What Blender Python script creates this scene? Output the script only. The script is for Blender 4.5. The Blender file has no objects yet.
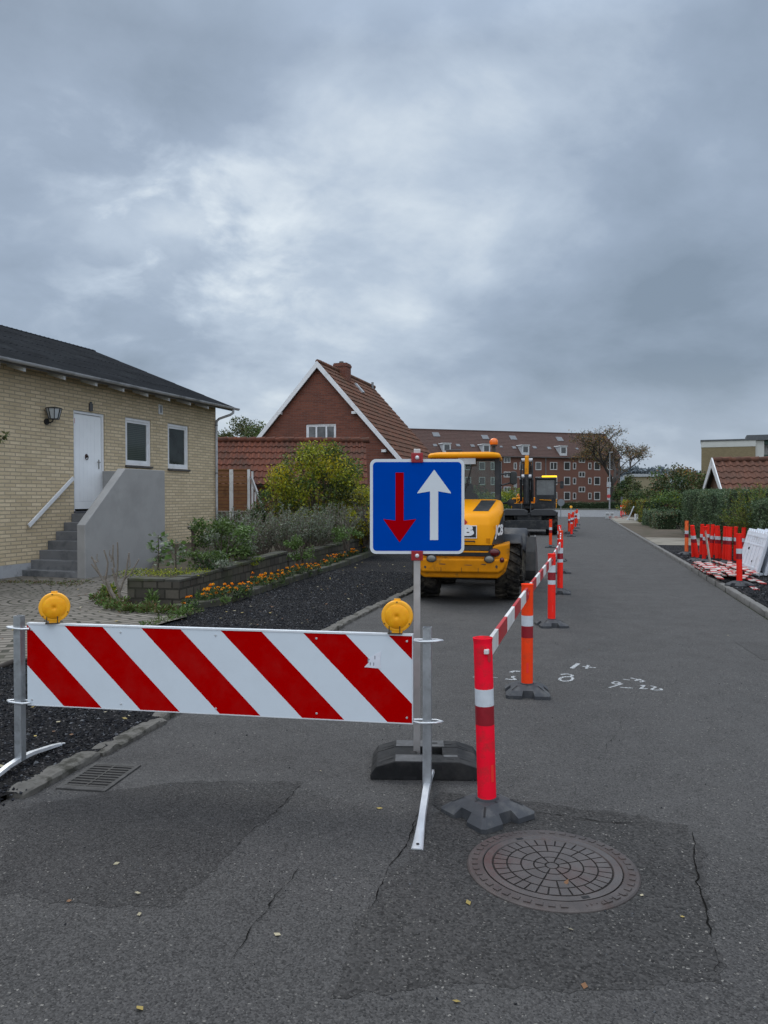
import bpy, math, random
import numpy as np
from mathutils import Vector, Matrix, Euler

sc = bpy.context.scene
C = sc.collection
R = math.radians
PI = math.pi
random.seed(7)

# ------------------------------------------------------------------ camera
CAMH = 1.7
F = 769.0
PITCH = math.atan(15.0 / F)
cam_d = bpy.data.cameras.new('camera')
cam = bpy.data.objects.new('camera', cam_d)
C.objects.link(cam)
cam.location = (0, 0, CAMH)
cam.rotation_euler = (R(90) - PITCH, 0, 0)
cam_d.sensor_width = 36
cam_d.lens = F / 1024 * 36
cam_d.clip_end = 3000
cam_d.clip_start = .05
sc.camera = cam


def ray(px, py):
    a, b = (px - 384) / F, (512 - py) / F
    cp, sp = math.cos(PITCH), math.sin(PITCH)
    return Vector((a, cp + b * sp, -sp + b * cp))


def G(px, py, h=0.0):            # the point of the level at height h seen at that pixel
    d = ray(px, py)
    t = (h - CAMH) / d.z
    return Vector((d.x * t, d.y * t, h))


def AT(px, py, Y):               # the point at depth Y seen at that pixel
    d = ray(px, py)
    t = Y / d.y
    return Vector((d.x * t, Y, CAMH + d.z * t))


def XAT(px, Y):
    return AT(px, 497, Y).x


def ZAT(py, Y):
    return AT(384, py, Y).z


# road frame: t along the street, n to its side
RD = Vector((.2471, .9690, 0))
RN = Vector((.9690, -.2471, 0))
RROT = -math.atan2(.2471, .9690)


def NT(n, t, z=0.0):
    p = RN * n + RD * t
    return Vector((p.x, p.y, z))


# ------------------------------------------------------------------ mesh builder
class MB:
    def __init__(self):
        self.v, self.f, self.m = [], [], []

    def add(self, vs, fs, m=0):
        o = len(self.v)
        self.v += [tuple(p) for p in vs]
        for f in fs:
            self.f.append([i + o for i in f])
            self.m.append(m)
        return self

    def box(self, x0, x1, y0, y1, z0, z1, m=0, M=None):
        vs = [Vector((x, y, z)) for z in (z0, z1) for y in (y0, y1) for x in (x0, x1)]
        if M is not None:
            vs = [M @ p for p in vs]
        return self.add(vs, [(0, 2, 3, 1), (4, 5, 7, 6), (0, 1, 5, 4), (2, 6, 7, 3), (0, 4, 6, 2), (1, 3, 7, 5)], m)

    def bar(self, p0, p1, w, h, m=0, up=(0, 0, 1)):      # a rectangular bar from p0 to p1
        p0, p1 = Vector(p0), Vector(p1)
        d = (p1 - p0).normalized()
        u = Vector(up)
        if abs(d.dot(u)) > .98:
            u = Vector((0, 1, 0))
        s = d.cross(u).normalized()
        u = s.cross(d).normalized()
        vs = [p + s * a * w / 2 + u * b * h / 2 for p in (p0, p1) for a, b in ((-1, -1), (1, -1), (1, 1), (-1, 1))]
        return self.add(vs, [(0, 1, 2, 3), (7, 6, 5, 4), (0, 4, 5, 1), (1, 5, 6, 2), (2, 6, 7, 3), (3, 7, 4, 0)], m)

    def tube(self, pts, rad, n=10, m=0, caps=True):
        pts = [Vector(p) for p in pts]
        if not hasattr(rad, '__len__'):
            rad = [rad] * len(pts)
        vs, fs = [], []
        ref = None
        for i, p in enumerate(pts):
            d = (pts[min(i + 1, len(pts) - 1)] - pts[max(i - 1, 0)]).normalized()
            if ref is None:
                a = Vector((0, 0, 1)) if abs(d.z) < .9 else Vector((1, 0, 0))
                ref = d.cross(a).normalized()
            else:
                ref = (ref - d * ref.dot(d)).normalized()
            b = d.cross(ref)
            for k in range(n):
                t = 2 * PI * k / n
                vs.append(p + (ref * math.cos(t) + b * math.sin(t)) * rad[i])
        for i in range(len(pts) - 1):
            for k in range(n):
                k2 = (k + 1) % n
                fs.append((i * n + k, i * n + k2, (i + 1) * n + k2, (i + 1) * n + k))
        if caps:
            fs.append(tuple(range(n - 1, -1, -1)))
            fs.append(tuple((len(pts) - 1) * n + k for k in range(n)))
        return self.add(vs, fs, m)

    def lathe(self, prof, n=24, M=None, mats=None, m=0, capb=False, capt=False):   # profile of (r, z)
        vs, fs, o = [], [], len(self.v)
        for r, z in prof:
            for k in range(n):
                t = 2 * PI * k / n
                p = Vector((r * math.cos(t), r * math.sin(t), z))
                vs.append(M @ p if M is not None else p)
        self.v += [tuple(p) for p in vs]
        for i in range(len(prof) - 1):
            for k in range(n):
                k2 = (k + 1) % n
                self.f.append([o + i * n + k, o + i * n + k2, o + (i + 1) * n + k2, o + (i + 1) * n + k])
                self.m.append(mats[i] if mats else m)
        if capb:
            self.f.append([o + k for k in range(n - 1, -1, -1)])
            self.m.append(mats[0] if mats else m)
        if capt:
            self.f.append([o + (len(prof) - 1) * n + k for k in range(n)])
            self.m.append(mats[-1] if mats else m)
        return self

    def prism(self, poly, y0, y1, M=None, m=0, side=None):  # polygon in (x, z), extruded along y
        n = len(poly)
        vs = [Vector((x, y, z)) for y in (y0, y1) for x, z in poly]
        if M is not None:
            vs = [M @ p for p in vs]
        self.add(vs, [tuple(range(n)), tuple(range(2 * n - 1, n - 1, -1))], m)
        o = len(self.v) - 2 * n
        for i in range(n):
            j = (i + 1) % n
            self.f.append([o + i, o + n + i, o + n + j, o + j])
            self.m.append(m if side is None else side)
        return self

    def plate(self, poly, z0, z1, M=None, m=0, side=None):  # polygon in (x, y), extruded along z
        Q = Matrix(((1, 0, 0, 0), (0, 0, 1, 0), (0, 1, 0, 0), (0, 0, 0, 1)))
        return self.prism(poly, z0, z1, (M @ Q) if M is not None else Q, m, side)

    def side(self, poly, x0, x1, M=None, m=0):      # polygon in (y, z), extruded along x
        Q = Matrix(((0, 1, 0, 0), (1, 0, 0, 0), (0, 0, 1, 0), (0, 0, 0, 1)))
        return self.prism(poly[::-1], x0, x1, (M @ Q) if M is not None else Q, m)

    def wall(self, x0, x1, z0, z1, holes, depth, m=0, y=0.0):  # front at y facing -y, rectangular holes with reveals
        xs = sorted({x0, x1, *[h[0] for h in holes], *[h[1] for h in holes]})
        zs = sorted({z0, z1, *[h[2] for h in holes], *[h[3] for h in holes]})
        for a, b in zip(xs, xs[1:]):
            for c, d in zip(zs, zs[1:]):
                mx, mz = (a + b) / 2, (c + d) / 2
                if any(h[0] < mx < h[1] and h[2] < mz < h[3] for h in holes):
                    continue
                self.add([(a, y, c), (b, y, c), (b, y, d), (a, y, d)], [(0, 1, 2, 3)], m)
        for a, b, c, d in [h[:4] for h in holes]:
            e = y + depth
            self.add([(a, y, c), (b, y, c), (b, y, d), (a, y, d), (a, e, c), (b, e, c), (b, e, d), (a, e, d)],
                     [(0, 4, 5, 1), (1, 5, 6, 2), (2, 6, 7, 3), (3, 7, 4, 0)], m)
        return self

    def build(self, name, mats, parent=None, smooth=None, bevel=0, seg=2, weld=False):
        me = bpy.data.meshes.new(name)
        me.from_pydata(self.v, [], self.f)
        if not isinstance(mats, (list, tuple)):
            mats = [mats]
        for q in mats:
            me.materials.append(q)
        if max(self.m, default=0) > 0:
            me.polygons.foreach_set('material_index', self.m)
        uv = me.uv_layers.new(name='UVMap')
        Z = Vector((0, 0, 1))
        co = [Vector(p) for p in self.v]
        dat = np.zeros((len(me.loops), 2), 'f')
        if len(me.polygons) < 60000:
            for p in me.polygons:
                nn = p.normal
                if abs(nn.z) > .97:
                    u, w = Vector((1, 0, 0)), Vector((0, 1, 0))
                else:
                    u = Z.cross(nn).normalized()
                    w = nn.cross(u)
                for li, vi in zip(p.loop_indices, p.vertices):
                    dat[li] = (u.dot(co[vi]), w.dot(co[vi]))
            uv.data.foreach_set('uv', dat.ravel())
        me.validate()
        me.update()
        o = bpy.data.objects.new(name, me)
        C.objects.link(o)
        if parent is not None:
            o.parent = parent
        if bevel:
            b = o.modifiers.new('bevel', 'BEVEL')
            b.width = bevel
            b.segments = seg
            b.limit_method = 'ANGLE'
            b.angle_limit = R(35)
        if smooth is not None:
            me.polygons.foreach_set('use_smooth', [True] * len(me.polygons))
            try:
                me.set_sharp_from_angle(angle=R(smooth))
            except Exception:
                pass
        return o


def np_mesh(name, verts, faces_n, nv_per, mats, midx=None, parent=None):
    """verts (N*nv_per, 3): every nv_per consecutive verts are one face."""
    me = bpy.data.meshes.new(name)
    nf = len(verts) // nv_per
    me.vertices.add(len(verts))
    me.vertices.foreach_set('co', np.asarray(verts, 'f').ravel())
    me.loops.add(nf * nv_per)
    me.loops.foreach_set('vertex_index', np.arange(nf * nv_per, dtype='i'))
    me.polygons.add(nf)
    me.polygons.foreach_set('loop_start', np.arange(0, nf * nv_per, nv_per, dtype='i'))
    me.polygons.foreach_set('loop_total', np.full(nf, nv_per, 'i'))
    for q in (mats if isinstance(mats, (list, tuple)) else [mats]):
        me.materials.append(q)
    if midx is not None:
        me.polygons.foreach_set('material_index', np.asarray(midx, 'i'))
    me.update()
    me.validate()
    o = bpy.data.objects.new(name, me)
    C.objects.link(o)
    if parent is not None:
        o.parent = parent
    return o


def leaf_verts(P, size, rng, asp=.55, updroop=0.0, axis=None):
    """kite-shaped leaves at the points P."""
    n = len(P)
    s = size * rng.uniform(.6, 1.25, (n, 1))
    a = rng.normal(size=(n, 3)) if axis is None else axis + rng.normal(size=(n, 3)) * .45
    a[:, 2] -= updroop
    a /= np.linalg.norm(a, axis=1, keepdims=True) + 1e-9
    b = np.cross(a, rng.normal(size=(n, 3)))
    b /= np.linalg.norm(b, axis=1, keepdims=True) + 1e-9
    c = np.cross(a, b)
    q = np.empty((n, 4, 3))
    q[:, 0] = P
    q[:, 1] = P + a * s * .5 + b * s * asp * .5 + c * s * .08
    q[:, 2] = P + a * s
    q[:, 3] = P + a * s * .5 - b * s * asp * .5 + c * s * .08
    return q.reshape(-1, 3)


def thing(name, label, cat, loc=(0, 0, 0), rotz=0.0, group=None):
    o = bpy.data.objects.new(name, None)
    C.objects.link(o)
    o.empty_display_size = .2
    o.location = loc
    o.rotation_euler = (0, 0, rotz)
    return tag(o, label, cat, group)


def tag(o, label, cat, group=None, kind=None):
    o['label'] = label
    o['category'] = cat
    if group:
        o['group'] = group
    if kind:
        o['kind'] = kind
    return o


def structure(o, label, cat):
    return tag(o, label, cat, kind='structure')


def kids(o):
    return [c for c in C.objects if c.parent == o]


def dup(root, loc, rotz, label, group=None):
    r = root.copy()
    C.objects.link(r)
    r.location = loc
    r.rotation_euler = (0, 0, rotz) if not hasattr(rotz, '__len__') else rotz
    r['label'] = label
    if group:
        r['group'] = group
    for ch in kids(root):
        c = ch.copy()
        C.objects.link(c)
        c.parent = r
        for g in kids(ch):
            d = g.copy()
            C.objects.link(d)
            d.parent = c
    return r


def text_geo(s, size=1.0, shear=0.0, offset=0.0, extrude=0.0):
    cu = bpy.data.curves.new('lettering', 'FONT')
    cu.body = s
    cu.size = size
    cu.shear = shear
    cu.offset = offset
    cu.extrude = extrude
    cu.resolution_u = 4
    cu.align_x = 'CENTER'
    cu.align_y = 'CENTER'
    ob = bpy.data.objects.new('lettering', cu)
    C.objects.link(ob)
    dg = bpy.context.evaluated_depsgraph_get()
    me = bpy.data.meshes.new_from_object(ob.evaluated_get(dg))
    vs = [v.co.copy() for v in me.vertices]
    fs = [tuple(p.vertices) for p in me.polygons]
    bpy.data.objects.remove(ob)
    bpy.data.curves.remove(cu)
    bpy.data.meshes.remove(me)
    return vs, fs


# ------------------------------------------------------------------ materials
class NT_:
    def __init__(self, name):
        self.mat = bpy.data.materials.new(name)
        self.mat.use_nodes = True
        self.t = self.mat.node_tree
        self.t.nodes.clear()
        self.out = self.n('ShaderNodeOutputMaterial')
        self.p = self.n('ShaderNodeBsdfPrincipled')
        self.l(self.p.outputs[0], self.out.inputs[0])
        self.tc = self.n('ShaderNodeTexCoord')

    def n(self, typ, **k):
        q = self.t.nodes.new(typ)
        for a, b in k.items():
            setattr(q, a, b)
        return q

    def l(self, a, b):
        self.t.links.new(a, b)

    def obj(self):
        return self.tc.outputs['Object']

    def uv(self):
        return self.tc.outputs['UV']

    def scaled(self, src, s):
        q = self.n('ShaderNodeMapping')
        q.inputs['Scale'].default_value = s if hasattr(s, '__len__') else (s, s, s)
        self.l(src, q.inputs[0])
        return q.outputs[0]

    def noise(self, src, scale, detail=5, rough=.55, dist=0.0):
        q = self.n('ShaderNodeTexNoise')
        q.inputs['Scale'].default_value = scale
        q.inputs['Detail'].default_value = detail
        q.inputs['Roughness'].default_value = rough
        q.inputs['Distortion'].default_value = dist
        if src is not None:
            self.l(src, q.inputs['Vector'])
        return q.outputs[0]

    def vor(self, src, scale, feature='F1', out='Distance', rnd=1.0):
        q = self.n('ShaderNodeTexVoronoi', feature=feature)
        q.inputs['Scale'].default_value = scale
        q.inputs['Randomness'].default_value = rnd
        self.l(src, q.inputs['Vector'])
        return q.outputs[out]

    def ramp(self, src, stops, interp='LINEAR'):
        q = self.n('ShaderNodeValToRGB')
        e = q.color_ramp.elements
        q.color_ramp.interpolation = interp
        while len(e) < len(stops):
            e.new(.5)
        for el, (p, c) in zip(e, stops):
            el.position = p
            el.color = (c, c, c, 1) if not hasattr(c, '__len__') else (*c, 1)
        self.l(src, q.inputs[0])
        return q.outputs[0]

    def mix(self, fac, a, b, mode='MIX'):
        q = self.n('ShaderNodeMix', data_type='RGBA', blend_type=mode)
        for i, v in ((0, fac), (6, a), (7, b)):
            if hasattr(v, 'links'):
                self.l(v, q.inputs[i])
            elif hasattr(v, '__len__'):
                q.inputs[i].default_value = (*v, 1)
            else:
                q.inputs[i].default_value = v if i == 0 else (v, v, v, 1)
        return q.outputs[2]

    def math(self, op, a, b=0.0, c=None):
        q = self.n('ShaderNodeMath', operation=op)
        for i, v in enumerate((a, b, c)):
            if v is None:
                continue
            if hasattr(v, 'links'):
                self.l(v, q.inputs[i])
            else:
                q.inputs[i].default_value = v
        return q.outputs[0]

    def bump(self, h, strength=.3, dist=.01, prev=None):
        q = self.n('ShaderNodeBump')
        q.inputs['Strength'].default_value = strength
        q.inputs['Distance'].default_value = dist
        self.l(h, q.inputs['Height'])
        if prev is not None:
            self.l(prev, q.inputs['Normal'])
        self.l(q.outputs[0], self.p.inputs['Normal'])
        return q.outputs[0]

    def set(self, col=None, rough=None, metal=None, spec=None):
        for k, v in (('Base Color', col), ('Roughness', rough), ('Metallic', metal), ('Specular IOR Level', spec)):
            if v is None:
                continue
            if hasattr(v, 'links'):
                self.l(v, self.p.inputs[k])
            elif hasattr(v, '__len__'):
                self.p.inputs[k].default_value = (*v, 1)
            else:
                self.p.inputs[k].default_value = v
        return self.mat


def sh(c, k):
    return tuple(min(.97, x * k) for x in c)


def M(name, col, rough=.6, metal=0.0, var=.15, vs=4.0, bump=0.0, bs=60.0, spec=.5, dirt=None, ds=3.0, dlo=.5, dhi=.7):
    g = NT_(name)
    o = g.obj()
    c = g.mix(g.ramp(g.noise(o, vs), [(.3, 0.), (.7, 1.)]), sh(col, 1 - var), sh(col, 1 + var))
    if dirt is not None:
        c = g.mix(g.ramp(g.noise(o, ds, 8, .65), [(dlo, 0.), (dhi, 1.)]), c, dirt)
    rr = g.ramp(g.noise(o, vs * 3, 4), [(.3, max(.02, rough - .08)), (.7, min(1, rough + .08))])
    if bump:
        g.bump(g.noise(o, bs, 5), bump, .004)
    return g.set(c, rr, metal, spec)


def m_leaf(name, col, rough=.55, trans=.25, var=.3):
    g = NT_(name)
    inf = g.n('ShaderNodeNewGeometry')
    c = g.mix(inf.outputs['Random Per Island'], sh(col, 1 - var), sh(col, 1 + var))
    g.set(c, rough, 0, .3)
    tr = g.n('ShaderNodeBsdfTranslucent')
    g.l(c, tr.inputs[0])
    mx = g.n('ShaderNodeMixShader')
    mx.inputs[0].default_value = trans
    g.l(g.p.outputs[0], mx.inputs[1])
    g.l(tr.outputs[0], mx.inputs[2])
    g.l(mx.outputs[0], g.out.inputs[0])
    return g.mat


def m_brick(name, c1, c2, mortar, bw=.24, rh=.0667, ms=.011, stain=(.08, .07, .05), samt=.35, bump=.5, off=.5, rough=.85):
    g = NT_(name)
    b = g.n('ShaderNodeTexBrick', offset=off)
    g.l(g.uv(), b.inputs['Vector'])
    b.inputs['Color1'].default_value = (*c1, 1)
    b.inputs['Color2'].default_value = (*c2, 1)
    b.inputs['Mortar'].default_value = (*mortar, 1)
    b.inputs['Scale'].default_value = 1
    b.inputs['Mortar Size'].default_value = ms
    b.inputs['Mortar Smooth'].default_value = .2
    b.inputs['Brick Width'].default_value = bw
    b.inputs['Row Height'].default_value = rh
    o = g.obj()
    c = g.mix(g.ramp(g.noise(o, 22, 3), [(.35, 0.), (.65, .35)]), b.outputs[0], sh(c1, .6))
    c = g.mix(g.math('MULTIPLY', g.ramp(g.noise(o, .9, 7, .65), [(.48, 0.), (.75, 1.)]), samt), c, stain)
    if bump:
        h = g.math('SUBTRACT', 1.0, b.outputs['Fac'])
        n1 = g.bump(h, bump, .008)
        g.bump(g.noise(o, 90, 3), .25, .003, n1)
    return g.set(c, rough, 0, .3)


def m_tiles(name, c1, c2, tw, rh, moss=(.06, .055, .03), mamt=.4, ms=.0, rough=.75, lo=.45, hi=.7):
    g = NT_(name)
    b = g.n('ShaderNodeTexBrick', offset=0)
    g.l(g.uv(), b.inputs['Vector'])
    b.inputs['Color1'].default_value = (*c1, 1)
    b.inputs['Color2'].default_value = (*c2, 1)
    b.inputs['Mortar'].default_value = (*sh(c1, .3), 1)
    b.inputs['Scale'].default_value = 1
    b.inputs['Mortar Size'].default_value = ms
    b.inputs['Brick Width'].default_value = tw
    b.inputs['Row Height'].default_value = rh
    o = g.obj()
    c = g.mix(g.math('MULTIPLY', g.ramp(g.noise(o, 1.3, 8, .7), [(lo, 0.), (hi, 1.)]), mamt), b.outputs[0], moss)
    c = g.mix(g.ramp(g.noise(o, 14, 5, .6), [(.4, 0.), (.7, .4)]), c, sh(c1, .45))
    g.bump(g.noise(o, 50, 3), .3, .004)
    return g.set(c, rough, 0, .3)


def m_glass(name, tint=(.55, .62, .6), clear=.55, rough=.03):
    g = NT_(name)
    tr = g.n('ShaderNodeBsdfTransparent')
    tr.inputs[0].default_value = (*tint, 1)
    gl = g.n('ShaderNodeBsdfGlossy')
    gl.inputs['Roughness'].default_value = rough
    fr = g.n('ShaderNodeFresnel')
    fr.inputs[0].default_value = 1.5
    mx = g.n('ShaderNodeMixShader')
    g.l(g.math('MULTIPLY', fr.outputs[0], 1.1), mx.inputs[0])
    g.l(tr.outputs[0], mx.inputs[1])
    g.l(gl.outputs[0], mx.inputs[2])
    g.l(mx.outputs[0], g.out.inputs[0])
    return g.mat


def m_emit(name, col, s):
    g = NT_(name)
    g.set(col, .4)
    g.p.inputs['Emission Color'].default_value = (*col, 1)
    g.p.inputs['Emission Strength'].default_value = s
    return g.mat


def m_stripes(name, period, axis='diag', red=(.40, .0, .0005), white=(.62, .68, .735), phase=0.0, dirty=.15, rough=.35):
    g = NT_(name)
    sx = g.n('ShaderNodeSeparateXYZ')
    g.l(g.obj(), sx.inputs[0])
    u = sx.outputs[0]
    if axis == 'diag':
        u = g.math('ADD', u, sx.outputs[2])
    k = g.math('FRACT', g.math('DIVIDE', g.math('ADD', u, phase + 50 * period), period))
    wob = g.math('ADD', k, g.math('MULTIPLY', g.math('SUBTRACT', g.noise(g.obj(), 60, 3), .5), .012))
    c = g.mix(g.math('GREATER_THAN', wob, .5), white, red)
    c = g.mix(g.math('MULTIPLY', g.ramp(g.noise(g.obj(), 5, 8, .65), [(.45, 0.), (.75, 1.)]), dirty), c, (.16, .14, .12))
    scr = g.ramp(g.noise(g.scaled(g.obj(), (6, 6, 60)), 4, 6, .7), [(.70, 0.), (.74, 1.)])
    c = g.mix(g.math('MULTIPLY', scr, dirty * 1.6), c, (.40, .36, .34))
    return g.set(c, rough, 0, .0 if axis == 'diag' else .15)

# ------------------------------------------------------------------ sky and light
SUN_EL, SUN_AZ = 48.0, -28.0          # azimuth from +Y towards +X
w = bpy.data.worlds.new('World')
sc.world = w
w.use_nodes = True
wt = w.node_tree
wt.nodes.clear()


class WN(NT_):
    def __init__(self):
        self.t = wt
        self.tc = self.n('ShaderNodeTexCoord')


g = WN()
wo = g.n('ShaderNodeOutputWorld')
sky = g.n('ShaderNodeTexSky')
sky.sky_type = 'NISHITA'
sky.sun_disc = False
sky.sun_elevation = R(SUN_EL)
sky.sun_rotation = R(SUN_AZ)
sky.air_density = 1.5
bg1 = g.n('ShaderNodeBackground')
g.l(sky.outputs[0], bg1.inputs[0])
bg1.inputs[1].default_value = .06
d = g.tc.outputs['Generated']
sx = g.n('ShaderNodeSeparateXYZ')
g.l(d, sx.inputs[0])
dx, dy, dz = sx.outputs
den = g.math('ADD', g.math('MAXIMUM', dz, 0.0), .40)
cb = g.n('ShaderNodeCombineXYZ')
g.l(g.math('DIVIDE', dx, den), cb.inputs[0])
g.l(g.math('DIVIDE', dy, den), cb.inputs[1])
cp = cb.outputs[0]
mp = g.n('ShaderNodeMapping')
mp.inputs['Location'].default_value = (3.3, 1.15, 0)
mp.inputs['Rotation'].default_value = (0, 0, R(-24))
mp.inputs['Scale'].default_value = (1.15, 1.25, 1)
g.l(cp, mp.inputs[0])
big = g.noise(mp.outputs[0], 1.0, 3, .5, .3)
med = g.noise(mp.outputs[0], 2.6, 10, .56, .25)
fin = g.noise(mp.outputs[0], 7.0, 9, .58, .15)


def lobe(az, el, pw):       # 1 towards that direction of the sky, falling off around it
    v = (math.sin(R(az)) * math.cos(R(el)), math.cos(R(az)) * math.cos(R(el)), math.sin(R(el)))
    q = g.n('ShaderNodeVectorMath', operation='DOT_PRODUCT')
    g.l(d, q.inputs[0])
    q.inputs[1].default_value = v
    return g.math('POWER', g.math('MAXIMUM', q.outputs['Value'], 0.0), pw)


dens = g.math('ADD', g.math('MULTIPLY', big, .68), g.math('MULTIPLY', med, .40))
dens = g.math('ADD', dens, g.math('MULTIPLY', fin, .11))
dens = g.math('ADD', g.math('MULTIPLY', g.math('SUBTRACT', dens, .58), 1.1), .60)
brk = g.ramp(g.noise(mp.outputs[0], 5.5, 8, .55, .3), [(.46, 0.), (.66, 1.)])
dens = g.math('SUBTRACT', dens, g.math('MULTIPLY', g.math('MULTIPLY', lobe(-15, 18, 70), brk), .17))
# thin places in the cover: low towards the horizon and where the sun stands behind it
dens = g.math('SUBTRACT', dens, g.math('MULTIPLY', lobe(-16, 20, 150), .12))
dens = g.math('SUBTRACT', dens, g.math('MULTIPLY', lobe(7, 26, 110), .07))
dens = g.math('SUBTRACT', dens, g.math('MULTIPLY', lobe(-6, 9, 30), .15))
dens = g.math('ADD', dens, g.math('MULTIPLY', lobe(-17, 26, 400), .10))
dens = g.math('ADD', dens, g.math('MULTIPLY', lobe(22, 18, 90), .10))
dens = g.math('ADD', dens, g.math('MULTIPLY', lobe(-26, 28, 60), .02))
cl = g.ramp(dens, [(.24, (.86, .89, .91)), (.34, (.64, .71, .775)), (.45, (.43, .51, .615)), (.56, (.30, .372, .478)), (.76, (.20, .258, .338))])
hz = g.ramp(dz, [(.0, 1.), (.16, 0.)])
cl = g.mix(g.math('MULTIPLY', hz, .5), cl, (.45, .52, .60))
up = g.ramp(dz, [(.50, 0.), (.95, 1.)])           # an overcast sky is brightest overhead
bk = g.math('MULTIPLY', g.ramp(g.math('MULTIPLY', dy, -1.0), [(.0, 0.), (.7, 1.)]), 1.15)
k = g.math('ADD', g.math('ADD', 1.0, g.math('MULTIPLY', up, 3.0)), bk)
cl = g.mix(g.math('MINIMUM', g.math('ADD', up, bk), 1.0), cl, (.40, .437, .487))
bg2 = g.n('ShaderNodeBackground')
g.l(cl, bg2.inputs[0])
g.l(k, bg2.inputs[1])
mx = g.n('ShaderNodeMixShader')
mx.inputs[0].default_value = .93
g.l(bg1.outputs[0], mx.inputs[1])
g.l(bg2.outputs[0], mx.inputs[2])
g.l(mx.outputs[0], wo.inputs[0])
w.cycles.sampling_method = 'MANUAL'
w.cycles.sample_map_resolution = 512

sl = bpy.data.lights.new('sun', 'SUN')
sl.energy = .9
sl.angle = R(30)
sl.color = (1.0, .96, .9)
so = bpy.data.objects.new('sun', sl)
C.objects.link(so)
sdir = Vector((math.sin(R(SUN_AZ)) * math.cos(R(SUN_EL)), math.cos(R(SUN_AZ)) * math.cos(R(SUN_EL)), math.sin(R(SUN_EL))))
so.rotation_euler = sdir.to_track_quat('Z', 'Y').to_euler()
so.location = (0, 0, 60)

sc.view_settings.view_transform = 'Standard'
sc.view_settings.look = 'None'
sc.view_settings.exposure = 0.20
sc.view_settings.gamma = 1.0
sc.view_settings.use_curve_mapping = False
sc.render.engine = 'CYCLES'
sc.cycles.use_denoising = True
sc.cycles.max_bounces = 6
sc.cycles.transparent_max_bounces = 8


# ------------------------------------------------------------------ ground materials
def m_asphalt(name, base, stones=.25, grain=150.0, big=.18, spec=.22):
    g = NT_(name)
    o = g.obj()
    n1 = g.noise(o, .55, 6, .6)
    c = g.mix(g.ramp(n1, [(.32, 0.), (.68, 1.)]), sh(base, 1 - big), sh(base, 1 + big))
    n2 = g.noise(o, 3.1, 7, .65)
    c = g.mix(g.math('MULTIPLY', g.ramp(n2, [(.52, 0.), (.72, 1.)]), .50), c, sh(base, .55))
    c = g.mix(g.math('MULTIPLY', g.ramp(g.noise(o, 1.4, 6, .7, .4), [(.55, 0.), (.72, 1.)]), .45), c, sh(base, 1.6))
    v = g.n('ShaderNodeTexVoronoi')
    v.inputs['Scale'].default_value = grain
    g.l(o, v.inputs['Vector'])
    sp = g.n('ShaderNodeSeparateColor')
    g.l(v.outputs['Color'], sp.inputs[0])
    c = g.mix(g.math('MULTIPLY', g.ramp(sp.outputs[0], [(.0, 0.), (1., 1.)]), .85), c, sh(base, 2.3))
    c = g.mix(g.math('MULTIPLY', g.ramp(sp.outputs[1], [(.55, 0.), (1., 1.)]), .75), c, sh(base, .28))
    v2 = g.n('ShaderNodeTexVoronoi')
    v2.inputs['Scale'].default_value = 84
    wv = g.n('ShaderNodeVectorMath', operation='ADD')
    g.l(o, wv.inputs[0])
    nz_ = g.n('ShaderNodeTexNoise')
    nz_.inputs['Scale'].default_value = 45
    g.l(o, nz_.inputs['Vector'])
    vs_ = g.n('ShaderNodeVectorMath', operation='SCALE')
    g.l(nz_.outputs['Color'], vs_.inputs[0])
    vs_.inputs['Scale'].default_value = .022
    g.l(vs_.outputs[0], wv.inputs[1])
    g.l(wv.outputs[0], v2.inputs['Vector'])
    s2 = g.n('ShaderNodeSeparateColor')
    g.l(v2.outputs['Color'], s2.inputs[0])
    sel = g.math('MULTIPLY', g.math('GREATER_THAN', s2.outputs[0], 1 - stones * .34), g.math('LESS_THAN', v2.outputs['Distance'], g.math('ADD', .12, g.math('MULTIPLY', s2.outputs[2], .30))))
    wh = g.ramp(g.noise(o, 1.1, 4), [(.35, .25), (.65, 1.)])
    c = g.mix(g.math('MULTIPLY', g.math('MULTIPLY', sel, wh), .95), c, g.mix(s2.outputs[1], (.085, .078, .068), (.27, .255, .23)))
    h = g.math('ADD', g.math('MULTIPLY', v.outputs['Distance'], -1.0), g.math('MULTIPLY', sel, .5))
    nb = g.bump(h, .6, .007)
    g.bump(g.noise(o, 28, 4), .22, .01, nb)
    return g.set(c, g.ramp(n2, [(.3, .78), (.7, .95)]), 0, spec)


asphalt = m_asphalt('asphalt', (.0435, .0417, .0403), .5, spec=.34)
asphalt_mid = m_asphalt('asphalt_darker', (.0390, .0373, .0360), .5, 140, .30, .32)
asphalt_old = m_asphalt('asphalt_coarse', (.0300, .0286, .0275), .85, 105, .42, .24)
asphalt_new = m_asphalt('asphalt_dark', (.0310, .0297, .0288), .55, 135, .42, .24)
asphalt_far = m_asphalt('asphalt_junction', (.115, .118, .122), .1)  # paler and bluer than the street: sky reflection put into the colour
m_black = M('black_rubber', (.013, .0135, .0145), .75, 0, .3, 5, .3, 120, spec=.25, dirt=(.05, .048, .046), ds=6, dlo=.48, dhi=.8)
m_dark = M('dark_void', (.008, .008, .009), .8)

soil = M('soil', (.060, .048, .034), .95, 0, .3, 1.2, .6, 30, .2, dirt=(.035, .045, .018), ds=2)
lawn = M('lawn', (.045, .060, .020), .95, 0, .35, 2.0, .6, 40, .2, dirt=(.07, .055, .03), ds=.6)


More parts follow.
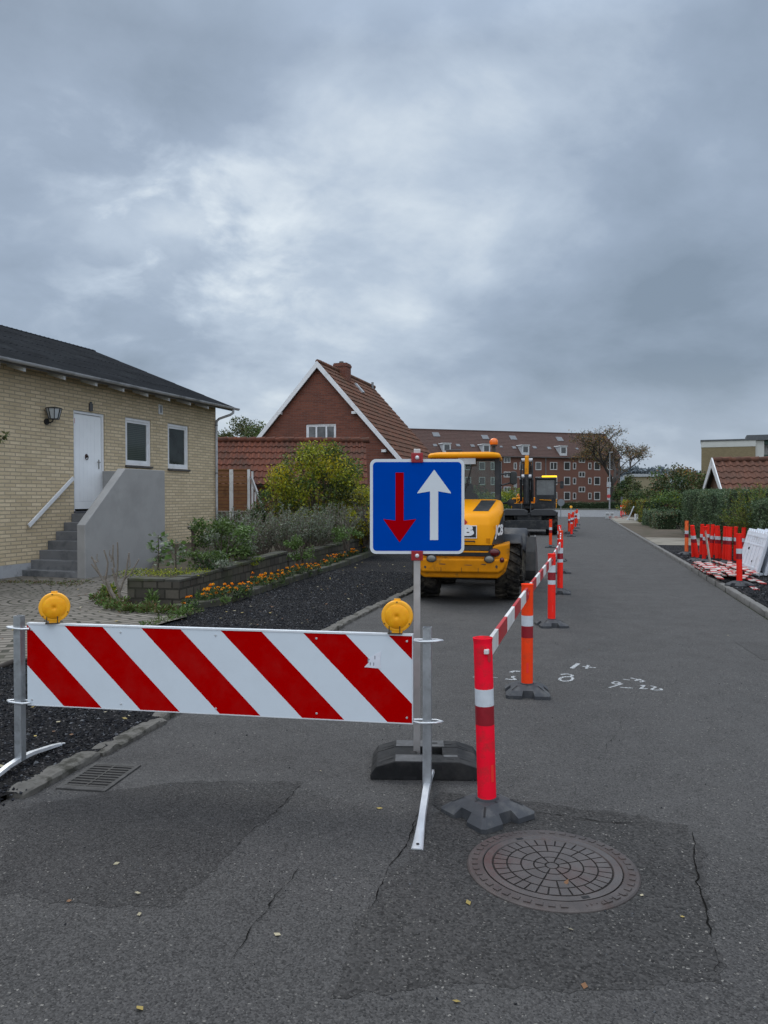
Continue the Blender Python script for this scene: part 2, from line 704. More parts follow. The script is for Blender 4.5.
def m_gravel(name, base, sc_=75.0):
    g = NT_(name)
    o = g.obj()
    v = g.n('ShaderNodeTexVoronoi')
    v.inputs['Scale'].default_value = sc_
    g.l(o, v.inputs['Vector'])
    s = g.n('ShaderNodeSeparateColor')
    g.l(v.outputs['Color'], s.inputs[0])
    c = g.mix(s.outputs[0], sh(base, .45), sh(base, 1.7))
    c = g.mix(g.math('MULTIPLY', g.math('GREATER_THAN', s.outputs[2], .95), .7), c, (.16, .15, .15))
    c = g.mix(g.ramp(g.noise(o, .8, 6, .6), [(.55, 0.), (.8, .5)]), c, (.05, .042, .034))
    g.bump(g.math('MULTIPLY', v.outputs['Distance'], -1.0), 1.0, .018)
    return g.set(c, .8, 0, .12)


gravel_m = m_gravel('black_gravel', (.0085, .0088, .0102))


def sheet(name, pts, z, m, label, cat, sub=0):
    b = MB()
    b.add([(p[0], p[1], z) for p in pts], [tuple(range(len(pts)))])
    o = b.build(name, m)
    return structure(o, label, cat)


sheet('ground', [(-900, -60), (900, -60), (900, 1500), (-900, 1500)], -.03, lawn, 'wide rough grassy ground around the street and houses', 'ground')
sheet('road', [NT(-3.12, -14), NT(2.62, -14), NT(2.45, 30), NT(2.30, 56), NT(2.6, 68), NT(-3.1, 68)], 0, asphalt,
      'grey worn asphalt street running away between the hedges and gardens', 'road')
CRX0 = NT(0, 66)
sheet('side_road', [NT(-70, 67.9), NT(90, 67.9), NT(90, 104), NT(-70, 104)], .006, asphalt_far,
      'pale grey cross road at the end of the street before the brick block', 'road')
sheet('pavement', [NT(-70, 104.2), NT(90, 104.2), NT(90, 107), NT(-70, 107)], .10, M('far_pavement', (.20, .19, .175), .9, 0, .15, 1),
      'pale pavement strip below the low hedge beyond the cross road', 'pavement')
_KP = [(28, 800), (89, 764.5), (134, 741), (175, 716), (250, 675), (330, 634), (372, 612), (412, 593)]
_KT = [(G(*p).dot(RD), G(*p).dot(RN)) for p in _KP]


def KG(t):
    if t <= _KT[0][0]:
        return _KT[0][1]
    for (a, na), (c, nc) in zip(_KT, _KT[1:]):
        if t <= c:
            return na + (nc - na) * (t - a) / (c - a)
    return _KT[-1][1]


# strip of black gravel between kerb and garden
GZ = .032
sheet('gravel_strip', [NT(-6.4, -14), NT(-3.115, -14), NT(-3.115, 3.6)] + [NT(KG(t_) - .06, t_) for t_ in (3.75, 4.6, 5.2, 6, 7, 9, 11, 13.5, 60)] + [NT(-6.4, 60)], GZ, gravel_m,
      'strip of black gravel between the stone kerb and the garden edging', 'gravel strip')


# old patches and a wide darker sheet in the asphalt (jagged outline)
def jag(pts, amp, step=.09, seed=1):
    rnd = random.Random(seed)
    out = []
    wob = 0.0
    for i, a in enumerate(pts):
        b = pts[(i + 1) % len(pts)]
        a, b = Vector(a), Vector(b)
        n = max(1, int((b - a).length / step))
        nrm = Vector((-(b - a).y, (b - a).x, 0)).normalized()
        for k in range(n):
            wob = wob * .75 + rnd.uniform(-amp, amp) * .55
            out.append(a.lerp(b, k / n) + nrm * wob * math.sin(PI * k / n) ** .4)
    return out


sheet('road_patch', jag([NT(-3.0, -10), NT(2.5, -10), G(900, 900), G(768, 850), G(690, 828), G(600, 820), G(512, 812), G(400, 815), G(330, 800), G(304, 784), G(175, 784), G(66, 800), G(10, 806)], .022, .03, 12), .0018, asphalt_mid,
      'broad slightly darker stretch of asphalt at the near end of the street', 'road patch')  # wide sheet, a little darker than the rest of the road


def patch(name, pix, m, z, label, amp=.018, seed=1):
    return sheet(name, jag([G(*p) for p in pix], amp, .03, seed), z, m, label, 'road patch')


patch('road_patch', [(442, 792), (560, 806), (688, 826), (700, 868), (722, 985), (640, 990), (470, 985), (330, 1000), (352, 925), (385, 880), (428, 835)],
      asphalt_old, .003, 'rough coarse asphalt patch around the manhole cover', .045, 3)
patch('road_patch', [(175, 783), (304, 783), (283, 805), (235, 850), (180, 905), (100, 906), (20, 898), (0, 896), (0, 812), (66, 800)],
      asphalt_new, .003, 'smooth dark asphalt patch beside the drain grate', .04, 5)
patch('road_patch', [(735, 642), (810, 642), (840, 658), (762, 660)], asphalt_mid, .003, 'small dark asphalt patch beside the kerb near the hedge', .012, 6)
patch('road_patch', [(640, 530), (676, 532), (668, 527), (636, 526)], M('worn_pale', (.16, .16, .16), .9, 0, .25, 3), .003,
      'pale worn patch along the kerb far up the street', .05, 9)


# cracks
def crack(pix, wd, seed, label):
    rnd = random.Random(seed)
    base = [G(*p) for p in pix]
    pts = []
    wob = 0.0
    for a, b in zip(base, base[1:]):
        n = max(2, int((b - a).length / .035))
        nr = Vector((-(b - a).y, (b - a).x, 0)).normalized()
        for k in range(n):
            wob = wob * .8 + rnd.gauss(0, .006)
            pts.append(a.lerp(b, k / n) + nr * wob)
    b = MB()
    vs, fs = [], []
    for i, p in enumerate(pts):
        dd = (pts[min(i + 1, len(pts) - 1)] - pts[max(0, i - 1)]).normalized()
        s = Vector((-dd.y, dd.x, 0)) * wd * .5 * rnd.choice((.12, .5, .8, 1.0, 1.2)) * rnd.uniform(.3, 1.0) * math.sin(PI * (i + .7) / (len(pts) + .4)) ** .5
        vs += [(p.x - s.x, p.y - s.y, .0065), (p.x + s.x, p.y + s.y, .0065)]
        if i:
            fs.append((2 * i - 2, 2 * i - 1, 2 * i + 1, 2 * i))
    b.add(vs, fs)
    structure(b.build('road_crack', crack_m), label, 'road crack')


crack_m = M('crack', (.010, .0095, .009), 1.0, spec=.0)
crack([(512, 812), (560, 815), (600, 822), (688, 827)], .006, 1, 'long dark crack behind the manhole cover')
crack([(690, 832), (700, 872), (712, 930), (724, 984)], .009, 2, 'jagged dark crack beyond the manhole towards the verge')
crack([(418, 812), (402, 850), (385, 885), (370, 915), (352, 925)], .008, 3, 'forked crack beside the galvanised barrier foot')
crack([(395, 830), (412, 838), (424, 812)], .006, 4, 'short curved crack beside the galvanised barrier foot')
crack([(170, 784), (240, 782), (304, 783), (270, 815), (233, 850)], .006, 5, 'straight crack along the edge of the dark patch')
crack([(305, 865), (270, 905), (225, 970)], .007, 6, 'thin crack running across the empty asphalt')
crack([(640, 690), (600, 760), (560, 815)], .002, 9, 'hairline seam running up the smooth lane')

# ------------------------------------------------------------------ sprayed white marks on the asphalt
spray = NT_('spray_paint')
al = spray.math('MULTIPLY', spray.ramp(spray.noise(spray.obj(), 130, 4, .7), [(.36, 0.), (.6, 1.)]), .85)
spray.set((.62, .64, .65), .8)
trn = spray.n('ShaderNodeBsdfTransparent')
mxs = spray.n('ShaderNodeMixShader')
spray.l(al, mxs.inputs[0])
spray.l(trn.outputs[0], mxs.inputs[1])
spray.l(spray.p.outputs[0], mxs.inputs[2])
spray.l(mxs.outputs[0], spray.out.inputs[0])


def mark(strokes, label, wd=.022):
    wd *= .62
    b = MB()
    for st in strokes:
        pts = [G(*p) for p in st]
        # resample smooth
        q = []
        for i in range(len(pts) - 1):
            p0, p1, p2, p3 = pts[max(i - 1, 0)], pts[i], pts[i + 1], pts[min(i + 2, len(pts) - 1)]
            for k in range(6):
                t = k / 6
                q.append(.5 * ((2 * p1) + (p2 - p0) * t + (2 * p0 - 5 * p1 + 4 * p2 - p3) * t * t + (3 * p1 - p0 - 3 * p2 + p3) * t ** 3))
        q.append(pts[-1])
        vs, fs = [], []
        for i, p in enumerate(q):
            dd = (q[min(i + 1, len(q) - 1)] - q[max(0, i - 1)]).normalized()
            s = Vector((-dd.y, dd.x, 0)) * wd
            vs += [(p.x - s.x, p.y - s.y, .0045), (p.x + s.x, p.y + s.y, .0045)]
            if i:
                fs.append((2 * i - 2, 2 * i - 1, 2 * i + 1, 2 * i))
        b.add(vs, fs)
    structure(b.build('road_marking', spray.mat), label, 'road marking')


def zp(x, y):           # read from an enlargement of the photograph
    return 540 + x / 4.8, 640 + y / 4.8


mark([[zp(152, 138), zp(184, 114)], ], 'short slanting white sprayed stroke on the asphalt', .035)
mark([[zp(204, 128), zp(235, 132), zp(268, 135)], [zp(232, 122), zp(222, 140)]], 'white sprayed plus mark on the asphalt')
mark([[zp(100, 168), zp(130, 165), zp(156, 172), zp(140, 178), zp(110, 180), zp(94, 190), zp(110, 199), zp(145, 197), zp(157, 186), zp(150, 178)]],
     'round white sprayed figure beside the second marker post')
mark([[zp(345, 208), zp(365, 202), zp(384, 209), zp(362, 214), zp(346, 208)], [zp(332, 231), zp(396, 212)], [zp(386, 230), zp(445, 233)],
      [zp(398, 190), zp(430, 194)], [zp(436, 184), zp(470, 192), zp(500, 199), zp(478, 204)], [zp(455, 198), zp(482, 190)],
      [zp(484, 222), zp(500, 220), zp(492, 229), zp(484, 236), zp(518, 236)], [zp(528, 222), zp(554, 228), zp(536, 240), zp(582, 242), zp(576, 234)]],
     'scribbled row of white sprayed letters and figures on the asphalt', .018)


def zq(x, y):
    return 460 + x / 6.4, 560 + y / 6.4


mark([[zq(325, 722), zq(345, 714), zq(385, 716)]], 'white sprayed dash behind the second marker post', .03)
mark([[zq(290, 764), zq(352, 768), zq(335, 752), zq(350, 746)]], 'white sprayed corner mark beside the second marker post', .022)
mark([[zq(80, 752), zq(160, 752), zq(242, 756)]], 'thin white sprayed line behind the pink marker post', .012)

# ------------------------------------------------------------------ kerbs
kstone = M('kerb_stone', (.150, .142, .128), .95, 0, .4, 9, 1.0, 30, .15, dirt=(.05, .048, .040), ds=9, dlo=.45, dhi=.62)
kstone2 = M('kerb_concrete', (.155, .150, .142), .9, 0, .2, 3, .5, 60, .3, dirt=(.09, .085, .075), ds=3)


def stone(b, t0, t1, n0, n1, z1, rnd, rough):
    nx = 14
    # rounded irregular block: grid on top and sides
    o0 = [(t0 + (t1 - t0) * i / nx) for i in range(nx + 1)]
    prof = [(n1, -.02), (n1, z1 - .012), (n1 - .010, z1), ((n0 + n1) / 2, z1 + .003), (n0, z1), (n0, -.02)]
    vs, fs = [], []
    for i, t in enumerate(o0):
        e = min(i, nx - i)
        sq = .012 if e == 0 else 0
        for j, (n, z) in enumerate(prof):
            jn, jz = rnd.gauss(0, rough), rnd.gauss(0, rough)
            if z < 0:
                jn = jz = 0
            p = NT(n - (sq if j < 3 else -sq * .4) + jn, t + (rnd.gauss(0, rough) if 0 < i < nx else 0), z - (sq if z > 0 else 0) + jz)
            vs.append(p)
        if i:
            a = (i - 1) * 6
            for j in range(5):
                fs.append((a + j, a + j + 1, a + 6 + j + 1, a + 6 + j))
    fs.append(tuple(range(6)))
    fs.append(tuple(nx * 6 + 5 - j for j in range(6)))
    b.add(vs, fs)


rnd = random.Random(11)
b = MB()
kp = [(28, 800), (89, 764.5), (134, 741), (175, 716), (250, 675), (330, 634), (372, 612), (412, 593)]
kt = [(G(*p).dot(RD), G(*p).dot(RN)) for p in kp]
ks = kt[0][0]
t = ks


def kern(t):
    for (a, na), (c, nc) in zip(kt, kt[1:]):
        if t <= c:
            return na + (nc - na) * (t - a) / (c - a)
    return kt[-1][1]


while t < 62:
    L = rnd.uniform(.55, .95) if t < 14 else 1.0
    n1 = kern(t + L / 2) + rnd.gauss(0, .006)
    stone(b, t + .006, t + L - .006, n1 - .125, n1, .046 + rnd.gauss(0, .005), rnd, .0042)
    t += L
t = ks
structure(b.build('kerb', kstone, smooth=28), 'line of old worn stone kerb beside the black gravel', 'kerb')
b = MB()
t = -2.0
rp = [(768, 618), (730, 594), (690, 569.5), (649.4, 544.5), (614, 522.6)]
rt = [(G(*p).dot(RD), G(*p).dot(RN)) for p in rp]


def kern2(t):
    if t <= rt[0][0]:
        return rt[0][1]
    for (a, na), (c, nc) in zip(rt, rt[1:]):
        if t <= c:
            return na + (nc - na) * (t - a) / (c - a)
    return rt[-1][1]


while t < 62:
    n0 = kern2(t + .5)
    p = [(t + .005, t + .995)]
    bb = MB()
    stone(bb, t + .005, t + .995, -.10, 0, .08, rnd, .002)
    # mirrored: road side is the low-n side
    vs = []
    for v in bb.v:
        V = Vector(v)
        n, tt, z = V.dot(RN), V.dot(RD), V.z
        vs.append(NT(n0 - n, tt, z))
    b.add(vs, [tuple(reversed(f)) for f in bb.f])
    t += 1.0
structure(b.build('kerb', kstone2, smooth=50), 'straight concrete kerb beside the hedge verge', 'kerb')

# right verge: dark gravel, concrete paving, pale drive, bare soil
RZ = .075
verge_m = m_gravel('verge_chippings', (.012, .012, .0135), 60)
slab = m_brick('paving_slab', (.20, .18, .15), (.16, .145, .12), (.07, .065, .055), .5, .5, .01, (.08, .075, .06), .5, .4, 0)
conc = M('pale_concrete', (.22, .20, .165), .9, 0, .2, 1.5, .4, 50, .3, dirt=(.12, .105, .08), ds=1)
earth = M('bare_earth', (.085, .068, .050), .95, 0, .3, 1.5, .6, 35, .2, dirt=(.05, .05, .028), ds=1.2)


def verge(name, t0, t1, m, z, label, n1=4.9):
    pts = [NT(kern2(t0) + .12, t0), NT(n1, t0), NT(n1, t1), NT(kern2(t1) + .12, t1)]
    if t1 - t0 > 12:
        ts = [t0 + (t1 - t0) * i / 6 for i in range(7)]
        pts = [NT(n1, t0), NT(n1, t1)] + [NT(kern2(q) + .12, q) for q in reversed(ts)]
    return sheet(name, pts, z, m, label, name.replace('_', ' '))


verge('paving', -12, 11.6, slab, RZ, 'weathered square paving behind the kerb closest to the camera')
verge('gravel_verge', 11.6, 27.5, verge_m, RZ + .006, 'dark chippings verge under the stored marker posts')
verge('driveway', 27.5, 32.5, conc, RZ + .004, 'pale concrete driveway crossing the verge between hedges', 9.0)
verge('soil_verge', 32.5, 50, earth, RZ, 'bare brown earth verge beside the small hedge', 6.0)
verge('footpath', 50, 67.5, conc, RZ + .002, 'pale footpath near the far junction', 8.0)

# ------------------------------------------------------------------ metals and plastics
galv = M('galvanised_steel', (.42, .44, .46), .42, .75, .14, 14, .12, 90, .5, dirt=(.30, .31, .32), ds=18)
galv_light = M('galvanised_bracket', (.62, .64, .66), .42, .6, .1, 14)
alu = M('aluminium_post', (.50, .49, .48), .4, .7, .1, 9)
white_edge = M('white_aluminium', (.68, .71, .74), .4, .1, .05, 5)
amber = NT_('amber_lens')
_o = amber.obj()
_w = amber.n('ShaderNodeTexWave', wave_type='RINGS', rings_direction='SPHERICAL')
_w.inputs['Scale'].default_value = 55
amber.l(_o, _w.inputs['Vector'])
amber.bump(_w.outputs[0], .25, .003)
amber.set(amber.mix(amber.ramp(amber.noise(_o, 25, 5), [(.35, 0.), (.65, 1.)]), (.88, .34, .006), (.95, .44, .012)), .35, 0, .25)
amber.p.inputs['Subsurface Weight'].default_value = .25
amber.p.inputs['Subsurface Radius'].default_value = (.02, .01, .002)
amber.p.inputs['Subsurface Scale'].default_value = .5
amber_case = M('amber_plastic', (.92, .40, .010), .45, 0, .1, 12, dirt=(.45, .2, .02), ds=20, dlo=.6, dhi=.8)
amber_core = M('amber_reflector', (.62, .22, .006), .3, 0, .2, 30, .3, 200)

# ------------------------------------------------------------------ striped barrier
BL, BR_ = Vector((XAT(18, 4.72), 4.72, 0)), Vector((XAT(427.5, 4.30), 4.30, 0))
bdir = (BR_ - BL).normalized()
blen = (BR_ - BL).length
brot = math.atan2(bdir.y, bdir.x)
bar_t = thing('striped_barrier', 'red and white diagonally striped road barrier board between two galvanised posts', 'barrier', BL, brot)
X0, X1 = .055, blen - .085
ZB, ZT = .425, .918
stripe_m = m_stripes('barrier_stripes', .5, 'diag', phase=-(ZT + X0), dirty=.07)
b = MB()
b.box(X0, X1, -.004, .022, ZB, ZT, 0)
b.box(X0, X1, -.007, .026, ZT, ZT + .010, 1)
b.box(X0, X1, -.005, .026, ZB - .006, ZB, 1)
b.box(X1, X1 + .004, -.007, .026, ZB - .006, ZT + .010, 1)
board = b.build('board', [stripe_m, white_edge], bar_t)
for x_ in (X0 + .03, X0 + .62, X0 + 1.22, X0 + 1.83, X1 - .03):
    for z_ in (ZB + .03, ZT - .03):
        MB().lathe([(.007, 0), (.006, .003), (0, .0035)], 10, Matrix.Translation((x_, -.004, z_)) @ Matrix.Rotation(R(90), 4, 'X')).build('bolt', galv_light, board)
b = MB()
st = [(0, 0), (.085, -.004), (.078, .03), (.082, .075), (.055, .062), (.045, .055), (.018, .038), (.022, .022)]
b.prism([(x * 1.18 + X1 - .275, z * 1.25 + ZT - .185) for x, z in st], -.0062, -.004)
o = b.build('torn_sticker', M('white_paper', (.66, .68, .74), .7, 0, .05, 30), board)
b = MB()
for i, (x, z, h) in enumerate([(.018, .026, .022), (.030, .010, .016), (.050, .008, .018), (.057, .045, .02), (.024, .038, .008)]):
    b.box(X1 - .272 + x, X1 - .272 + x + .0045, -.0068, -.0063, ZT - .183 + z, ZT - .183 + z + h)
o2 = b.build('sticker_print', M('grey_ink', (.16, .16, .19), .7), board)
for x in (0, blen):
    b = MB()
    s, tk, H = .0235, .004, .97
    zb = .075
    for (xa, xb, ya, yb) in ((-s, s, -s, -s + tk), (-s, s, s - tk, s), (-s, -s + tk, -s + tk, s - tk), (s - tk, s, -s + tk, s - tk)):
        b.box(x + xa, x + xb, ya, yb, zb, H)
    b.build('post', galv, bar_t)
    # arched flat foot running across the board
    b = MB()
    yy = [-.64, -.55, -.36, -.12, 0, .12, .36, .55, .64]
    zz = [.006, .012, .045, .078, .083, .078, .045, .012, .006]
    def sk(y):
        return -.035 * y if y < 0 else -.02 * y

    ww = [.030, .026, .020, .021, .022, .021, .020, .026, .030]
    hh = [.004, .005, .012, .013, .014, .013, .012, .005, .004]
    vs, fs = [], []
    for i in range(9):
        vs += [(x - ww[i] + sk(yy[i]), yy[i], zz[i] - hh[i] * .5), (x + ww[i] + sk(yy[i]), yy[i], zz[i] - hh[i] * .5), (x + ww[i] * .8 + sk(yy[i]), yy[i], zz[i] + hh[i]), (x - ww[i] * .8 + sk(yy[i]), yy[i], zz[i] + hh[i])]
        if i:
            a = 4 * i - 4
            fs += [(a, a + 1, a + 5, a + 4), (a + 1, a + 2, a + 6, a + 5), (a + 2, a + 3, a + 7, a + 6), (a + 3, a, a + 4, a + 7)]
    fs += [(3, 2, 1, 0), (32, 33, 34, 35)]
    b.add(vs, fs)
    f = b.build('foot', galv_light, bar_t, smooth=60)
    for y in (-.60, .60):
        MB().lathe([(.008, 0), (.008, .004)], 10, Matrix.Translation((x + sk(y), y, .0125)), capt=True).build('bolt_hole', m_dark, f)
    sgn = 1 if x == 0 else -1
    for z in (.893, .437):
        b = MB()
        pr = [(x + a, c, z + e) for a, c, e in ((sgn * .075, -.012, 0), (sgn * .04, -.034, 0), (-.0, -.034, .002), (-sgn * .05, -.03, .004), (-sgn * .085, 0, .004), (-sgn * .05, .03, .002), (0, .034, 0), (sgn * .04, .032, 0), (sgn * .08, .024, 0))]
        b.tube(pr, .007, 8)
        b.build('clamp_ring', galv_light, bar_t, smooth=60)


rusty = M('rusty_screw', (.16, .09, .03), .6)


def lamp(name, label, xb, turn, lean, tone):
    p = BL + bdir * xb
    T = thing('warning_lamp', label, 'warning lamp', (p.x, p.y, ZT + .0105), brot + turn, 'amber warning lamps on the striped barrier')
    Mx = Matrix.Translation((0, .012, .098)) @ Matrix.Rotation(R(90), 4, 'X') @ Matrix.Rotation(lean, 4, 'Z')
    b = MB()
    b.lathe([(.0, -.035), (.070, -.034), (.085, -.026), (.090, -.010), (.090, .010), (.087, .018), (.076, .021), (.070, .0205)], 40, Mx)
    b.box(-.018, .018, .004, .022, .184, .196)
    b.box(-.030, .030, -.006, .028, .004, .020)
    b.build('housing', amber_case, T, smooth=40, bevel=.001)
    b = MB()
    b.lathe([(.070, .0205), (.067, .0235), (.050, .030), (.026, .0335), (.009, .034), (.008, .0325), (.0, .0325)], 40, Mx)
    ln = b.build('lens', amber.mat, T, smooth=60)
    for k in range(3):
        b = MB()
        a = R(90 + 120 * k)
        b.lathe([(.0045, .019), (.0045, .0225)], 8, Mx @ Matrix.Translation((.081 * math.cos(a), .081 * math.sin(a), 0)), capt=True)
        b.build('screw', rusty, T)
    b = MB()
    for s in (-1, 1):
        b.tube([(s * .030 - .012, -.022, .0), (s * .030 - .012, -.024, .046)], .0032, 6)
    b.box(-.052, .030, -.02, .03, -.0, .005)
    b.build('bracket', M('lamp_bracket', (.07, .055, .04), .5, .5), T)
    return T


lamp('lamp', 'round amber warning lamp on the barrier end above the gravel strip', .238, R(30), R(8), 0)
lamp('lamp', 'round amber warning lamp facing forward on the barrier end beside the blue sign post', blen - .172, R(3), 0, 0)

# ------------------------------------------------------------------ rubber base block and the sign standing in it
SY = 4.80
SX = XAT(417, SY)


worn_rb = M('worn_rubber', (.075, .076, .078), .75, 0, .3, 14, .2, 90)


def rubber_block(label):
    T = thing('base_block', label, 'sign base', (XAT(426.5, 4.78), 4.785, 0), R(-2))
    L, W, H = .68, .41, .112
    sec = [(-L / 2, 0), (L / 2, 0), (L / 2, .03), (L / 2 - .035, .078), (.195, H), (-.195, H), (-L / 2 + .035, .078), (-L / 2, .03)]
    b = MB()
    b.prism(sec, -W / 2, -.075)
    b.prism(sec, .075, W / 2)
    b.prism([(-L / 2, 0), (-.06, 0), (-.06, H - .002), (-.195, H - .002), (-L / 2 + .035, .076), (-L / 2, .03)], -.0748, .0748)
    b.prism([(.10, 0), (L / 2, 0), (L / 2, .03), (L / 2 - .035, .076), (.195, H - .002), (.10, H - .002)], -.0748, .0748)
    b.box(-.0598, .0998, -.0748, .0748, 0, .07)
    b.build('body', m_black, T, bevel=.006)
    for s in (-1, 1):
        for y in (-.12, .12):
            b = MB()
            b.add([Vector(p) + Vector((0, 0, .0025)) for p in ((s * (L / 2 - .045), y - .012, .079), (s * .205, y - .012, .1095), (s * .205, y + .012, .1095), (s * (L / 2 - .045), y + .012, .079))], [(0, 1, 2, 3) if s < 0 else (3, 2, 1, 0)])
            b.build('slot', m_dark, T)
    for q in ((.12, .165, -.155, -.125, H - .001, H + .0015), (.12, .165, .125, .155, H - .001, H + .0025), (.03, .075, .125, .16, H - .001, H + .0025),
              (-.045, .09, -W / 2 - .0015, -W / 2 + .01, .062, .1), (-.14, -.06, -W / 2 - .0012, -W / 2 + .01, .0, .022)):
        b = MB()
        b.box(*q)
        b.build('slot', m_dark, T)
    for q in ((-.19, .115, .08, .20), (-.19, -.02, -.20, -.08), (.105, .19, -.115, -.08)):
        b = MB()
        b.box(*q, H - .001, H + .002)
        b.build('wear_pad', worn_rb, T, bevel=.0015)
    return T


rubber_block('black rubber base block holding the blue sign post')
sg = thing('traffic_sign', 'square blue sign with a red and a white arrow on a slim post', 'traffic sign', (SX, SY, 0), R(-1))
blue = M('sign_blue', (.0, .055, .37), .6, 0, .04, 6, spec=.0)
swhite = M('sign_white', (.60, .64, .68), .38, 0, .03, 6)
sred = M('sign_red', (.34, .0, .004), .6, 0, .05, 6, spec=.0)
zc = ZAT(506.5, SY - .03)


def rrect(w_, h_, r, n=6):
    out = []
    for cx, cy, a0 in ((w_ / 2 - r, h_ / 2 - r, 0), (-w_ / 2 + r, h_ / 2 - r, 90), (-w_ / 2 + r, -h_ / 2 + r, 180), (w_ / 2 - r, -h_ / 2 + r, 270)):
        for k in range(n + 1):
            a = R(a0 + 90 * k / n)
            out.append((cx + r * math.cos(a), cy + r * math.sin(a)))
    return out


sc_px = .585 / 484.0
b = MB()
T0 = Matrix.Translation((0, 0, zc))
b.prism(rrect(.585, .588, .038), -.034, -.022, T0, 0)
b.prism(rrect(.548, .551, .024), -.0352, -.0342, T0, 1)


def sp_(x, y):
    return ((x - 390) * sc_px, (344 - y) * sc_px)


ra = [sp_(*p) for p in ((279, 170), (321, 170), (321, 416), (385, 408), (300, 528), (216, 408), (279, 416))]
wa = [sp_(*p) for p in ((456, 516), (456, 266), (390, 277), (393, 270), (477, 155), (561, 270), (563, 277), (498, 266), (498, 516))]
b.prism(ra, -.0364, -.0354, T0, 2)
b.prism(wa, -.0364, -.0354, T0, 0)
b.prism(rrect(.575, .578, .034), -.0218, -.0200, T0, 3)
b.build('sign_panel', [swhite, blue, sred, M('sign_back', (.35, .36, .37), .5, .5)], sg)
b = MB()
zt = ZAT(448.5, SY)
b.box(-.021, .021, -.019, .019, .072, zt - .004)
b.build('post', alu, sg, bevel=.003)
for zz_, s in ((zc + .302, 1), (zc - .305, -1)):
    b = MB()
    b.box(-.036, .036, -.042, .025, zz_ - .030, zz_ + .030)
    b.box(-.036, -.022, -.047, -.040, zz_ - .030, zz_ + .030)
    b.box(.022, .036, -.047, -.040, zz_ - .030, zz_ + .030)
    c_ = b.build('clamp', M('red_plastic', (.30, .010, .016), .4, 0, .1, 20), sg, bevel=.003)
    MB().lathe([(.013, 0), (.012, .007), (.006, .010)], 14, Matrix.Translation((0, -.042, zz_)) @ Matrix.Rotation(R(90), 4, 'X'), capt=True).build('bolt', galv_light, c_)

# ------------------------------------------------------------------ marker posts
fl_pink = M('fluorescent_pink', (.96, .010, .034), .6, 0, .07, 5, .1, 60, spec=.04, dirt=(.50, .03, .035), ds=9, dlo=.48, dhi=.68)
fl_red = M('fluorescent_red', (.93, .030, .020), .6, 0, .07, 5, spec=.06, dirt=(.55, .05, .03), ds=7, dlo=.54, dhi=.75)
fl_orange = M('fluorescent_orange', (.93, .065, .016), .6, 0, .07, 5, spec=.06, dirt=(.55, .07, .03), ds=7, dlo=.52, dhi=.75)
fl_pale = M('faded_orange', (.90, .16, .035), .5, 0, .07, 5)
band_w = M('reflective_white', (.58, .62, .66), .4, 0, .06, 30, dirt=(.36, .38, .4), ds=9, dlo=.6, dhi=.8)
band_r = M('reflective_red', (.27, .007, .016), .4, 0, .1, 30)
slot_edge = M('slot_edge', (.50, .012, .020), .5)
slot_glow = M('slot_red', (.95, .03, .018), .5)


def make_marker(name, label, col, kind, group, base=True):
    T = thing(name, label, 'marker post', (0, 0, 0), 0, group)
    H = .86
    z0 = .092 if base else 0.0

    def zf(f):
        return z0 + H * (1 - f)

    if kind == 0:
        bands = [(.418, .535, 2), (.313, .418, 1)]
    else:
        bands = [(.40, .465, 1), (.28, .40, 2), (.17, .28, 1)]
    prof, ms = [], []
    zs = [1.0]
    for a, c, m_ in sorted(bands, reverse=True):
        zs += [c, a]
    zs += [.03, .0]
    for i, f in enumerate(zs):
        r = .0495 + (.004 if f < .02 else .0)
        prof.append((r, zf(f)))
    for i in range(len(zs) - 1):
        mid = (zs[i] + zs[i + 1]) / 2
        mm = 0
        for a, c, m_ in bands:
            if a < mid < c:
                mm = m_
        ms.append(mm)
    # reflective foil is wrapped round the tube: 0.8 mm proud
    p2, m2 = [], []
    for i, (r, z) in enumerate(prof[:-1]):
        mm = ms[i]
        e = .0008 if mm else 0
        p2 += [(r + e, z), (prof[i + 1][0] + e, prof[i + 1][1])]
        m2 += [mm, mm]
    m2 = m2[:-1]
    rt_, zt_ = prof[-1]
    p2 += [(rt_ - .006, zt_ + .001), (rt_ - .010, zt_ - .004), (.030, zt_ - .03)]
    m2 += [0, 0, 0, 0]
    b = MB()
    b.lathe(p2, 28, None, m2[:len(p2) - 1], capt=True)
    tube = b.build('tube', [col, band_w, band_r], T, smooth=35)
    # keyhole slot for the rail and the slot at the foot
    b = MB()
    key = [(-.021, .0), (.021, .0), (.021, -.020), (.0115, -.032), (.0115, -.078), (.0, -.088), (-.0115, -.078), (-.0115, -.032), (-.021, -.020)]
    vs = []
    for x, z in key:
        vs.append((x, -math.sqrt(.0512 ** 2 - x * x), zf(.045) + z))
    b.add(vs, [tuple(range(len(vs)))])
    b.build('rail_slot', slot_edge, tube)
    b = MB()
    for (x, z) in ((-.012, .14), ):
        vs = [(xx, -math.sqrt(.0506 ** 2 - xx * xx), z0 + zz_) for xx, zz_ in ((-.009, .10), (.009, .10), (.009, .19), (-.009, .19))]
        b.add(vs, [(0, 1, 2, 3)])
    b.build('foot_slot', slot_glow, tube)
    if base:
        make_base(T)
    return T


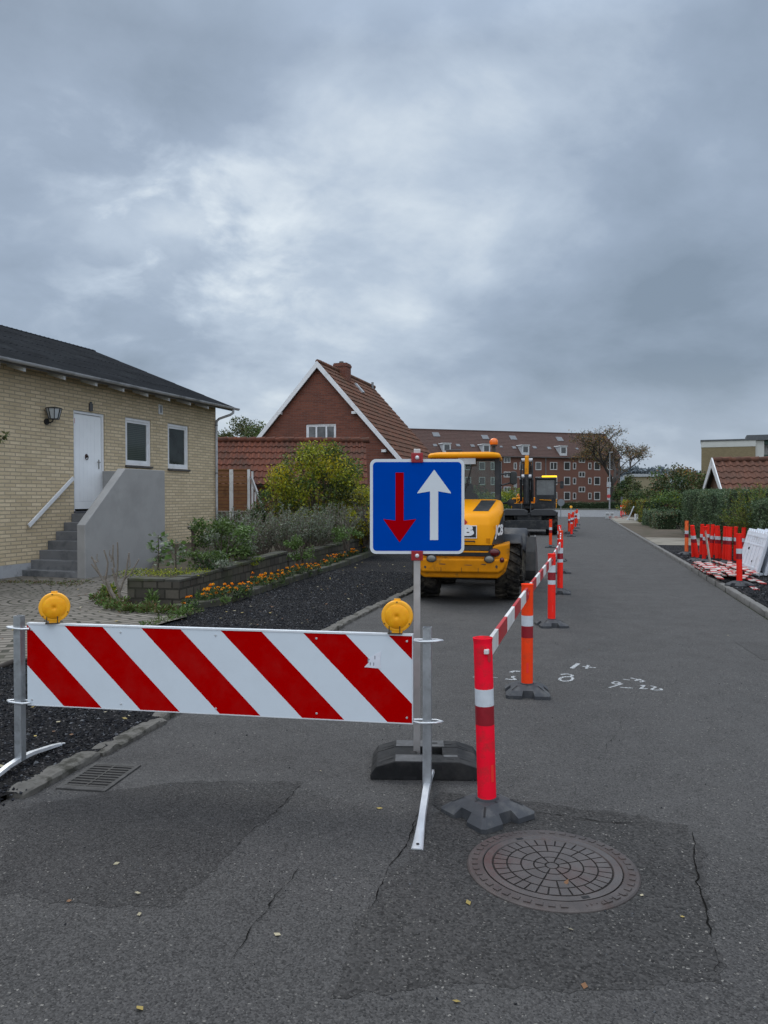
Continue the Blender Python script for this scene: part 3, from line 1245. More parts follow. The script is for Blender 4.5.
def make_base(T):
    s = .185
    nt = .042
    b = MB()
    out = []
    for k in range(4):
        c, sn = math.cos(k * PI / 2), math.sin(k * PI / 2)
        for x, y in ((-s, -s + .02), (-s + .02, -s), (-nt - .012, -s), (-nt, -s + .045), (nt, -s + .045), (nt + .012, -s)):
            out.append((x * c - y * sn, x * sn + y * c))
    n = len(out)
    top = .085

    def lay(z, k, lim):
        o_ = []
        for i, (x, y) in enumerate(out):
            if i % 6 in (3, 4):          # bottom of the notch: stays put until the slope passes it
                r_ = max(abs(x), abs(y))
                f = min(1.0, lim / r_)
            else:
                f = k
            o_.append((x * f, y * f, z))
        return o_
    vs = lay(0, 1, 1) + lay(.028, 1, 1) + lay(.062, .76, .1401) + [(x * .755, y * .755, .0622) if i % 6 not in (3, 4) else (x, y, .0622) for i, (x, y) in enumerate(out)]
    k_ = top / .185
    vs += [(x * k_, y * k_, .092) if i % 6 not in (3, 4) else (x * k_ * 1.32, y * k_ * 1.32, .092) for i, (x, y) in enumerate(out)]
    fs = []
    for k in range(4):
        for i in range(n):
            j = (i + 1) % n
            fs.append((k * n + i, k * n + j, k * n + n + j, k * n + n + i))
    fs.append(tuple(range(4 * n, 5 * n)))
    b.add(vs, fs)
    b.lathe([(.064, .090), (.060, .101), (.048, .101)], 24)
    for k in range(4):
        q = Matrix.Rotation(k * PI / 2, 4, 'Z')
        b.add([q @ Vector(p) for p in ((.066, -.006, .0935), (.082, -.006, .0935), (.082, .006, .0935), (.066, .006, .0935))], [(0, 1, 2, 3)], 1)
        q = Matrix.Rotation(k * PI / 2 + PI / 4, 4, 'Z')
        b.add([q @ Vector(p) for p in ((.122, -.005, .0925), (.188, -.005, .0655), (.188, .005, .0655), (.122, .005, .0925))], [(0, 1, 2, 3)], 1)
    b.build('base', [m_base, m_dark], T, bevel=.004)


m_base = M('grey_rubber', (.040, .043, .049), .78, 0, .22, 7, .2, 90, dirt=(.12, .118, .112), ds=9, dlo=.5, dhi=.8)
GRP = 'marker posts in the row along the lane'
mk_a = make_marker('marker_post', 'pink red marker post beside the manhole cover, first of the row', fl_pink, 0, GRP)
mk_b = make_marker('marker_post', 'orange red marker post joined by a striped rail to the pink post', fl_orange, 0, GRP)
mk_c = make_marker('marker_post', 'red marker post with two white bands, third along the row', fl_red, 1, GRP)

mA = Vector((.553, 4.08, 0))
mB_ = G(527, 694)
mC = G(551.5, 626)
mD = G(560, 593.5)
mE = G(560.5, 573)
mF = G(559.2, 561)
mG_ = G(550.5, 547.6)
mk_a.location = mA
mk_a.rotation_euler = (R(-1), R(-1.3), R(33))
mk_b.location = mB_
mk_b.rotation_euler = (0, 0, R(-7))
mk_c.location = mC
mk_c.rotation_euler = (0, 0, R(4))
dup(mk_c, mD, R(-14), 'red marker post with two white bands, fourth along the row by the front wheel', GRP)
dup(mk_b, mE, R(10), 'orange red marker post, fifth along the row beyond the wheel loader')
dup(mk_c, mF, R(-20), 'red marker post, sixth along the row just before the lone one')
dup(mk_b, mG_, R(-12), 'lone orange red marker post standing before the excavator tyre')
far = [((571.5, 536.4), 'white banded red marker post, first of the distant bunch beyond the excavator', mk_c),
       ((569, 533.6), 'plain red marker post close behind the first of the distant bunch', mk_b),
       ((573, 531.2), 'red marker post in the middle of the distant bunch', mk_b),
       ((575.4, 528.4), 'tall red marker post towards the end of the distant bunch', mk_c),
       ((577, 525), 'last red marker post of the distant bunch towards the junction', mk_b)]
fpos = []
for i, (p, lab, src) in enumerate(far):
    q = G(*p)
    fpos.append(q)
    dup(src, q, R(-15 + 20 * i), lab)

# striped rails between the posts
rail_m = m_stripes('rail_stripes', .98, 'x', (.42, .030, .035), (.66, .64, .63), .1, .35, .5)
GR = 'striped rails between the marker posts'


def rail(a, b_, za, zb_, label, over=.07, off=-.0):
    a, b_ = Vector((a.x, a.y, za)), Vector((b_.x, b_.y, zb_))
    d_ = b_ - a
    L = d_.length
    T = MB()
    h, tk = .050, .011
    T.box(-.02, L + .02, -tk, tk, -h, h)
    T.box(-over, -.021, -.012, .012, -.010, .014)
    T.box(L + .021, L + over, -.012, .012, -.010, .014)
    o = T.build('barrier_rail', rail_m, bevel=.003)
    o.rotation_euler = (0, -math.asin(d_.z / L), math.atan2(d_.y, d_.x))
    o.location = a
    return tag(o, label, 'barrier rail', GR)


dx_ = Vector((.02, 0, 0))
rail(mA, mB_, .885, .875, 'red and white rail running from the pink post to the second marker post')
rail(mB_, mC, .875, .865, 'red and white rail running from the second marker post to the third')
rail(mC, mD, .87, .865, 'red and white rail between the third and fourth marker posts')
rail(mD, mE, .865, .865, 'red and white rail beyond the fourth marker post')
rail(mE, mF, .865, .87, 'red and white rail ending at the sixth marker post')
rail(fpos[1], fpos[3], .86, .86, 'red and white rail within the distant bunch of posts')

# ------------------------------------------------------------------ manhole cover
iron = M('cast_iron', (.070, .058, .054), .5, .35, .25, 9, .35, 120, .5, dirt=(.060, .036, .030), ds=5, dlo=.5, dhi=.75)
iron_r = M('cast_iron_worn', (.100, .086, .080), .42, .45, .22, 7, .3, 140, .5, dirt=(.085, .045, .038), ds=4, dlo=.52, dhi=.72)
mh = thing('manhole_cover', 'round cast iron manhole cover with a ring pattern set in the asphalt', 'manhole cover', G(552, 868.5), R(18))


def ring_block(b, r0, r1, a0, a1, z0, z1, m=0, n=None):
    n = n or max(1, int((a1 - a0) / R(6)))
    vs, fs = [], []
    for i in range(n + 1):
        a = a0 + (a1 - a0) * i / n
        c, s = math.cos(a), math.sin(a)
        vs += [(r0 * c, r0 * s, z1), (r1 * c, r1 * s, z1), (r1 * c, r1 * s, z0), (r0 * c, r0 * s, z0)]
        if i:
            k = 4 * (i - 1)
            fs += [(k, k + 1, k + 5, k + 4), (k + 1, k + 2, k + 6, k + 5), (k + 3, k, k + 4, k + 7)]
    fs += [(0, 3, 2, 1), (4 * n, 4 * n + 1, 4 * n + 2, 4 * n + 3)]
    b.add(vs, fs, m)


b = MB()
b.lathe([(.388, .0), (.386, .007), (.380, .012), (.318, .0155), (.314, .012), (.314, .004)], 96)
for k in range(44):
    a = 2 * PI * k / 44
    if k in (9, 10, 11, 12, 31, 32, 33):
        continue
    ring_block(b, .338, .364, a, a + R(4.6), .012, .0172)
rnd = random.Random(4)
for ac, n in ((-PI / 2 + .2, 9), (PI / 2 + .1, 7)):          # worn, unreadable raised characters
    for k in range(n):
        a = ac + (k - n / 2) * R(4.2)
        for q_ in range(rnd.choice((1, 2, 2))):
            r0 = .338 + rnd.uniform(0, .014)
            a0 = a + rnd.uniform(-.02, .02)
            ring_block(b, r0, r0 + rnd.choice((.006, .014, .022)), a0, a0 + R(rnd.choice((.9, 1.6, 2.4))), .012, .0158 + .0004 * q_ + .00005 * k)
b.build('frame', iron, mh, smooth=30)
b = MB()
b.lathe([(.0, .0085), (.2695, .0085)], 72, m=1)
b.lathe([(.309, .0085), (.309, .0145), (.274, .0145), (.270, .0085)], 72)
gap = .0038
rings = [(.026, .077, 8), (.077, .128, 8), (.128, .180, 16), (.180, .217, 32), (.217, .256, 32)]
rings = [(.030, .082, 8), (.082, .140, 8), (.140, .204, 16), (.204, .268, 32)]
for r0, r1, n in rings:
    for k in range(n):
        a0, a1 = 2 * PI * k / n, 2 * PI * (k + 1) / n
        rm = (r0 + r1) / 2
        ring_block(b, r0 + gap, r1 - gap, a0 + gap / rm, a1 - gap / rm, .0085, .0142)
b.lathe([(.027, .0085), (.026, .0142), (0, .0142)], 12)
b.build('lid', [iron_r, M('lid_groove', (.012, .009, .008), .9)], mh, smooth=30)
for a, r in ((R(-92), .291), (R(92), .291)):
    b = MB()
    q = Matrix.Rotation(a, 4, 'Z') @ Matrix.Translation((r, 0, 0))
    b.add([q @ Vector(p) for p in ((-.010, -.018, .0152), (.010, -.018, .0152), (.010, .018, .0152), (-.010, .018, .0152))], [(0, 1, 2, 3)])
    b.build('lifting_slot', m_dark, mh)

# ------------------------------------------------------------------ drain grate
gp = [G(58.6, 788.4), G(105.5, 792.3), G(141.6, 766), G(91.8, 764.4)]
gc = sum(gp, Vector()) / 4
gu = (gp[2] - gp[1]).normalized()
gr = thing('drain_grate', 'rusty iron drain grate beside the old stone kerb', 'drain grate', gc, math.atan2(gu.y, gu.x))
GL, GW = (gp[2] - gp[1]).length / 2, .155
b = MB()
for a in ((-GL, GL, -GW, -GW + .028), (-GL, GL, GW - .028, GW), (-GL, -GL + .05, -GW + .028, GW - .028), (GL - .04, GL, -GW + .028, GW - .028)):
    b.box(a[0], a[1], a[2], a[3], .0, .010)
b.build('frame', M('grate_frame', (.055, .053, .05), .8, .2, .3, 12, .4, 90), gr, bevel=.002)
b = MB()
b.add([(-GL + .05, -GW + .028, .0045), (GL - .04, -GW + .028, .0045), (GL - .04, GW - .028, .0045), (-GL + .05, GW - .028, .0045)], [(0, 1, 2, 3)])
b.build('gully', m_dark, gr)
b = MB()
nb_ = 9
for k in range(nb_):
    x = -GL + .062 + (2 * GL - .115) * k / (nb_ - 1)
    b.box(x - .008, x + .008, -GW + .028, GW - .028, .005, .0095)
b.box(-GL + .05, GL - .04, -.006, .006, .005, .0092)
b.build('bars', M('grate_bar', (.04, .038, .035), .7, .4, .3, 14, .3, 90), gr)


# ------------------------------------------------------------------ roofs with real tile or sheet profiles
def tile_slope(b, org, u, v, W, L, tw, rh, amp, step, seg=6, m=0, kind='pan', seed=0, trim=None):
    """rows of tiles on the plane org + u*a + v*c; v points up the slope."""
    rnd = random.Random(seed)
    u, v, org = Vector(u).normalized(), Vector(v).normalized(), Vector(org)
    nrm = u.cross(v).normalized()
    if nrm.z < 0:
        nrm = -nrm
    nu = max(2, int(round(W / tw))) * seg
    nr = max(1, int(round(L / rh)))
    rh = L / nr
    prof = []
    for i in range(nu + 1):
        x = (i % seg) / seg
        if kind == 'pan':
            prof.append(amp * (math.sin(2 * PI * x) if x < .5 else .55 * math.sin(2 * PI * x)))
        else:
            prof.append(amp * math.sin(2 * PI * x))
    for r in range(nr):
        jig = [rnd.gauss(0, step * .10) for _ in range(nu // seg + 2)]
        vs, fs = [], []
        lo, hi = r * rh, (r + 1) * rh + rh * .05
        for i in range(nu + 1):
            base = org + u * (W * i / nu)
            j = jig[i // seg]
            vs.append(base + v * lo + nrm * (prof[i] + step + j - (step * .9 if step else 0)))
            vs.append(base + v * lo + nrm * (prof[i] + step + j))
            vs.append(base + v * hi + nrm * (prof[i] + j * .5))
            if i:
                a = 3 * i - 3
                fs += [(a, a + 3, a + 4, a + 1), (a + 1, a + 4, a + 5, a + 2)]
        b.add(vs, fs, m)


white_paint = M('white_paint', (.70, .71, .73), .45, 0, .05, 3, dirt=(.50, .50, .48), ds=2.5, dlo=.55, dhi=.8)
white_wood = M('white_wood', (.66, .67, .68), .55, 0, .07, 5, .15, 40, dirt=(.42, .42, .40), ds=4, dlo=.5, dhi=.75)
glass_dark = M('window_glass', (.020, .026, .024), .05, 0, .5, 2.8, spec=.3)
glass_cur = M('curtained_glass', (.10, .105, .11), .12, 0, .5, 2.5, spec=.6)
grey_pvc = M('grey_gutter', (.42, .43, .45), .45, 0, .1, 3, dirt=(.16, .165, .17), ds=2.5)
render_grey = M('grey_render', (.32, .315, .308), .92, 0, .06, 1.1, .25, 60, .12, dirt=(.272, .268, .262), ds=1.6, dlo=.45, dhi=.7)
render_dark = M('grey_render_step', (.165, .168, .175), .9, 0, .14, 2, .3, 60, .2, dirt=(.08, .085, .09), ds=2.5)
plinth_m = M('plinth_render', (.37, .38, .40), .9, 0, .12, 2, .3, 50, .2, dirt=(.16, .16, .155), ds=2)
ybrick = m_brick('yellow_brick', (.72, .59, .40), (.54, .43, .275), (.37, .315, .235), .285, .079, .0125, (.26, .22, .145), .35, .8)
rbrick = m_brick('red_brick', (.215, .072, .044), (.130, .044, .030), (.14, .10, .085), .285, .079, .010, (.085, .045, .033), .45, .5)

# ------------------------------------------------------------------ yellow brick house
HD = Vector((.316, .949, 0)).normalized()      # along the street front
HN = Vector((-HD.y, HD.x, 0))                  # into the house
HO = G(0, 582)
HO.z = 0
HROT = math.atan2(HD.y, HD.x)


def on_wall(px, py, off=0.0):                  # house coordinates (s, z) of the pixel on the plane y = off
    d_ = ray(px, py)
    o = HO + HN * off
    c0 = Vector((0, 0, CAMH))
    t_ = (o - c0).dot(HN) / d_.dot(HN)
    p = c0 + d_ * t_
    return (p - HO).dot(HD), p.z


def S(px, off=0.0):
    return on_wall(px, 497, off)[0]


def ZW(px, py, off=0.0):
    return on_wall(px, py, off)[1]


H1 = thing('yellow_brick_house', 'yellow brick bungalow with a dark corrugated roof, white door and grey entrance stair', 'house', HO, HROT)
s0, s1 = -7.0, S(216)
zev = ZW(236, 409.5, -.50) + .03
zr = ZW(93, 351, 4.65)
ov = .50
ridge_y = 4.65
sl = (zr - zev) / (ridge_y + ov)
ze = zev + sl * ov - .13
zpk = zev + sl * (ridge_y + ov) - .13
depth = 2 * ridge_y
door = (S(74.1), S(105.3), ZW(90, 511), ZW(80, 410.5))
win1 = (S(125.8), S(151.5), ZW(135, 465.5), ZW(135, 418.2))
win2 = (S(168.1), S(188.9), ZW(178, 469.0), ZW(178, 424.6))
zfl = door[2]
b = MB()
b.wall(s0, s1, .32, ze, [door, win1, win2], .11)
b.add([(s1, 0, .32), (s1, depth, .32), (s1, depth, ze), (s1, depth / 2, zpk), (s1, 0, ze)], [(0, 1, 2, 3, 4)])
b.add([(s0, 0, .32), (s0, depth, .32), (s0, depth, ze), (s0, depth / 2, zpk), (s0, 0, ze)], [(4, 3, 2, 1, 0)])
b.add([(s0, depth, .32), (s1, depth, .32), (s1, depth, ze), (s0, depth, ze)], [(3, 2, 1, 0)])
b.build('wall', ybrick, H1)
b = MB()
b.box(s0 - .01, s1 + .012, -.014, depth, -.05, .32)
b.build('plinth', plinth_m, H1)
# roof
vslope = Vector((0, ridge_y + ov, zr - zev))
b = MB()
tile_slope(b, (s0 - .3, -ov, zev), (1, 0, 0), vslope, s1 + .34 - s0 + .3, vslope.length, .177, 1.12, .022, .008, 6, 0, 'sin', 3)
v2 = Vector((0, -(ridge_y + ov), zr - zev))
tile_slope(b, (s0 - .3, 2 * ridge_y + ov, zev), (1, 0, 0), v2, s1 + .34 - s0 + .3, v2.length, .177, 1.12, .022, .008, 6, 0, 'sin', 4)
roof_dark = M('corrugated_roof', (.016, .018, .021), .95, 0, .25, 1.5, .3, 30, .03, dirt=(.024, .027, .030), ds=1.4)
rf = b.build('roof', roof_dark, H1, smooth=60)
b = MB()
b.tube([(s0 - .3, ridge_y, zr - .02), (s1 + .34, ridge_y, zr - .02)], .06, 10)
b.build('ridge_cap', roof_dark, rf, smooth=50)
b = MB()                                    # boarding under the sheets, verge boards
th = .05
for sgn, yy0, yy1 in ((1, -ov + .02, ridge_y), (-1, 2 * ridge_y + ov - .02, ridge_y)):
    n_ = Vector((0, -(zr - zev) * sgn, (ridge_y + ov))).normalized()
    q = [Vector((x, y, z)) for x, y, z in ((s0 - .28, yy0, zev), (s1 + .31, yy0, zev), (s1 + .31, yy1, zr), (s0 - .28, yy1, zr))]
    lo = [p - n_ * .10 for p in q]
    hi = [p - n_ * .045 for p in q]
    b.add(lo + hi, [(0, 1, 2, 3), (7, 6, 5, 4), (0, 4, 5, 1), (1, 5, 6, 2), (2, 6, 7, 3), (3, 7, 4, 0)])
b.build('soffit', M('soffit_board', (.16, .16, .165), .8, 0, .15, 3), rf)
rafters = [S(p, -.3) for p in (21, 61, 93, 120, 144, 166, 187, 205)]
for i, s in enumerate([-5.2, -3.9, -2.6, -1.3, -.4] + rafters):
    b = MB()
    b.add([Vector((s + a, y, zev - .115 + sl * (y + ov) - dz_)) for a in (-.035, .035) for y, dz_ in ((-.42, 0), (-.001, 0), (-.001, .13), (-.42, .085))],
          [(0, 1, 2, 3), (7, 6, 5, 4), (0, 4, 5, 1), (1, 5, 6, 2), (2, 6, 7, 3), (3, 7, 4, 0)])
    b.build('rafter_end', white_wood, rf)
# gutter and downpipe
b = MB()
prof = [(math.cos(a) * .062, math.sin(a) * .062) for a in [PI + PI * k / 8 for k in range(9)]]
gx0, gx1 = s0 - .3, s1 + .38
vs, fs = [], []
for x in (gx0, gx1):
    for y, z in prof:
        vs.append((x, -ov - .055 + y, zev - .005 + z))
    for y, z in reversed(prof):
        vs.append((x, -ov - .055 + y * .9, zev - .005 + z * .9 + .0))
n = len(prof) * 2
fs = [(k, (k + 1) % n, n + (k + 1) % n, n + k) for k in range(n)] + [tuple(range(n)), tuple(range(2 * n - 1, n - 1, -1))]
b.add(vs, fs)
b.build('gutter', grey_pvc, H1, smooth=40)
xd = s1 - .06
b = MB()
b.tube([(xd + .14, -ov - .055, zev - .06), (xd + .14, -ov - .05, zev - .16), (xd + .12, -ov + .04, zev - .22), (xd + .06, -.12, zev - .33), (xd + .02, -.062, zev - .40), (xd, -.06, zev - .5), (xd, -.06, .12)], .037, 12)
dp = b.build('downpipe', grey_pvc, H1, smooth=50)
b = MB()
for z in (1.1, 2.4, zev - .55):
    b.tube([(xd, -.06, z), (xd, -.06, z + .035)], .043, 12)
b.build('pipe_collar', M('dark_bracket', (.12, .12, .125), .5), dp, smooth=50)
# door
x0, x1, z0, z1 = door
b = MB()
fw = .065
for a in ((x0 + .004, x0 + fw, z0, z1 - .004), (x1 - fw, x1 - .004, z0, z1 - .004), (x0 + fw, x1 - fw, z1 - fw, z1 - .004)):
    b.box(a[0], a[1], .03, .10, a[2], a[3])
b.box(x0 + fw, x0 + fw + .012, .05, .10, z0, z1 - fw)
dframe = white_paint
d_ = MB()
D0, D1 = x0 + fw + .004, x1 - fw - .14
d_.box(D0, D1 + .135, .062, .098, z0 + .05, z1 - fw - .006)
leaf_m = M('door_paint', (.82, .84, .86), .4, 0, .04, 2)
dl = d_.build('door', leaf_m, H1, bevel=.003)
fr = b.build('door_frame', dframe, dl, bevel=.004)
b = MB()
for k in range(6):
    xx = D0 + .06 + k * (D1 - D0 - .02) / 6
    b.box(xx, xx + .006, .0600, .0622, z0 + .24, z1 - .17)
b.box(D0 + .03, D1 + .1, .060, .0622, z0 + .22, z0 + .235)
b.build('panel_groove', M('groove_grey', (.74, .76, .79), .6), dl)
b = MB()
b.box(D1 + .035, D1 + .065, .05, .062, (z0 + z1) / 2 - .16, (z0 + z1) / 2 + .06)
b.tube([(D1 + .05, .06, (z0 + z1) / 2), (D1 + .05, .01, (z0 + z1) / 2), (D1 - .06, .01, (z0 + z1) / 2)], .010, 8)
b.build('handle', M('brushed_handle', (.35, .34, .32), .35, .8), dl, smooth=50)
b = MB()
b.lathe([(.045, 0), (.043, .014), (.02, .02), (.0, .022)], 16, Matrix.Translation(((D0 + D1) / 2 + .02, .062, z0 + 1.28)) @ Matrix.Rotation(R(90), 4, 'X'))
b.tube([((D0 + D1) / 2 + .05 * math.sin(a) + .02, .045, z0 + 1.25 + .055 * math.cos(a)) for a in [R(40 + 28 * k) for k in range(11)]], .008, 6)
b.build('knocker', M('dark_brass', (.06, .035, .03), .35, .6), dl, smooth=50)
b = MB()
b.box(x0 + .07, x0 + .11, .060, .0622, z1 - .30, z1 - .18)
b.build('red_sticker', M('red_sticker', (.45, .02, .02), .5), dl)
b = MB()
b.box(x0 - .02, x1 + .02, -.05, .12, z0 - .045, z0 + .004)
b.build('threshold', M('slate_sill', (.10, .10, .11), .7, 0, .2, 6), dl, bevel=.004)


def window(T, x0, x1, z0, z1, y=.05, fw=.075, sash=.055, glass=None, bars=(), name='window', sill=True):
    b = MB()
    e = .003
    for a in ((x0 + e, x0 + fw, z0 + e, z1 - e), (x1 - fw, x1 - e, z0 + e, z1 - e), (x0 + fw, x1 - fw, z1 - fw, z1 - e), (x0 + fw, x1 - fw, z0 + e, z0 + fw)):
        b.box(a[0], a[1], y - .02, y + .05, a[2], a[3])
    f = fw
    for a in ((x0 + f, x0 + f + sash, z0 + f, z1 - f), (x1 - f - sash, x1 - f, z0 + f, z1 - f), (x0 + f + sash, x1 - f - sash, z1 - f - sash, z1 - f), (x0 + f + sash, x1 - f - sash, z0 + f, z0 + f + sash)):
        b.box(a[0], a[1], y - .003, y + .045, a[2], a[3])
    for k in bars:
        xx = x0 + (x1 - x0) * k
        b.box(xx - .04, xx + .04, y - .002, y + .048, z0 + f + sash, z1 - f - sash)
    W_ = b.build(name, white_paint, T, bevel=.003)
    b = MB()
    b.box(x0 + f + .01, x1 - f - .01, y + .02, y + .028, z0 + f + .01, z1 - f - .01)
    b.build('pane', glass or glass_dark, W_)
    if sill:
        b = MB()
        b.box(x0 - .02, x1 + .02, y - .10, y + .0, z0 - .055, z0 - .002)
        b.build('sill', M('dark_sill', (.075, .07, .068), .7, 0, .2, 8), W_, bevel=.003)
    return W_


lace = NT_('lattice_glass')
_q = lace.n('ShaderNodeTexChecker')
_q.inputs['Scale'].default_value = 30
_mm = lace.n('ShaderNodeMapping')
_mm.inputs['Rotation'].default_value = (0, R(45), 0)
lace.l(lace.obj(), _mm.inputs[0])
lace.l(_mm.outputs[0], _q.inputs['Vector'])
lace.set(lace.mix(lace.math('MULTIPLY', _q.outputs['Fac'], .5), (.035, .045, .042), (.12, .14, .135)), .15, 0, .3)
window(H1, *win1, glass=lace.mat)
window(H1, *win2)
# vent, house number, wall lamp, hand rail
sv, zv = on_wall(160, 409.5)
b = MB()
b.box(sv - .09, sv + .09, -.03, .0, zv - .13, zv + .13)
v_ = b.build('vent', white_wood, H1, bevel=.01)
b = MB()
b.box(sv - .045, sv + .045, -.034, -.029, zv - .09, zv + .09)
b.build('vent_grille', M('vent_grey', (.28, .29, .31), .7), v_)
sn, zn = on_wall(90, 407)
b = MB()
b.box(sn - .05, sn + .05, -.05, .0, zn - .10, zn + .08)
b.tube([(sn, -.025, zn + .08), (sn, -.025, zn + .12)], .03, 10)
b.build('door_light', M('dark_grey_plastic', (.07, .07, .075), .5), H1, bevel=.008)
sl_, zl = on_wall(46.5, 414)
iron_blk = M('black_lamp', (.012, .012, .013), .45)
b = MB()
b.tube([(sl_ - .02, .0, zl - .17), (sl_ - .02, -.04, zl - .17)], .065, 14)
b.tube([(sl_ - .02, -.03, zl - .17), (sl_, -.10, zl - .19), (sl_ + .02, -.15, zl - .15), (sl_ + .02, -.15, zl - .11)], .016, 8)
lm = Matrix.Translation((sl_ + .03, -.17, zl - .12)) @ Matrix.Scale(.86, 4)
b.lathe([(.0, 0), (.125, .0), (.125, .02), (.115, .02)], 8, lm)
b.lathe([(.20, .265), (.20, .285), (.10, .31), (.0, .315)], 8, lm, capb=True)
for k in range(8):
    a = 2 * PI * k / 8
    b.bar(lm @ Vector((.12 * math.cos(a), .12 * math.sin(a), .02)), lm @ Vector((.19 * math.cos(a), .19 * math.sin(a), .27)), .016, .012)
wl = b.build('wall_lamp', iron_blk, H1)
b = MB()
b.lathe([(.112, .021), (.180, .264)], 8, lm)
b.build('lamp_glass', M('frosted_glass', (.42, .45, .47), .35, 0, .1, 8), wl)
# steps and parapet of the entrance
PY = -1.6
spx = [(21, 574.5), (31, 566), (39, 556.5), (48.5, 547.5), (57.5, 538), (65, 530.5), (73, 523)]
sp_s = [S(p, 0) for p, _ in spx]
pe0, pe1 = S(84.7, PY), S(165, PY)
sp_s = [sp_s[0] + (door[0] - .10 - sp_s[0]) * k / 6 for k in range(7)]
rise = (zfl - .05) / 7
b = MB()
for k, s in enumerate(sp_s):
    b.box(s, sp_s[k + 1] + .02 if k < 6 else pe1 - .2, PY + .2, -.002 - .0005 * k, -.05 if k == 0 else rise * k - .01, rise * (k + 1))
stair = b.build('entrance_stair', render_dark, H1, bevel=.008)
zt1 = ZW(145, 469.5, PY)
zt0 = ZW(84.7, 525, PY)
sk = S(125.6, PY)
b = MB()
b.prism([(pe0, -.05), (pe1, -.05), (pe1, zt1), (sk, zt1), (pe0, zt0)], PY, PY + .2)
b.box(pe1 - .2, pe1, PY + .2, -.003, -.05, zt1)
b.build('parapet', render_grey, H1, bevel=.012)
ha, hb = on_wall(28, 526, -.05), on_wall(72.6, 478, -.05)
b = MB()
b.bar((ha[0], -.07, ha[1]), (hb[0], -.07, hb[1]), .035, .085)
hr = b.build('handrail', white_paint, H1, bevel=.006)
b = MB()
for k in (.2, .8):
    p = Vector((ha[0], -.07, ha[1])).lerp(Vector((hb[0], -.07, hb[1])), k)
    b.tube([p + Vector((0, .018, 0)), p + Vector((0, .07, -.02))], .012, 8)
b.build('rail_bracket', galv, hr)

# garden paving in front of it
pc = G(50, 604)
pav = NT_('ring_paving')
sxn = pav.n('ShaderNodeSeparateXYZ')
pav.l(pav.obj(), sxn.inputs[0])
px_ = pav.math('SUBTRACT', sxn.outputs[0], pc.x)
py_ = pav.math('SUBTRACT', sxn.outputs[1], pc.y)
rad_ = pav.math('SQRT', pav.math('ADD', pav.math('MULTIPLY', px_, px_), pav.math('MULTIPLY', py_, py_)))
rad_ = pav.math('ADD', rad_, pav.math('MULTIPLY', pav.math('SUBTRACT', pav.noise(pav.obj(), .7, 3), .5), .12))
cbn = pav.n('ShaderNodeCombineXYZ')
pav.l(pav.math('MULTIPLY', pav.math('ARCTAN2', py_, px_), 1.9), cbn.inputs[0])
pav.l(rad_, cbn.inputs[1])
bt = pav.n('ShaderNodeTexBrick')
pav.l(cbn.outputs[0], bt.inputs['Vector'])
for k_, v_ in (('Color1', (.200, .178, .152, 1)), ('Color2', (.135, .120, .102, 1)), ('Mortar', (.042, .041, .030, 1)), ('Scale', 1), ('Mortar Size', .020), ('Mortar Smooth', .3), ('Brick Width', .30), ('Row Height', .155)):
    bt.inputs[k_].default_value = v_
cc = pav.mix(pav.ramp(pav.noise(pav.obj(), 1.1, 7, .65), [(.52, 0.), (.75, .6)]), bt.outputs[0], (.075, .072, .052))
pav.bump(pav.math('SUBTRACT', 1.0, bt.outputs['Fac']), .9, .012)
pav.set(cc, .9, 0, .3)
PZ = .066
q = [G(-160, 705), G(0, 664, PZ), G(60, 650, PZ), G(120, 635, PZ), G(170, 621, PZ), G(187, 616.5, PZ), G(182, 606, PZ), G(178, 592, PZ), G(168, 570, PZ)]
far_ = HO + HD * (pe1 + .3) + HN * .3
q += [far_, HO + HD * -7 + HN * .3, HO + HD * -9 - HN * 4]
sheet('garden_paving', [(p.x, p.y) for p in q], PZ, pav.mat, 'weathered brick paving laid in rings before the entrance stair', 'paving')
sheet('garden_soil', [NT(-6.35, 11.2), NT(-6.35, 36), NT(-16, 36), NT(-16, 14), HO + HD * 1.0 + HN * .5], .05, soil,
      'dark garden soil between the yellow house and the block wall', 'soil')

# ------------------------------------------------------------------ red brick gable house
RY = 36.0
pk = AT(318.6, 362.5, RY)                      # gable peak
rdv = Vector((.285, .958, 0)).normalized()     # ridge direction
RROT2 = math.atan2(rdv.y, rdv.x) - PI / 2      # local y = along the ridge
H2 = thing('red_brick_house', 'red brick house with a steep tiled gable roof, white bargeboards and one chimney', 'house', (pk.x, pk.y, 0), RROT2)
xv = Vector((rdv.y, -rdv.x, 0))


def on_gable(px, py):
    d_ = ray(px, py)
    c0 = Vector((0, 0, CAMH))
    o = Vector((pk.x, pk.y, 0))
    t_ = (o - c0).dot(rdv) / d_.dot(rdv)
    p = c0 + d_ * t_
    return (p - o).dot(xv), p.z


zp2 = pk.z
xl, zl_ = on_gable(254.8, 440)
xr, zr_ = on_gable(398.9, 459.5)
slope = ((zp2 - zl_) / -xl + (zp2 - zr_) / xr) / 2
hw = 4.35
zeav = zp2 - slope * hw
LEN = 8.3
gw = [*on_gable(306, 424.5), *on_gable(336, 440.5)]
gwin = (gw[0], gw[2], gw[3], gw[1])
b = MB()
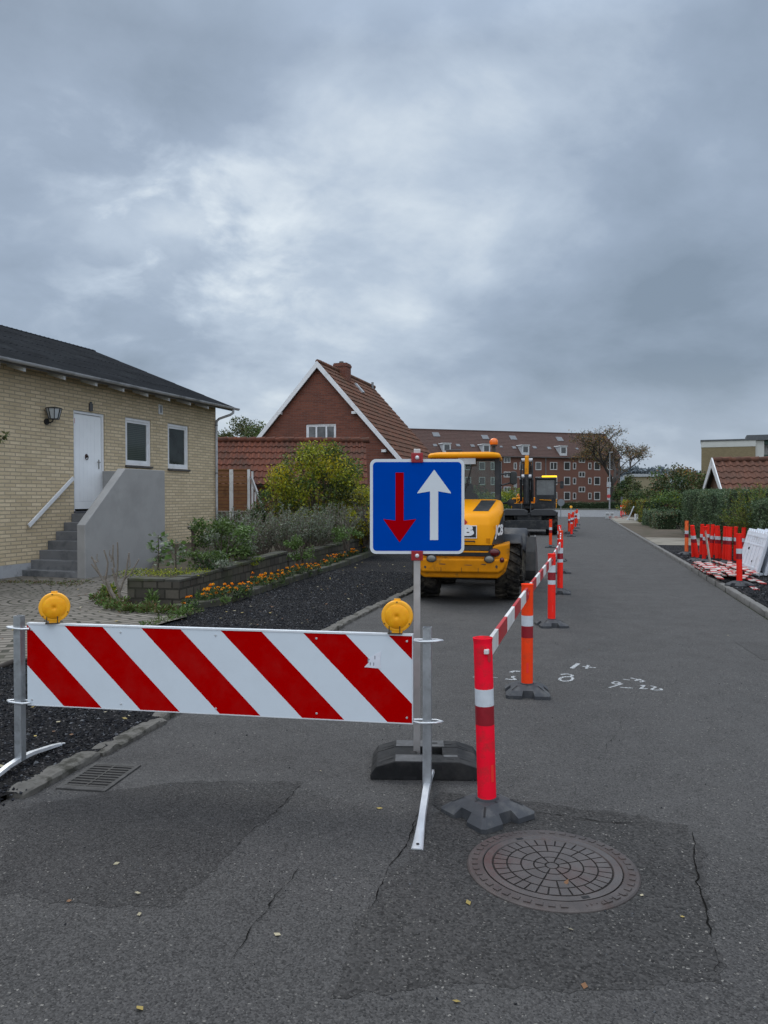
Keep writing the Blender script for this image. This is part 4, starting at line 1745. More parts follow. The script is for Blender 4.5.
# gable wall with a window opening: strips either side of the opening
zin = lambda x: zp2 - .22 - slope * abs(x)
wx0, wx1, wz0, wz1 = gwin
hb_ = hw - .35
b.add([(-hb_, 0, 0), (wx0, 0, 0), (wx0, 0, zin(wx0)), (-hb_, 0, zin(hb_))], [(0, 1, 2, 3)])
b.add([(wx1, 0, 0), (hb_, 0, 0), (hb_, 0, zin(hb_)), (wx1, 0, zin(wx1))], [(0, 1, 2, 3)])
b.add([(wx0, 0, 0), (wx1, 0, 0), (wx1, 0, wz0), (wx0, 0, wz0)], [(0, 1, 2, 3)])
b.add([(wx0, 0, wz1), (wx1, 0, wz1), (wx1, 0, zin(wx1)), (0, 0, zin(0)), (wx0, 0, zin(wx0))], [(0, 1, 2, 3, 4)])
for a in ((wx0, wz0, wx1, wz0), (wx1, wz0, wx1, wz1), (wx1, wz1, wx0, wz1), (wx0, wz1, wx0, wz0)):
    b.add([(a[0], 0, a[1]), (a[2], 0, a[3]), (a[2], .12, a[3]), (a[0], .12, a[1])], [(0, 1, 2, 3)])
b.add([(hb_, 0, 0), (hb_, LEN, 0), (hb_, LEN, zin(hb_)), (hb_, 0, zin(hb_))], [(0, 1, 2, 3)])
b.add([(-hb_, 0, 0), (-hb_, LEN, 0), (-hb_, LEN, zin(hb_)), (-hb_, 0, zin(hb_))], [(3, 2, 1, 0)])
b.add([(-hb_, LEN, 0), (hb_, LEN, 0), (hb_, LEN, zin(hb_)), (0, LEN, zin(0)), (-hb_, LEN, zin(hb_))], [(4, 3, 2, 1, 0)])
b.build('wall', rbrick, H2)
redtile = m_tiles('weathered_tile', (.165, .064, .032), (.105, .042, .025), .21, .34, (.042, .038, .024), .7, .0, .8, .42, .66)
b = MB()
v = Vector((-hw, 0, zp2 - zeav))
Ls = v.length
tile_slope(b, (hw, -.16, zeav), (0, 1, 0), v, LEN + .32, Ls, .21, .345, .014, .040, 6, 0, 'pan', 5)
v2 = Vector((hw, 0, zp2 - zeav))
tile_slope(b, (-hw, -.16, zeav), (0, 1, 0), v2, LEN + .32, Ls, .21, .345, .014, .040, 6, 0, 'pan', 6)
rf = b.build('roof', redtile, H2, smooth=50)
b = MB()
rr_ = random.Random(2)
y = -.17
while y < LEN + .14:
    b.tube([(0, y, zp2 + .015 + rr_.gauss(0, .006)), (0, y + .36, zp2 + .035)], [.10, .115], 8)
    y += .34
b.build('ridge_tiles', redtile, rf, smooth=50)
b = MB()
for sg_ in (1, -1):
    n_ = Vector((slope * sg_, 0, 1)).normalized()
    q = [Vector((sg_ * hw, -.10, zeav)), Vector((sg_ * hw, LEN + .10, zeav)), Vector((0, LEN + .10, zp2)), Vector((0, -.10, zp2))]
    lo, hi = [p - n_ * .12 for p in q], [p - n_ * .03 for p in q]
    b.add(lo + hi, [(0, 1, 2, 3), (7, 6, 5, 4), (0, 4, 5, 1), (1, 5, 6, 2), (2, 6, 7, 3), (3, 7, 4, 0)])
b.build('roof_boarding', M('roof_boarding', (.10, .09, .08), .9), rf)
for sg_ in (-1, 1):
    b = MB()
    q = [(0, zp2 + .04), (sg_ * (hw + .05), zeav + .04 - .05 * slope), (sg_ * (hw + .05), zeav - .22 - .05 * slope), (0, zp2 - .26)]
    b.prism(q if sg_ > 0 else q[::-1], -.235, -.175)
    b.build('bargeboard', white_paint, H2)
for px, py in ((280.5, 413.5), (355.2, 413), (385, 451)):
    x, z = on_gable(px, py)
    b = MB()
    b.box(x - .10, x + .10, -.24, .0, z - .06, z + .06)
    b.build('purlin_end', white_wood, H2)
window(H2, *gwin, y=.05, fw=.07, sash=.05, glass=glass_cur, bars=(1 / 3, 2 / 3), sill=True)
c_ = AT(342.5, 370, RY + 3.2)
cz = ZAT(366, RY + 3.4)
ccx, ccy = .12, 2.95
b = MB()
b.box(ccx - .34, ccx + .34, ccy - .34, ccy + .34, zp2 - .8, cz - .18)
b.box(ccx - .37, ccx + .37, ccy - .37, ccy + .37, cz - .18, cz - .06)
b.box(ccx - .34, ccx + .34, ccy - .34, ccy + .34, cz - .06, cz)
ch = b.build('chimney', rbrick, rf)
b = MB()
b.lathe([(.12, cz), (.11, cz + .12), (.09, cz + .12)], 12, Matrix.Translation((ccx - .05, ccy, 0)), capt=True)
b.build('chimney_pot', M('dark_pot', (.10, .09, .085), .8), ch)


def on_slope(px, py):
    d_ = ray(px, py)
    nn = xv * slope + Vector((0, 0, 1))
    o_ = Vector((pk.x, pk.y, zp2))
    t_ = (o_ - Vector((0, 0, CAMH))).dot(nn) / d_.dot(nn)
    p_ = Vector((0, 0, CAMH)) + d_ * t_ - Vector((pk.x, pk.y, 0))
    return Vector((p_.dot(xv), p_.dot(rdv), p_.z))


n_ = Vector((slope, 0, 1)).normalized()
dn = Vector((1, 0, -slope)).normalized()
p_ = on_slope(358.7, 389) + n_ * .06
b = MB()
b.bar(p_ - dn * .32, p_ + dn * .32, .30, .09, up=n_)
b.build('roof_light', M('rooflight_rim', (.36, .38, .40), .5), rf)
p_ = on_slope(372.5, 389)
b = MB()
b.tube([(p_.x, p_.y, p_.z - .1), (p_.x, p_.y, p_.z + .38)], .07, 8)
b.build('vent_pipe', M('zinc', (.20, .21, .22), .6, .3), rf)

# ------------------------------------------------------------------ low garage with a red pantile roof
pantile = m_tiles('red_pantile', (.175, .054, .028), (.085, .030, .021), .21, .37, (.045, .034, .026), .75, 0, .9, .42, .66)
pantile_d = m_tiles('brown_pantile', (.155, .066, .042), (.085, .040, .028), .3, .40, (.055, .046, .038), .5, 0, .9, .42, .68)


def low_house(name, label, ridge_a, ridge_b, drop, half, tile, wallm, cat, seed, barge=None, tw=.21, rh=.37, amp=.032):
    """ridge from a to b (world), roof falling drop over the half width either side."""
    a, b_ = Vector(ridge_a), Vector(ridge_b)
    dd = (b_ - a)
    L = dd.length
    T = thing(name, label, cat, (a.x, a.y, 0), math.atan2(dd.y, dd.x))
    z = a.z
    e = z - drop
    b = MB()
    o_ = .22
    ov_ = drop * o_ / half
    for s in (-1, 1):
        b.add([(.15, s * (half - .0), 0), (L - .15, s * half, 0), (L - .15, s * half, e - .06), (.15, s * half, e - .06)], [(0, 1, 2, 3) if s < 0 else (3, 2, 1, 0)])
    for x, r in ((.15, 1), (L - .15, 0)):
        f = [(x, half, 0), (x, -half, 0), (x, -half, e - .06), (x, 0, z - .08), (x, half, e - .06)]
        b.add(f, [tuple(range(5)) if r else tuple(range(4, -1, -1))])
    b.build('wall', wallm, T)
    b = MB()
    for s in (-1, 1):
        v = Vector((0, -s * (half + o_), drop + ov_))
        tile_slope(b, (-.05, s * (half + o_), e - ov_), (1, 0, 0), v, L + .1, v.length, tw, rh, amp, .036, 8, 0, 'pan', seed + s)
    rf = b.build('roof', tile, T, smooth=55)
    b = MB()
    x = -.05
    r_ = random.Random(seed)
    while x < L:
        b.tube([(x, 0, z + .035 + r_.gauss(0, .006)), (x + .40, 0, z + .055)], [.105, .125], 9)
        x += .37
    b.build('ridge_tiles', tile, rf, smooth=50)
    b = MB()
    for s in (-1, 1):
        n_ = Vector((0, s * drop, half)).normalized()
        q = [Vector((.0, s * (half + o_), e - ov_)), Vector((L, s * (half + o_), e - ov_)), Vector((L, 0, z)), Vector((.0, 0, z))]
        lo, hi = [p - n_ * .10 for p in q], [p - n_ * .035 for p in q]
        b.add(lo + hi, [(0, 1, 2, 3), (7, 6, 5, 4), (0, 4, 5, 1), (1, 5, 6, 2), (2, 6, 7, 3), (3, 7, 4, 0)])
    b.build('roof_boarding', M('boarding', (.07, .06, .055), .9), rf)
    if barge:
        for x in (-.09, L + .05):
            for s in (-1, 1):
                b = MB()
                n_ = Vector((0, s * drop, half)).normalized()
                p0, p1 = Vector((x, s * (half + o_ + .02), e - ov_)), Vector((x, 0, z + .03))
                b.add([p0 + n_ * .06, p1 + n_ * .06 + Vector((0, 0, .05)), p1 - n_ * .17 - Vector((0, 0, .10)), p0 - n_ * .17] +
                      [q + Vector((.045, 0, 0)) for q in (p0 + n_ * .06, p1 + n_ * .06 + Vector((0, 0, .05)), p1 - n_ * .17 - Vector((0, 0, .10)), p0 - n_ * .17)],
                      [(0, 1, 2, 3), (7, 6, 5, 4), (0, 4, 5, 1), (1, 5, 6, 2), (2, 6, 7, 3), (3, 7, 4, 0)])
                b.build('bargeboard', barge, T)
    return T


ga, gb = AT(180, 441, 30.0), AT(364.5, 441.5, 30.4)
ga.z = gb.z = (ga.z + gb.z) / 2
low_house('tiled_garage', 'low outbuilding with a bright red pantile roof between the yellow and the red brick houses', ga, gb, 1.55, 1.9, pantile, rbrick, 'outbuilding', 20)

# ------------------------------------------------------------------ wooden terrace with slatted screen
TY = 26.2
tx0, tx1 = XAT(219, TY), XAT(250, TY)
ztop, zbot = ZAT(470, TY), ZAT(511.5, TY)
te = thing('wooden_terrace', 'raised timber terrace with a brown slatted screen and white posts behind the yellow house', 'terrace', (tx0 - 1.2, TY, 0), 0)
brown = M('stained_boards', (.235, .115, .052), .7, 0, .25, 3, .3, 40, .3, dirt=(.09, .045, .022), ds=3)
W_ = tx1 - tx0 + 1.2
b = MB()
r_ = random.Random(8)
z = zbot + .02
while z < ztop - .03:
    for xa, xb in ((0, 1.2 + XAT(230, TY) - tx0), (1.2 + XAT(233.5, TY) - tx0, W_ - .06)):
        b.box(xa, xb, .02 + r_.uniform(0, .008), .045, z, z + .098)
    z += .118
b.build('slat_panel', brown, te)
b = MB()
b.box(0, W_, .05, 2.2, zbot - .10, zbot - .001)
b.build('deck', M('deck_boards', (.13, .11, .09), .85, 0, .2, 4), te)
b = MB()
b.box(-.02, W_ + .02, .0, .07, ztop, ztop + .035)
b.build('top_rail', brown, te)
for px, z1_, z0_, wd in ((231.6, ztop + .02, zbot - .25, .125), (249, ztop + .02, 0, .085), (252.6, ztop - .05, .9, .06), (255.5, ztop - .75, .35, .05), (243, zbot - .2, 0, .06)):
    x = XAT(px, TY) - tx0 + 1.2
    b = MB()
    b.box(x - wd / 2, x + wd / 2, -.07, -.005, z0_, z1_)
    b.build('post', white_wood, te)
x = XAT(251.5, TY) - tx0 + 1.2
for dz_ in (0, -1.15):
    b = MB()
    b.bar((x, -.03, ztop - .25 + dz_), (x + .62, -.9, ztop - 1.55 + dz_), .05, .10)
    b.build('stair_rail', M('grey_rail', (.33, .33, .33), .7, 0, .1, 6), te)

# ------------------------------------------------------------------ block walls and edging of the raised bed
block = m_brick('dark_block', (.105, .093, .074), (.048, .043, .036), (.028, .026, .020), .24, .155, .016, (.040, .045, .022), .8, 1.0, .5, .95)
cap_m = M('mossy_cap', (.068, .066, .056), .95, 0, .3, 4, .5, 40, .2, dirt=(.055, .060, .028), ds=3.5, dlo=.45, dhi=.65)
wA0, wA1 = G(127.5, 608.5), G(179.6, 610)          # short front
wa_h = ZAT(578.5, wA1.y)
wB1 = G(269, 586)
wd_ = (wB1 - wA1).normalized()
wt1 = AT(269, 557.5, (wA1 + wd_ * 6).y)


def block_wall(label, p0, p1, h0, h1, th=.24, ret=None):
    d_ = p1 - p0
    L = d_.length
    T = thing('block_wall', label, 'garden wall', (p0.x, p0.y, 0), math.atan2(d_.y, d_.x))
    b = MB()
    b.add([(0, 0, 0), (L, 0, 0), (L, 0, h1), (0, 0, h0), (0, th, 0), (L, th, 0), (L, th, h1), (0, th, h0)],
          [(0, 1, 2, 3), (5, 4, 7, 6), (1, 5, 6, 2), (4, 0, 3, 7), (3, 2, 6, 7)])
    if ret:
        # return across the front end
        a = ret
        b.add([(.0, th, 0), (a.x, a.y, 0), (a.x, a.y, h0), (0, th, h0), (.0 + .24, th, 0), (a.x + .24, a.y, 0), (a.x + .24, a.y, h0), (.24, th, h0)],
              [(3, 2, 1, 0), (4, 5, 6, 7), (1, 5, 6, 2)[::-1], (3, 7, 6, 2)])
    b.build('blockwork', block, T)
    b = MB()
    r_ = random.Random(int(L * 100))
    x = 0
    while x < L - .05:
        l_ = min(.40, L - x)
        z = h0 + (h1 - h0) * (x + l_ / 2) / L
        b.box(x + .003, x + l_ - .003, -.012 + r_.gauss(0, .004), th + .01, z - .01, z + .045 + r_.gauss(0, .004))
        x += .40
    if ret:
        D = (ret - Vector((0, th, 0)))
        n = max(1, int(D.length / .40))
        for k in range(n):
            p, q_ = Vector((0, th + .014, 0)).lerp(ret, k / n), Vector((0, th + .014, 0)).lerp(ret, (k + 1) / n)
            b.add([p + Vector((-.012, .003, h0)), q_ + Vector((-.012, -.003, h0)), q_ + Vector((.25, -.003, h0)), p + Vector((.25, .003, h0)),
                   p + Vector((-.012, .003, h0 + .045)), q_ + Vector((-.012, -.003, h0 + .045)), q_ + Vector((.25, -.003, h0 + .045)), p + Vector((.25, .003, h0 + .045))],
                  [(0, 1, 2, 3), (7, 6, 5, 4), (0, 4, 5, 1), (1, 5, 6, 2), (2, 6, 7, 3), (3, 7, 4, 0)])
    b.build('coping', cap_m, T, bevel=.01)
    return T


nB = -5.95
pB0 = wA1
pB1 = NT(nB - .12, pB0.dot(RD) + 5.0)
d_ = (pB1 - pB0)
ang = math.atan2(d_.y, d_.x)
q = wA0 - wA1
retv = Vector((q.x * math.cos(-ang) - q.y * math.sin(-ang), q.x * math.sin(-ang) + q.y * math.cos(-ang), 0))
block_wall('dark mossy block retaining wall with a corner, in front of the parapet', pB0, pB1, .42, .50, .24, retv)
pC0, pC1 = NT(nB - .10, pB0.dot(RD) + 5.05), NT(nB + .02, pB0.dot(RD) + 11.2)
block_wall('second lower run of dark block retaining wall further up the garden', pC0, pC1, .40, .52)
pD0, pD1 = NT(nB - .15, pB0.dot(RD) + 11.3), NT(nB - .1, pB0.dot(RD) + 18)
block_wall('far end run of dark block retaining wall behind the orange flowers', pD0, pD1, .40, .45)
# raised soil behind
sheet('raised_bed', [tuple(p)[:2] for p in (wA0 + Vector((.2, .2, 0)), wA1 + Vector((-.1, .2, 0)), NT(-6.3, 17), NT(-6.2, 30), NT(-11, 30), HO + HD * (pe1 + .5) - HN * .1, HO + HD * (pe1 + .2) - HN * 1.3)],
      .40, soil, 'raised garden bed of dark soil held by the block wall', 'garden bed')


def edging(label, pts, z0=GZ - .05, h=.16, th=.16):
    T = thing('garden_edging', label, 'edging', (0, 0, 0))
    b = MB()
    r_ = random.Random(len(label))
    for a, c in zip(pts, pts[1:]):
        n = max(1, round((c - a).length / .8))
        for k in range(n):
            p, q_ = a.lerp(c, (k + .006) / n), a.lerp(c, (k + .994) / n)
            zz_ = z0 + h / 2 + r_.gauss(0, .004)
            b.bar(Vector((p.x, p.y, zz_)), Vector((q_.x, q_.y, zz_)), th, h)
    b.build('edging_stone', cap_m, T, bevel=.015)
    return T


e1 = [G(176, 612, .03), G(220, 605, .03), G(286, 584, .03)]
e2 = [G(287.5, 583, .03), G(346, 565, .03)]
e3 = [G(347, 564.5, .03), G(372, 555, .03), NT(-5.75, 30)]
edging('low mossy stone edging before the first clumps of orange flowers', e1)
edging('low mossy stone edging along the middle of the flower strip', e2)
edging('low mossy stone edging at the far end of the flower strip', e3, h=.18)
sheet('flower_strip', [tuple(p)[:2] for p in (e1[0], e1[2], e2[1], e3[1], e3[2], NT(-6.3, 30), NT(-6.1, 17), wA1 + Vector((-.05, .1, 0)))], .10, soil,
      'narrow strip of soil between the edging and the block wall', 'flower bed')

# ------------------------------------------------------------------ wheel loader
yel = M('machine_yellow', (.76, .295, .002), .45, 0, .06, 2.5, .03, 60, .14, dirt=(.40, .185, .015), ds=3.2, dlo=.60, dhi=.85)
yel_w = M('worn_yellow', (.56, .205, .003), .6, 0, .15, 4, .08, 50, .12, dirt=(.16, .085, .02), ds=4.5, dlo=.54, dhi=.72)
mdark = M('machine_dark', (.022, .024, .027), .5, 0, .15, 4, spec=.3, dirt=(.075, .072, .066), ds=5)
fender_m = M('grey_fender', (.042, .044, .050), .6, 0, .1, 4, .05, 80, dirt=(.075, .072, .068), ds=4, spec=.25)
tyre_m = M('tyre', (.014, .0135, .0135), .9, 0, .25, 6, .3, 70, .12, dirt=(.085, .075, .060), ds=5, dlo=.44, dhi=.66)
steel_d = M('worn_steel', (.10, .10, .10), .55, .4, .25, 4, .1, 60, dirt=(.17, .15, .13), ds=3)
cabglass = m_glass('cab_glass', (.62, .70, .66), .35)
red_lens = M('red_lens', (.095, .006, .008), .15, 0, .1, 20)
clear_lens = M('clear_lens', (.16, .155, .14), .12, 0, .15, 20, .1, 200)
rim_m = M('dusty_rim', (.10, .085, .06), .7, 0, .2, 5)
amber_lens2 = M('orange_lens', (.80, .17, .012), .25)
seat_m = M('seat_cloth', (.020, .020, .022), .8)

WH = R(-10)
LO = Vector((1.405, 12.95, 0))
ld = thing('wheel_loader', 'yellow wheel loader parked with its rear facing the camera behind the blue sign', 'wheel loader', LO, WH)


def wheel(T, x, y, r, wd, side, rot=0.0, piv=None, lugs=20, name='wheel'):
    """tyre with slanted lugs, axle along local x."""
    Mx = Matrix.Translation((x, y, r))
    if piv is not None:
        Mx = Matrix.Translation(piv) @ Matrix.Rotation(rot, 4, 'Z') @ Matrix.Translation((x, y, r))
    Q = Mx @ Matrix.Rotation(R(90), 4, 'Y')
    h = wd / 2
    b = MB()
    b.lathe([(r * .55, -h * .80), (r * .70, -h * .98), (r * .86, -h), (r * .93, -h * .86), (r * .945, 0), (r * .93, h * .86), (r * .86, h), (r * .70, h * .98), (r * .55, h * .80)], 40, Q)
    for k in range(lugs):
        for s in (-1, 1):
            a = 2 * PI * (k + (.5 if s > 0 else 0)) / lugs
            vs = []
            for t_, aa, ra in ((.0, a, .93), (.55, a + s * 0 + .13, .93), (1.0, a + .22, .86)):
                for da in (-.045, .05):
                    for hh in (ra * r, r * (1.0 if t_ < .9 else .955)):
                        vs.append(Q @ Vector((math.cos(aa + da) * hh, math.sin(aa + da) * hh, s * h * (t_ * 1.02 + (0 if t_ else -.02)))))
            f = []
            for q in (0, 1):
                i = q * 4
                f += [(i + 1, i + 5, i + 7, i + 3), (i, i + 4, i + 5, i + 1), (i + 2, i + 3, i + 7, i + 6)]
            f += [(0, 1, 3, 2), (8, 10, 11, 9)]
            b.add(vs, f)
    W_ = b.build(name, tyre_m, T, smooth=35)
    b = MB()
    for s in (-1, 1):
        b.lathe([(r * .56, s * h * .82), (r * .54, s * h * .6), (r * .46, s * h * .55), (r * .40, s * h * .30), (r * .18, s * h * .30), (r * .16, s * h * .5), (.0, s * h * .5)], 28, Q)
    b.build('rim', rim_m, W_, smooth=40)
    return W_


# counterweight: profile seen from behind
def sym(pts):
    return pts + [(-x, z) for x, z in reversed(pts)]


b = MB()
cw = sym([(.80, .96), (.775, .74), (.70, .53), (.58, .43)])
cw2 = [(.76, .985), (.62, .955), (.50, .93), (.48, .86), (-.48, .86), (-.50, .93), (-.62, .955), (-.76, .985), (-.75, .74), (-.70, .53), (-.58, .43), (.58, .43), (.70, .53), (.75, .74)]
b.prism(cw2[::-1], -.93, -.30)
b.prism(sym([(.74, .735), (.705, .66), (.66, .575), (.60, .52)])[::-1], -1.00, -.931)
cwt = b.build('counterweight', yel_w, ld, bevel=.03, seg=3)
b = MB()
b.box(-.47, .47, -.955, -.94, .775, .835)
b.box(-.50, .50, -.92, -.35, .861, .94)
for x in (-.3, 0.02, .28):
    b.box(x - .003, x + .003, -1.003, -.99, .53, .60)
b.build('recess', m_dark, cwt)
b = MB()
for x, z, sx_, sz_ in ((.36, .655, .045, .010), (-.28, .65, .06, .008), (.12, .64, .07, .006), (.56, .62, .02, .03), (-.55, .60, .02, .025)):
    b.add([(x - sx_, -1.0015, z), (x - sx_ * .2, -1.0015, z + sz_), (x + sx_, -1.0015, z + sz_ * .4), (x + sx_ * .7, -1.0015, z - sz_), (x - sx_ * .4, -1.0015, z - sz_ * .6)], [(0, 4, 3, 2, 1)])
b.build('scratch_pattern', M('bare_scrape', (.05, .04, .03), .8), cwt)


def oval_lamp(name, x, z, rx, rz, m, y=-.94):
    Mx = Matrix.Translation((x, y, z)) @ Matrix.Rotation(R(90), 4, 'X') @ Matrix.Diagonal((rx, rz, 1, 1))
    b = MB()
    b.lathe([(1.18, -.02), (1.18, .012), (1.0, .014)], 24, Mx)
    hb = b.build(name, mdark, ld, smooth=40)
    b = MB()
    b.lathe([(1.0, .012), (.85, .024), (.4, .033), (0, .035)], 24, Mx)
    b.build('lens', m, hb, smooth=50)


for s in (-1, 1):
    oval_lamp('tail_lamp', s * .525, .835, .080, .056, red_lens, -.93)
    oval_lamp('reversing_lamp', s * .45, .705 + .03, .068, .050, clear_lens, -.998)
    oval_lamp('side_reflector', s * .645, .725, .030, .032, red_lens, -.998)
# hood: rear face, chamfered corners, sides; the top slopes up to the cab
plan = [(-.65, .30), (-.65, -.45), (-.48, -.905), (-.42, -.93), (.42, -.93), (.48, -.905), (.65, -.45), (.65, .30)]
nP = len(plan)


def htop(y):
    return 1.655 + (y - .30) * .205


lev = []
for k, (z_, sc_in, dzt) in enumerate(((.95, 1.0, None), (1.25, 1.0, None), (None, .985, -.13), (None, .955, -.055), (None, .90, -.012), (None, .80, .006))):
    for x, y in plan:
        yy = y + (.0 if k < 2 else (.02, .06, .12, .20)[k - 2] * (1 if y < 0 else 0))
        zz_ = z_ if z_ is not None else htop(yy) + dzt
        lev.append((x * sc_in, yy, zz_))
fs = []
for k in range(5):
    for j in range(nP - 1):
        a = k * nP + j
        fs.append((a, a + 1, a + nP + 1, a + nP))
fs.append(tuple(5 * nP + j for j in range(nP)))
fs.append(tuple(k * nP for k in range(5, -1, -1)) + tuple(k * nP + nP - 1 for k in range(6)))
b = MB()
b.add(lev, fs)
hood = b.build('hood', yel, ld, smooth=55)
for sg_ in (1, -1):
    b = MB()
    q = [(.17, -.62), (.42, -.62), (.52, .20), (.27, .20)]
    b.add([(x * sg_, y, htop(y) + .010) for x, y in q], [(0, 1, 2, 3) if sg_ > 0 else (3, 2, 1, 0)])
    b.build('hood_vent', mdark, hood)
e_ = .005
cdir = Vector((.17, .455, 0)).normalized()
cnor = Vector((cdir.y, -cdir.x, 0))
for sg_ in (-1, 1):
    b = MB()
    c0 = Vector((.48, -.905, 0)) + cnor * e_
    cl_ = .4857
    pol = [(.0, .955), (cl_, .955), (cl_, 1.43), (.40, 1.36), (.30, 1.25), (.12, 1.10)]
    vs = [c0 + cdir * t_ + Vector((0, 0, z_)) for t_, z_ in pol]
    b.add([(v.x * sg_, v.y, v.z) for v in vs], [tuple(range(6)) if sg_ > 0 else tuple(range(5, -1, -1))])
    pol = [(-.45, .955), (.30, .955), (.30, 1.50), (-.10, 1.45), (-.45, 1.43)]
    b.add([((.65 + e_) * sg_, y, z_) for y, z_ in pol], [tuple(range(5)) if sg_ > 0 else tuple(range(4, -1, -1))])
    sp2 = b.build('side_panel', mdark, hood)
lw = M('letter_white', (.72, .73, .74), .4, 0, .03, 5)
vs, fs = text_geo('JCB', .22, .12, .010)
xw = max(v.x for v in vs) - min(v.x for v in vs)
b = MB()
c0 = Vector((.48, -.905, 1.165)) + cnor * .0075
b.add([c0 + cdir * (.30 + v.x * .34 / xw) + Vector((0, 0, v.y + v.x * .04)) for v in vs], fs)
b.build('lettering', lw, sp2)
b = MB()
q = [(.085, 1.205), (.125, 1.205), (.125, 1.26), (.085, 1.245)]
b.add([c0 + cdir * t_ + Vector((0, 0, z_ - 1.165)) for t_, z_ in q], [(0, 1, 2, 3)])
b.build('yellow_mark', yel, sp2)
# rear name plate
b = MB()
b.box(-.325, .255, -.9445, -.922, 1.055, 1.255, 0)
b.box(-.313, .243, -.9458, -.9446, 1.067, 1.243, 1)
vs, fs = text_geo('JCB', .215, .0, .014)
xs_ = [v.x for v in vs]
kx = .52 / (max(xs_) - min(xs_))
ym = (max(v.y for v in vs) + min(v.y for v in vs)) / 2
b.add([(v.x * kx - .035, -.9475, 1.155 + (v.y - ym)) for v in vs], fs, 0)
b.build('name_plate', [lw, mdark], hood)
b = MB()
tri = [(0, .11), (.11, .0), (0, -.11), (-.11, 0)]
b.prism(tri, -.926, -.917, Matrix.Translation((.0, 0, 1.305)), 0)
b.prism([(x * .55, z * .55) for x, z in tri], -.9275, -.9262, Matrix.Translation((.0, 0, 1.305)), 1)
b.build('warning_diamond', [M('diamond_red', (.42, .02, .02), .45), lw], hood)
b = MB()
b.box(.40, .46, -.936, -.925, .985, 1.055)
b.build('hood_latch', yel_w, hood)
# chassis and tyres
b = MB()
b.box(-.32, .32, -.6, 1.1, .38, .95)
b.box(-.62, .62, -.10, .10, .42, .60)
b.build('chassis', mdark, ld, bevel=.02)
RT, TW = .51, .39
for s in (-1, 1):
    wheel(ld, s * .672, 0, RT, TW, s)
    # rear fender: arch over the tyre
    b = MB()
    arc = [(math.cos(R(a)) * .60, RT + math.sin(R(a)) * .57) for a in range(128, 9, -14)]
    vs, fs = [], []
    for y, z in arc:
        for x in (.50, .885, .915):
            zz_ = z - (.06 if x > .9 else 0)
            vs.append((s * x, -y * -1, zz_))
    for i in range(len(arc) - 1):
        for j in range(2):
            a = i * 3 + j
            fs.append((a, a + 1, a + 4, a + 3))
    b.add(vs, fs)
    o = b.build('rear_fender', fender_m, ld, smooth=60)
    so_ = o.modifiers.new('thickness', 'SOLIDIFY')
    so_.thickness = .03
# front frame, turned on its pivot
PV = Vector((0, 1.05, 0))
FR = R(-5)
MF = Matrix.Translation(PV) @ Matrix.Rotation(FR, 4, 'Z')
b = MB()
b.box(-.28, .28, .05, 1.35, .40, .90, 0, MF)
b.box(-.62, .62, .95, 1.12, .42, .60, 0, MF)
b.build('front_frame', mdark, ld, bevel=.02)
for s in (-1, 1):
    wheel(ld, s * .672, 1.04, RT, TW, s, FR, PV, name='front_wheel')
    b = MB()
    arc = [(math.cos(R(a)) * .60, RT + math.sin(R(a)) * .57) for a in range(126, 20, -13)]
    vs, fs = [], []
    for y, z in arc:
        for x in (.48, .89, .925):
            vs.append(MF @ Vector((s * x, 1.04 - y, z - (.06 if x > .9 else 0))))
    for i in range(len(arc) - 1):
        for j in range(2):
            a = i * 3 + j
            fs.append((a, a + 1, a + 4, a + 3))
    b.add(vs, fs)
    o = b.build('front_fender', fender_m, ld, smooth=60)
    so_ = o.modifiers.new('thickness', 'SOLIDIFY')
    so_.thickness = .03
b = MB()
for s in (-.22, .22):
    b.side([(.2, 1.30), (.95, 1.25), (1.75, .55), (1.75, .40), (.85, 1.0), (.2, 1.10)], s - .05, s + .05, MF)
b.build('loader_arm', yel, ld, bevel=.015)
b = MB()
sec = [(1.80, .90), (1.86, .93), (2.30, .55), (2.62, .06), (2.60, .02), (1.95, .02), (1.78, .22), (1.76, .6)]
for s in (-1, 1):
    b.side(sec, s * 1.02 - .015, s * 1.02 + .015, MF)
for p, q in (((1.80, .90), (1.76, .6)), ((1.76, .6), (1.78, .22)), ((1.78, .22), (1.95, .03)), ((1.95, .03), (2.60, .03))):
    a0, a1 = MF @ Vector((0, p[0], p[1])), MF @ Vector((0, q[0], q[1]))
    d_ = (a1 - a0).normalized()
    xx = (MF.to_3x3() @ Vector((1, 0, 0)))
    nn = xx.cross(d_)
    vs = [a + xx * sx_ * 1.005 + nn * t_ for a in (a0, a1) for sx_ in (-1, 1) for t_ in (-.012, .012)]
    b.add(vs, [(0, 1, 3, 2), (4, 6, 7, 5), (0, 2, 6, 4), (1, 5, 7, 3), (0, 4, 5, 1), (2, 3, 7, 6)])
b.build('bucket', steel_d, ld)
# cab
cy0, cy1 = .30, 1.55
zb_, zt_ = 1.45, 2.37
cwb, cwt_ = .585, .555
b = MB()
for s in (-1, 1):
    b.bar((s * cwb, cy0, .95), (s * cwt_, cy0 + .06, zt_), .085, .10, up=(0, 1, 0))
    b.bar((s * cwb, cy1, 1.0), (s * cwt_, cy1 - .10, zt_), .07, .08, up=(0, 1, 0))
    b.bar((s * cwb, cy0 + .75, .95), (s * cwt_, cy0 + .72, zt_), .05, .05, up=(0, 1, 0))
    b.box(s * cwb - .03, s * cwb + .03, cy0, cy1, .80, 1.25)
b.box(-cwb, cwb, cy0 - .02, cy0 + .04, 1.40, 1.62)
b.box(-cwb, cwb, cy1 - .04, cy1 + .0, 1.0, 1.30)
b.box(-cwb, cwb, cy0, cy1, .80, .86)
b.box(-cwt_, cwt_, cy0 + .03, cy0 + .10, zt_ - .05, zt_)
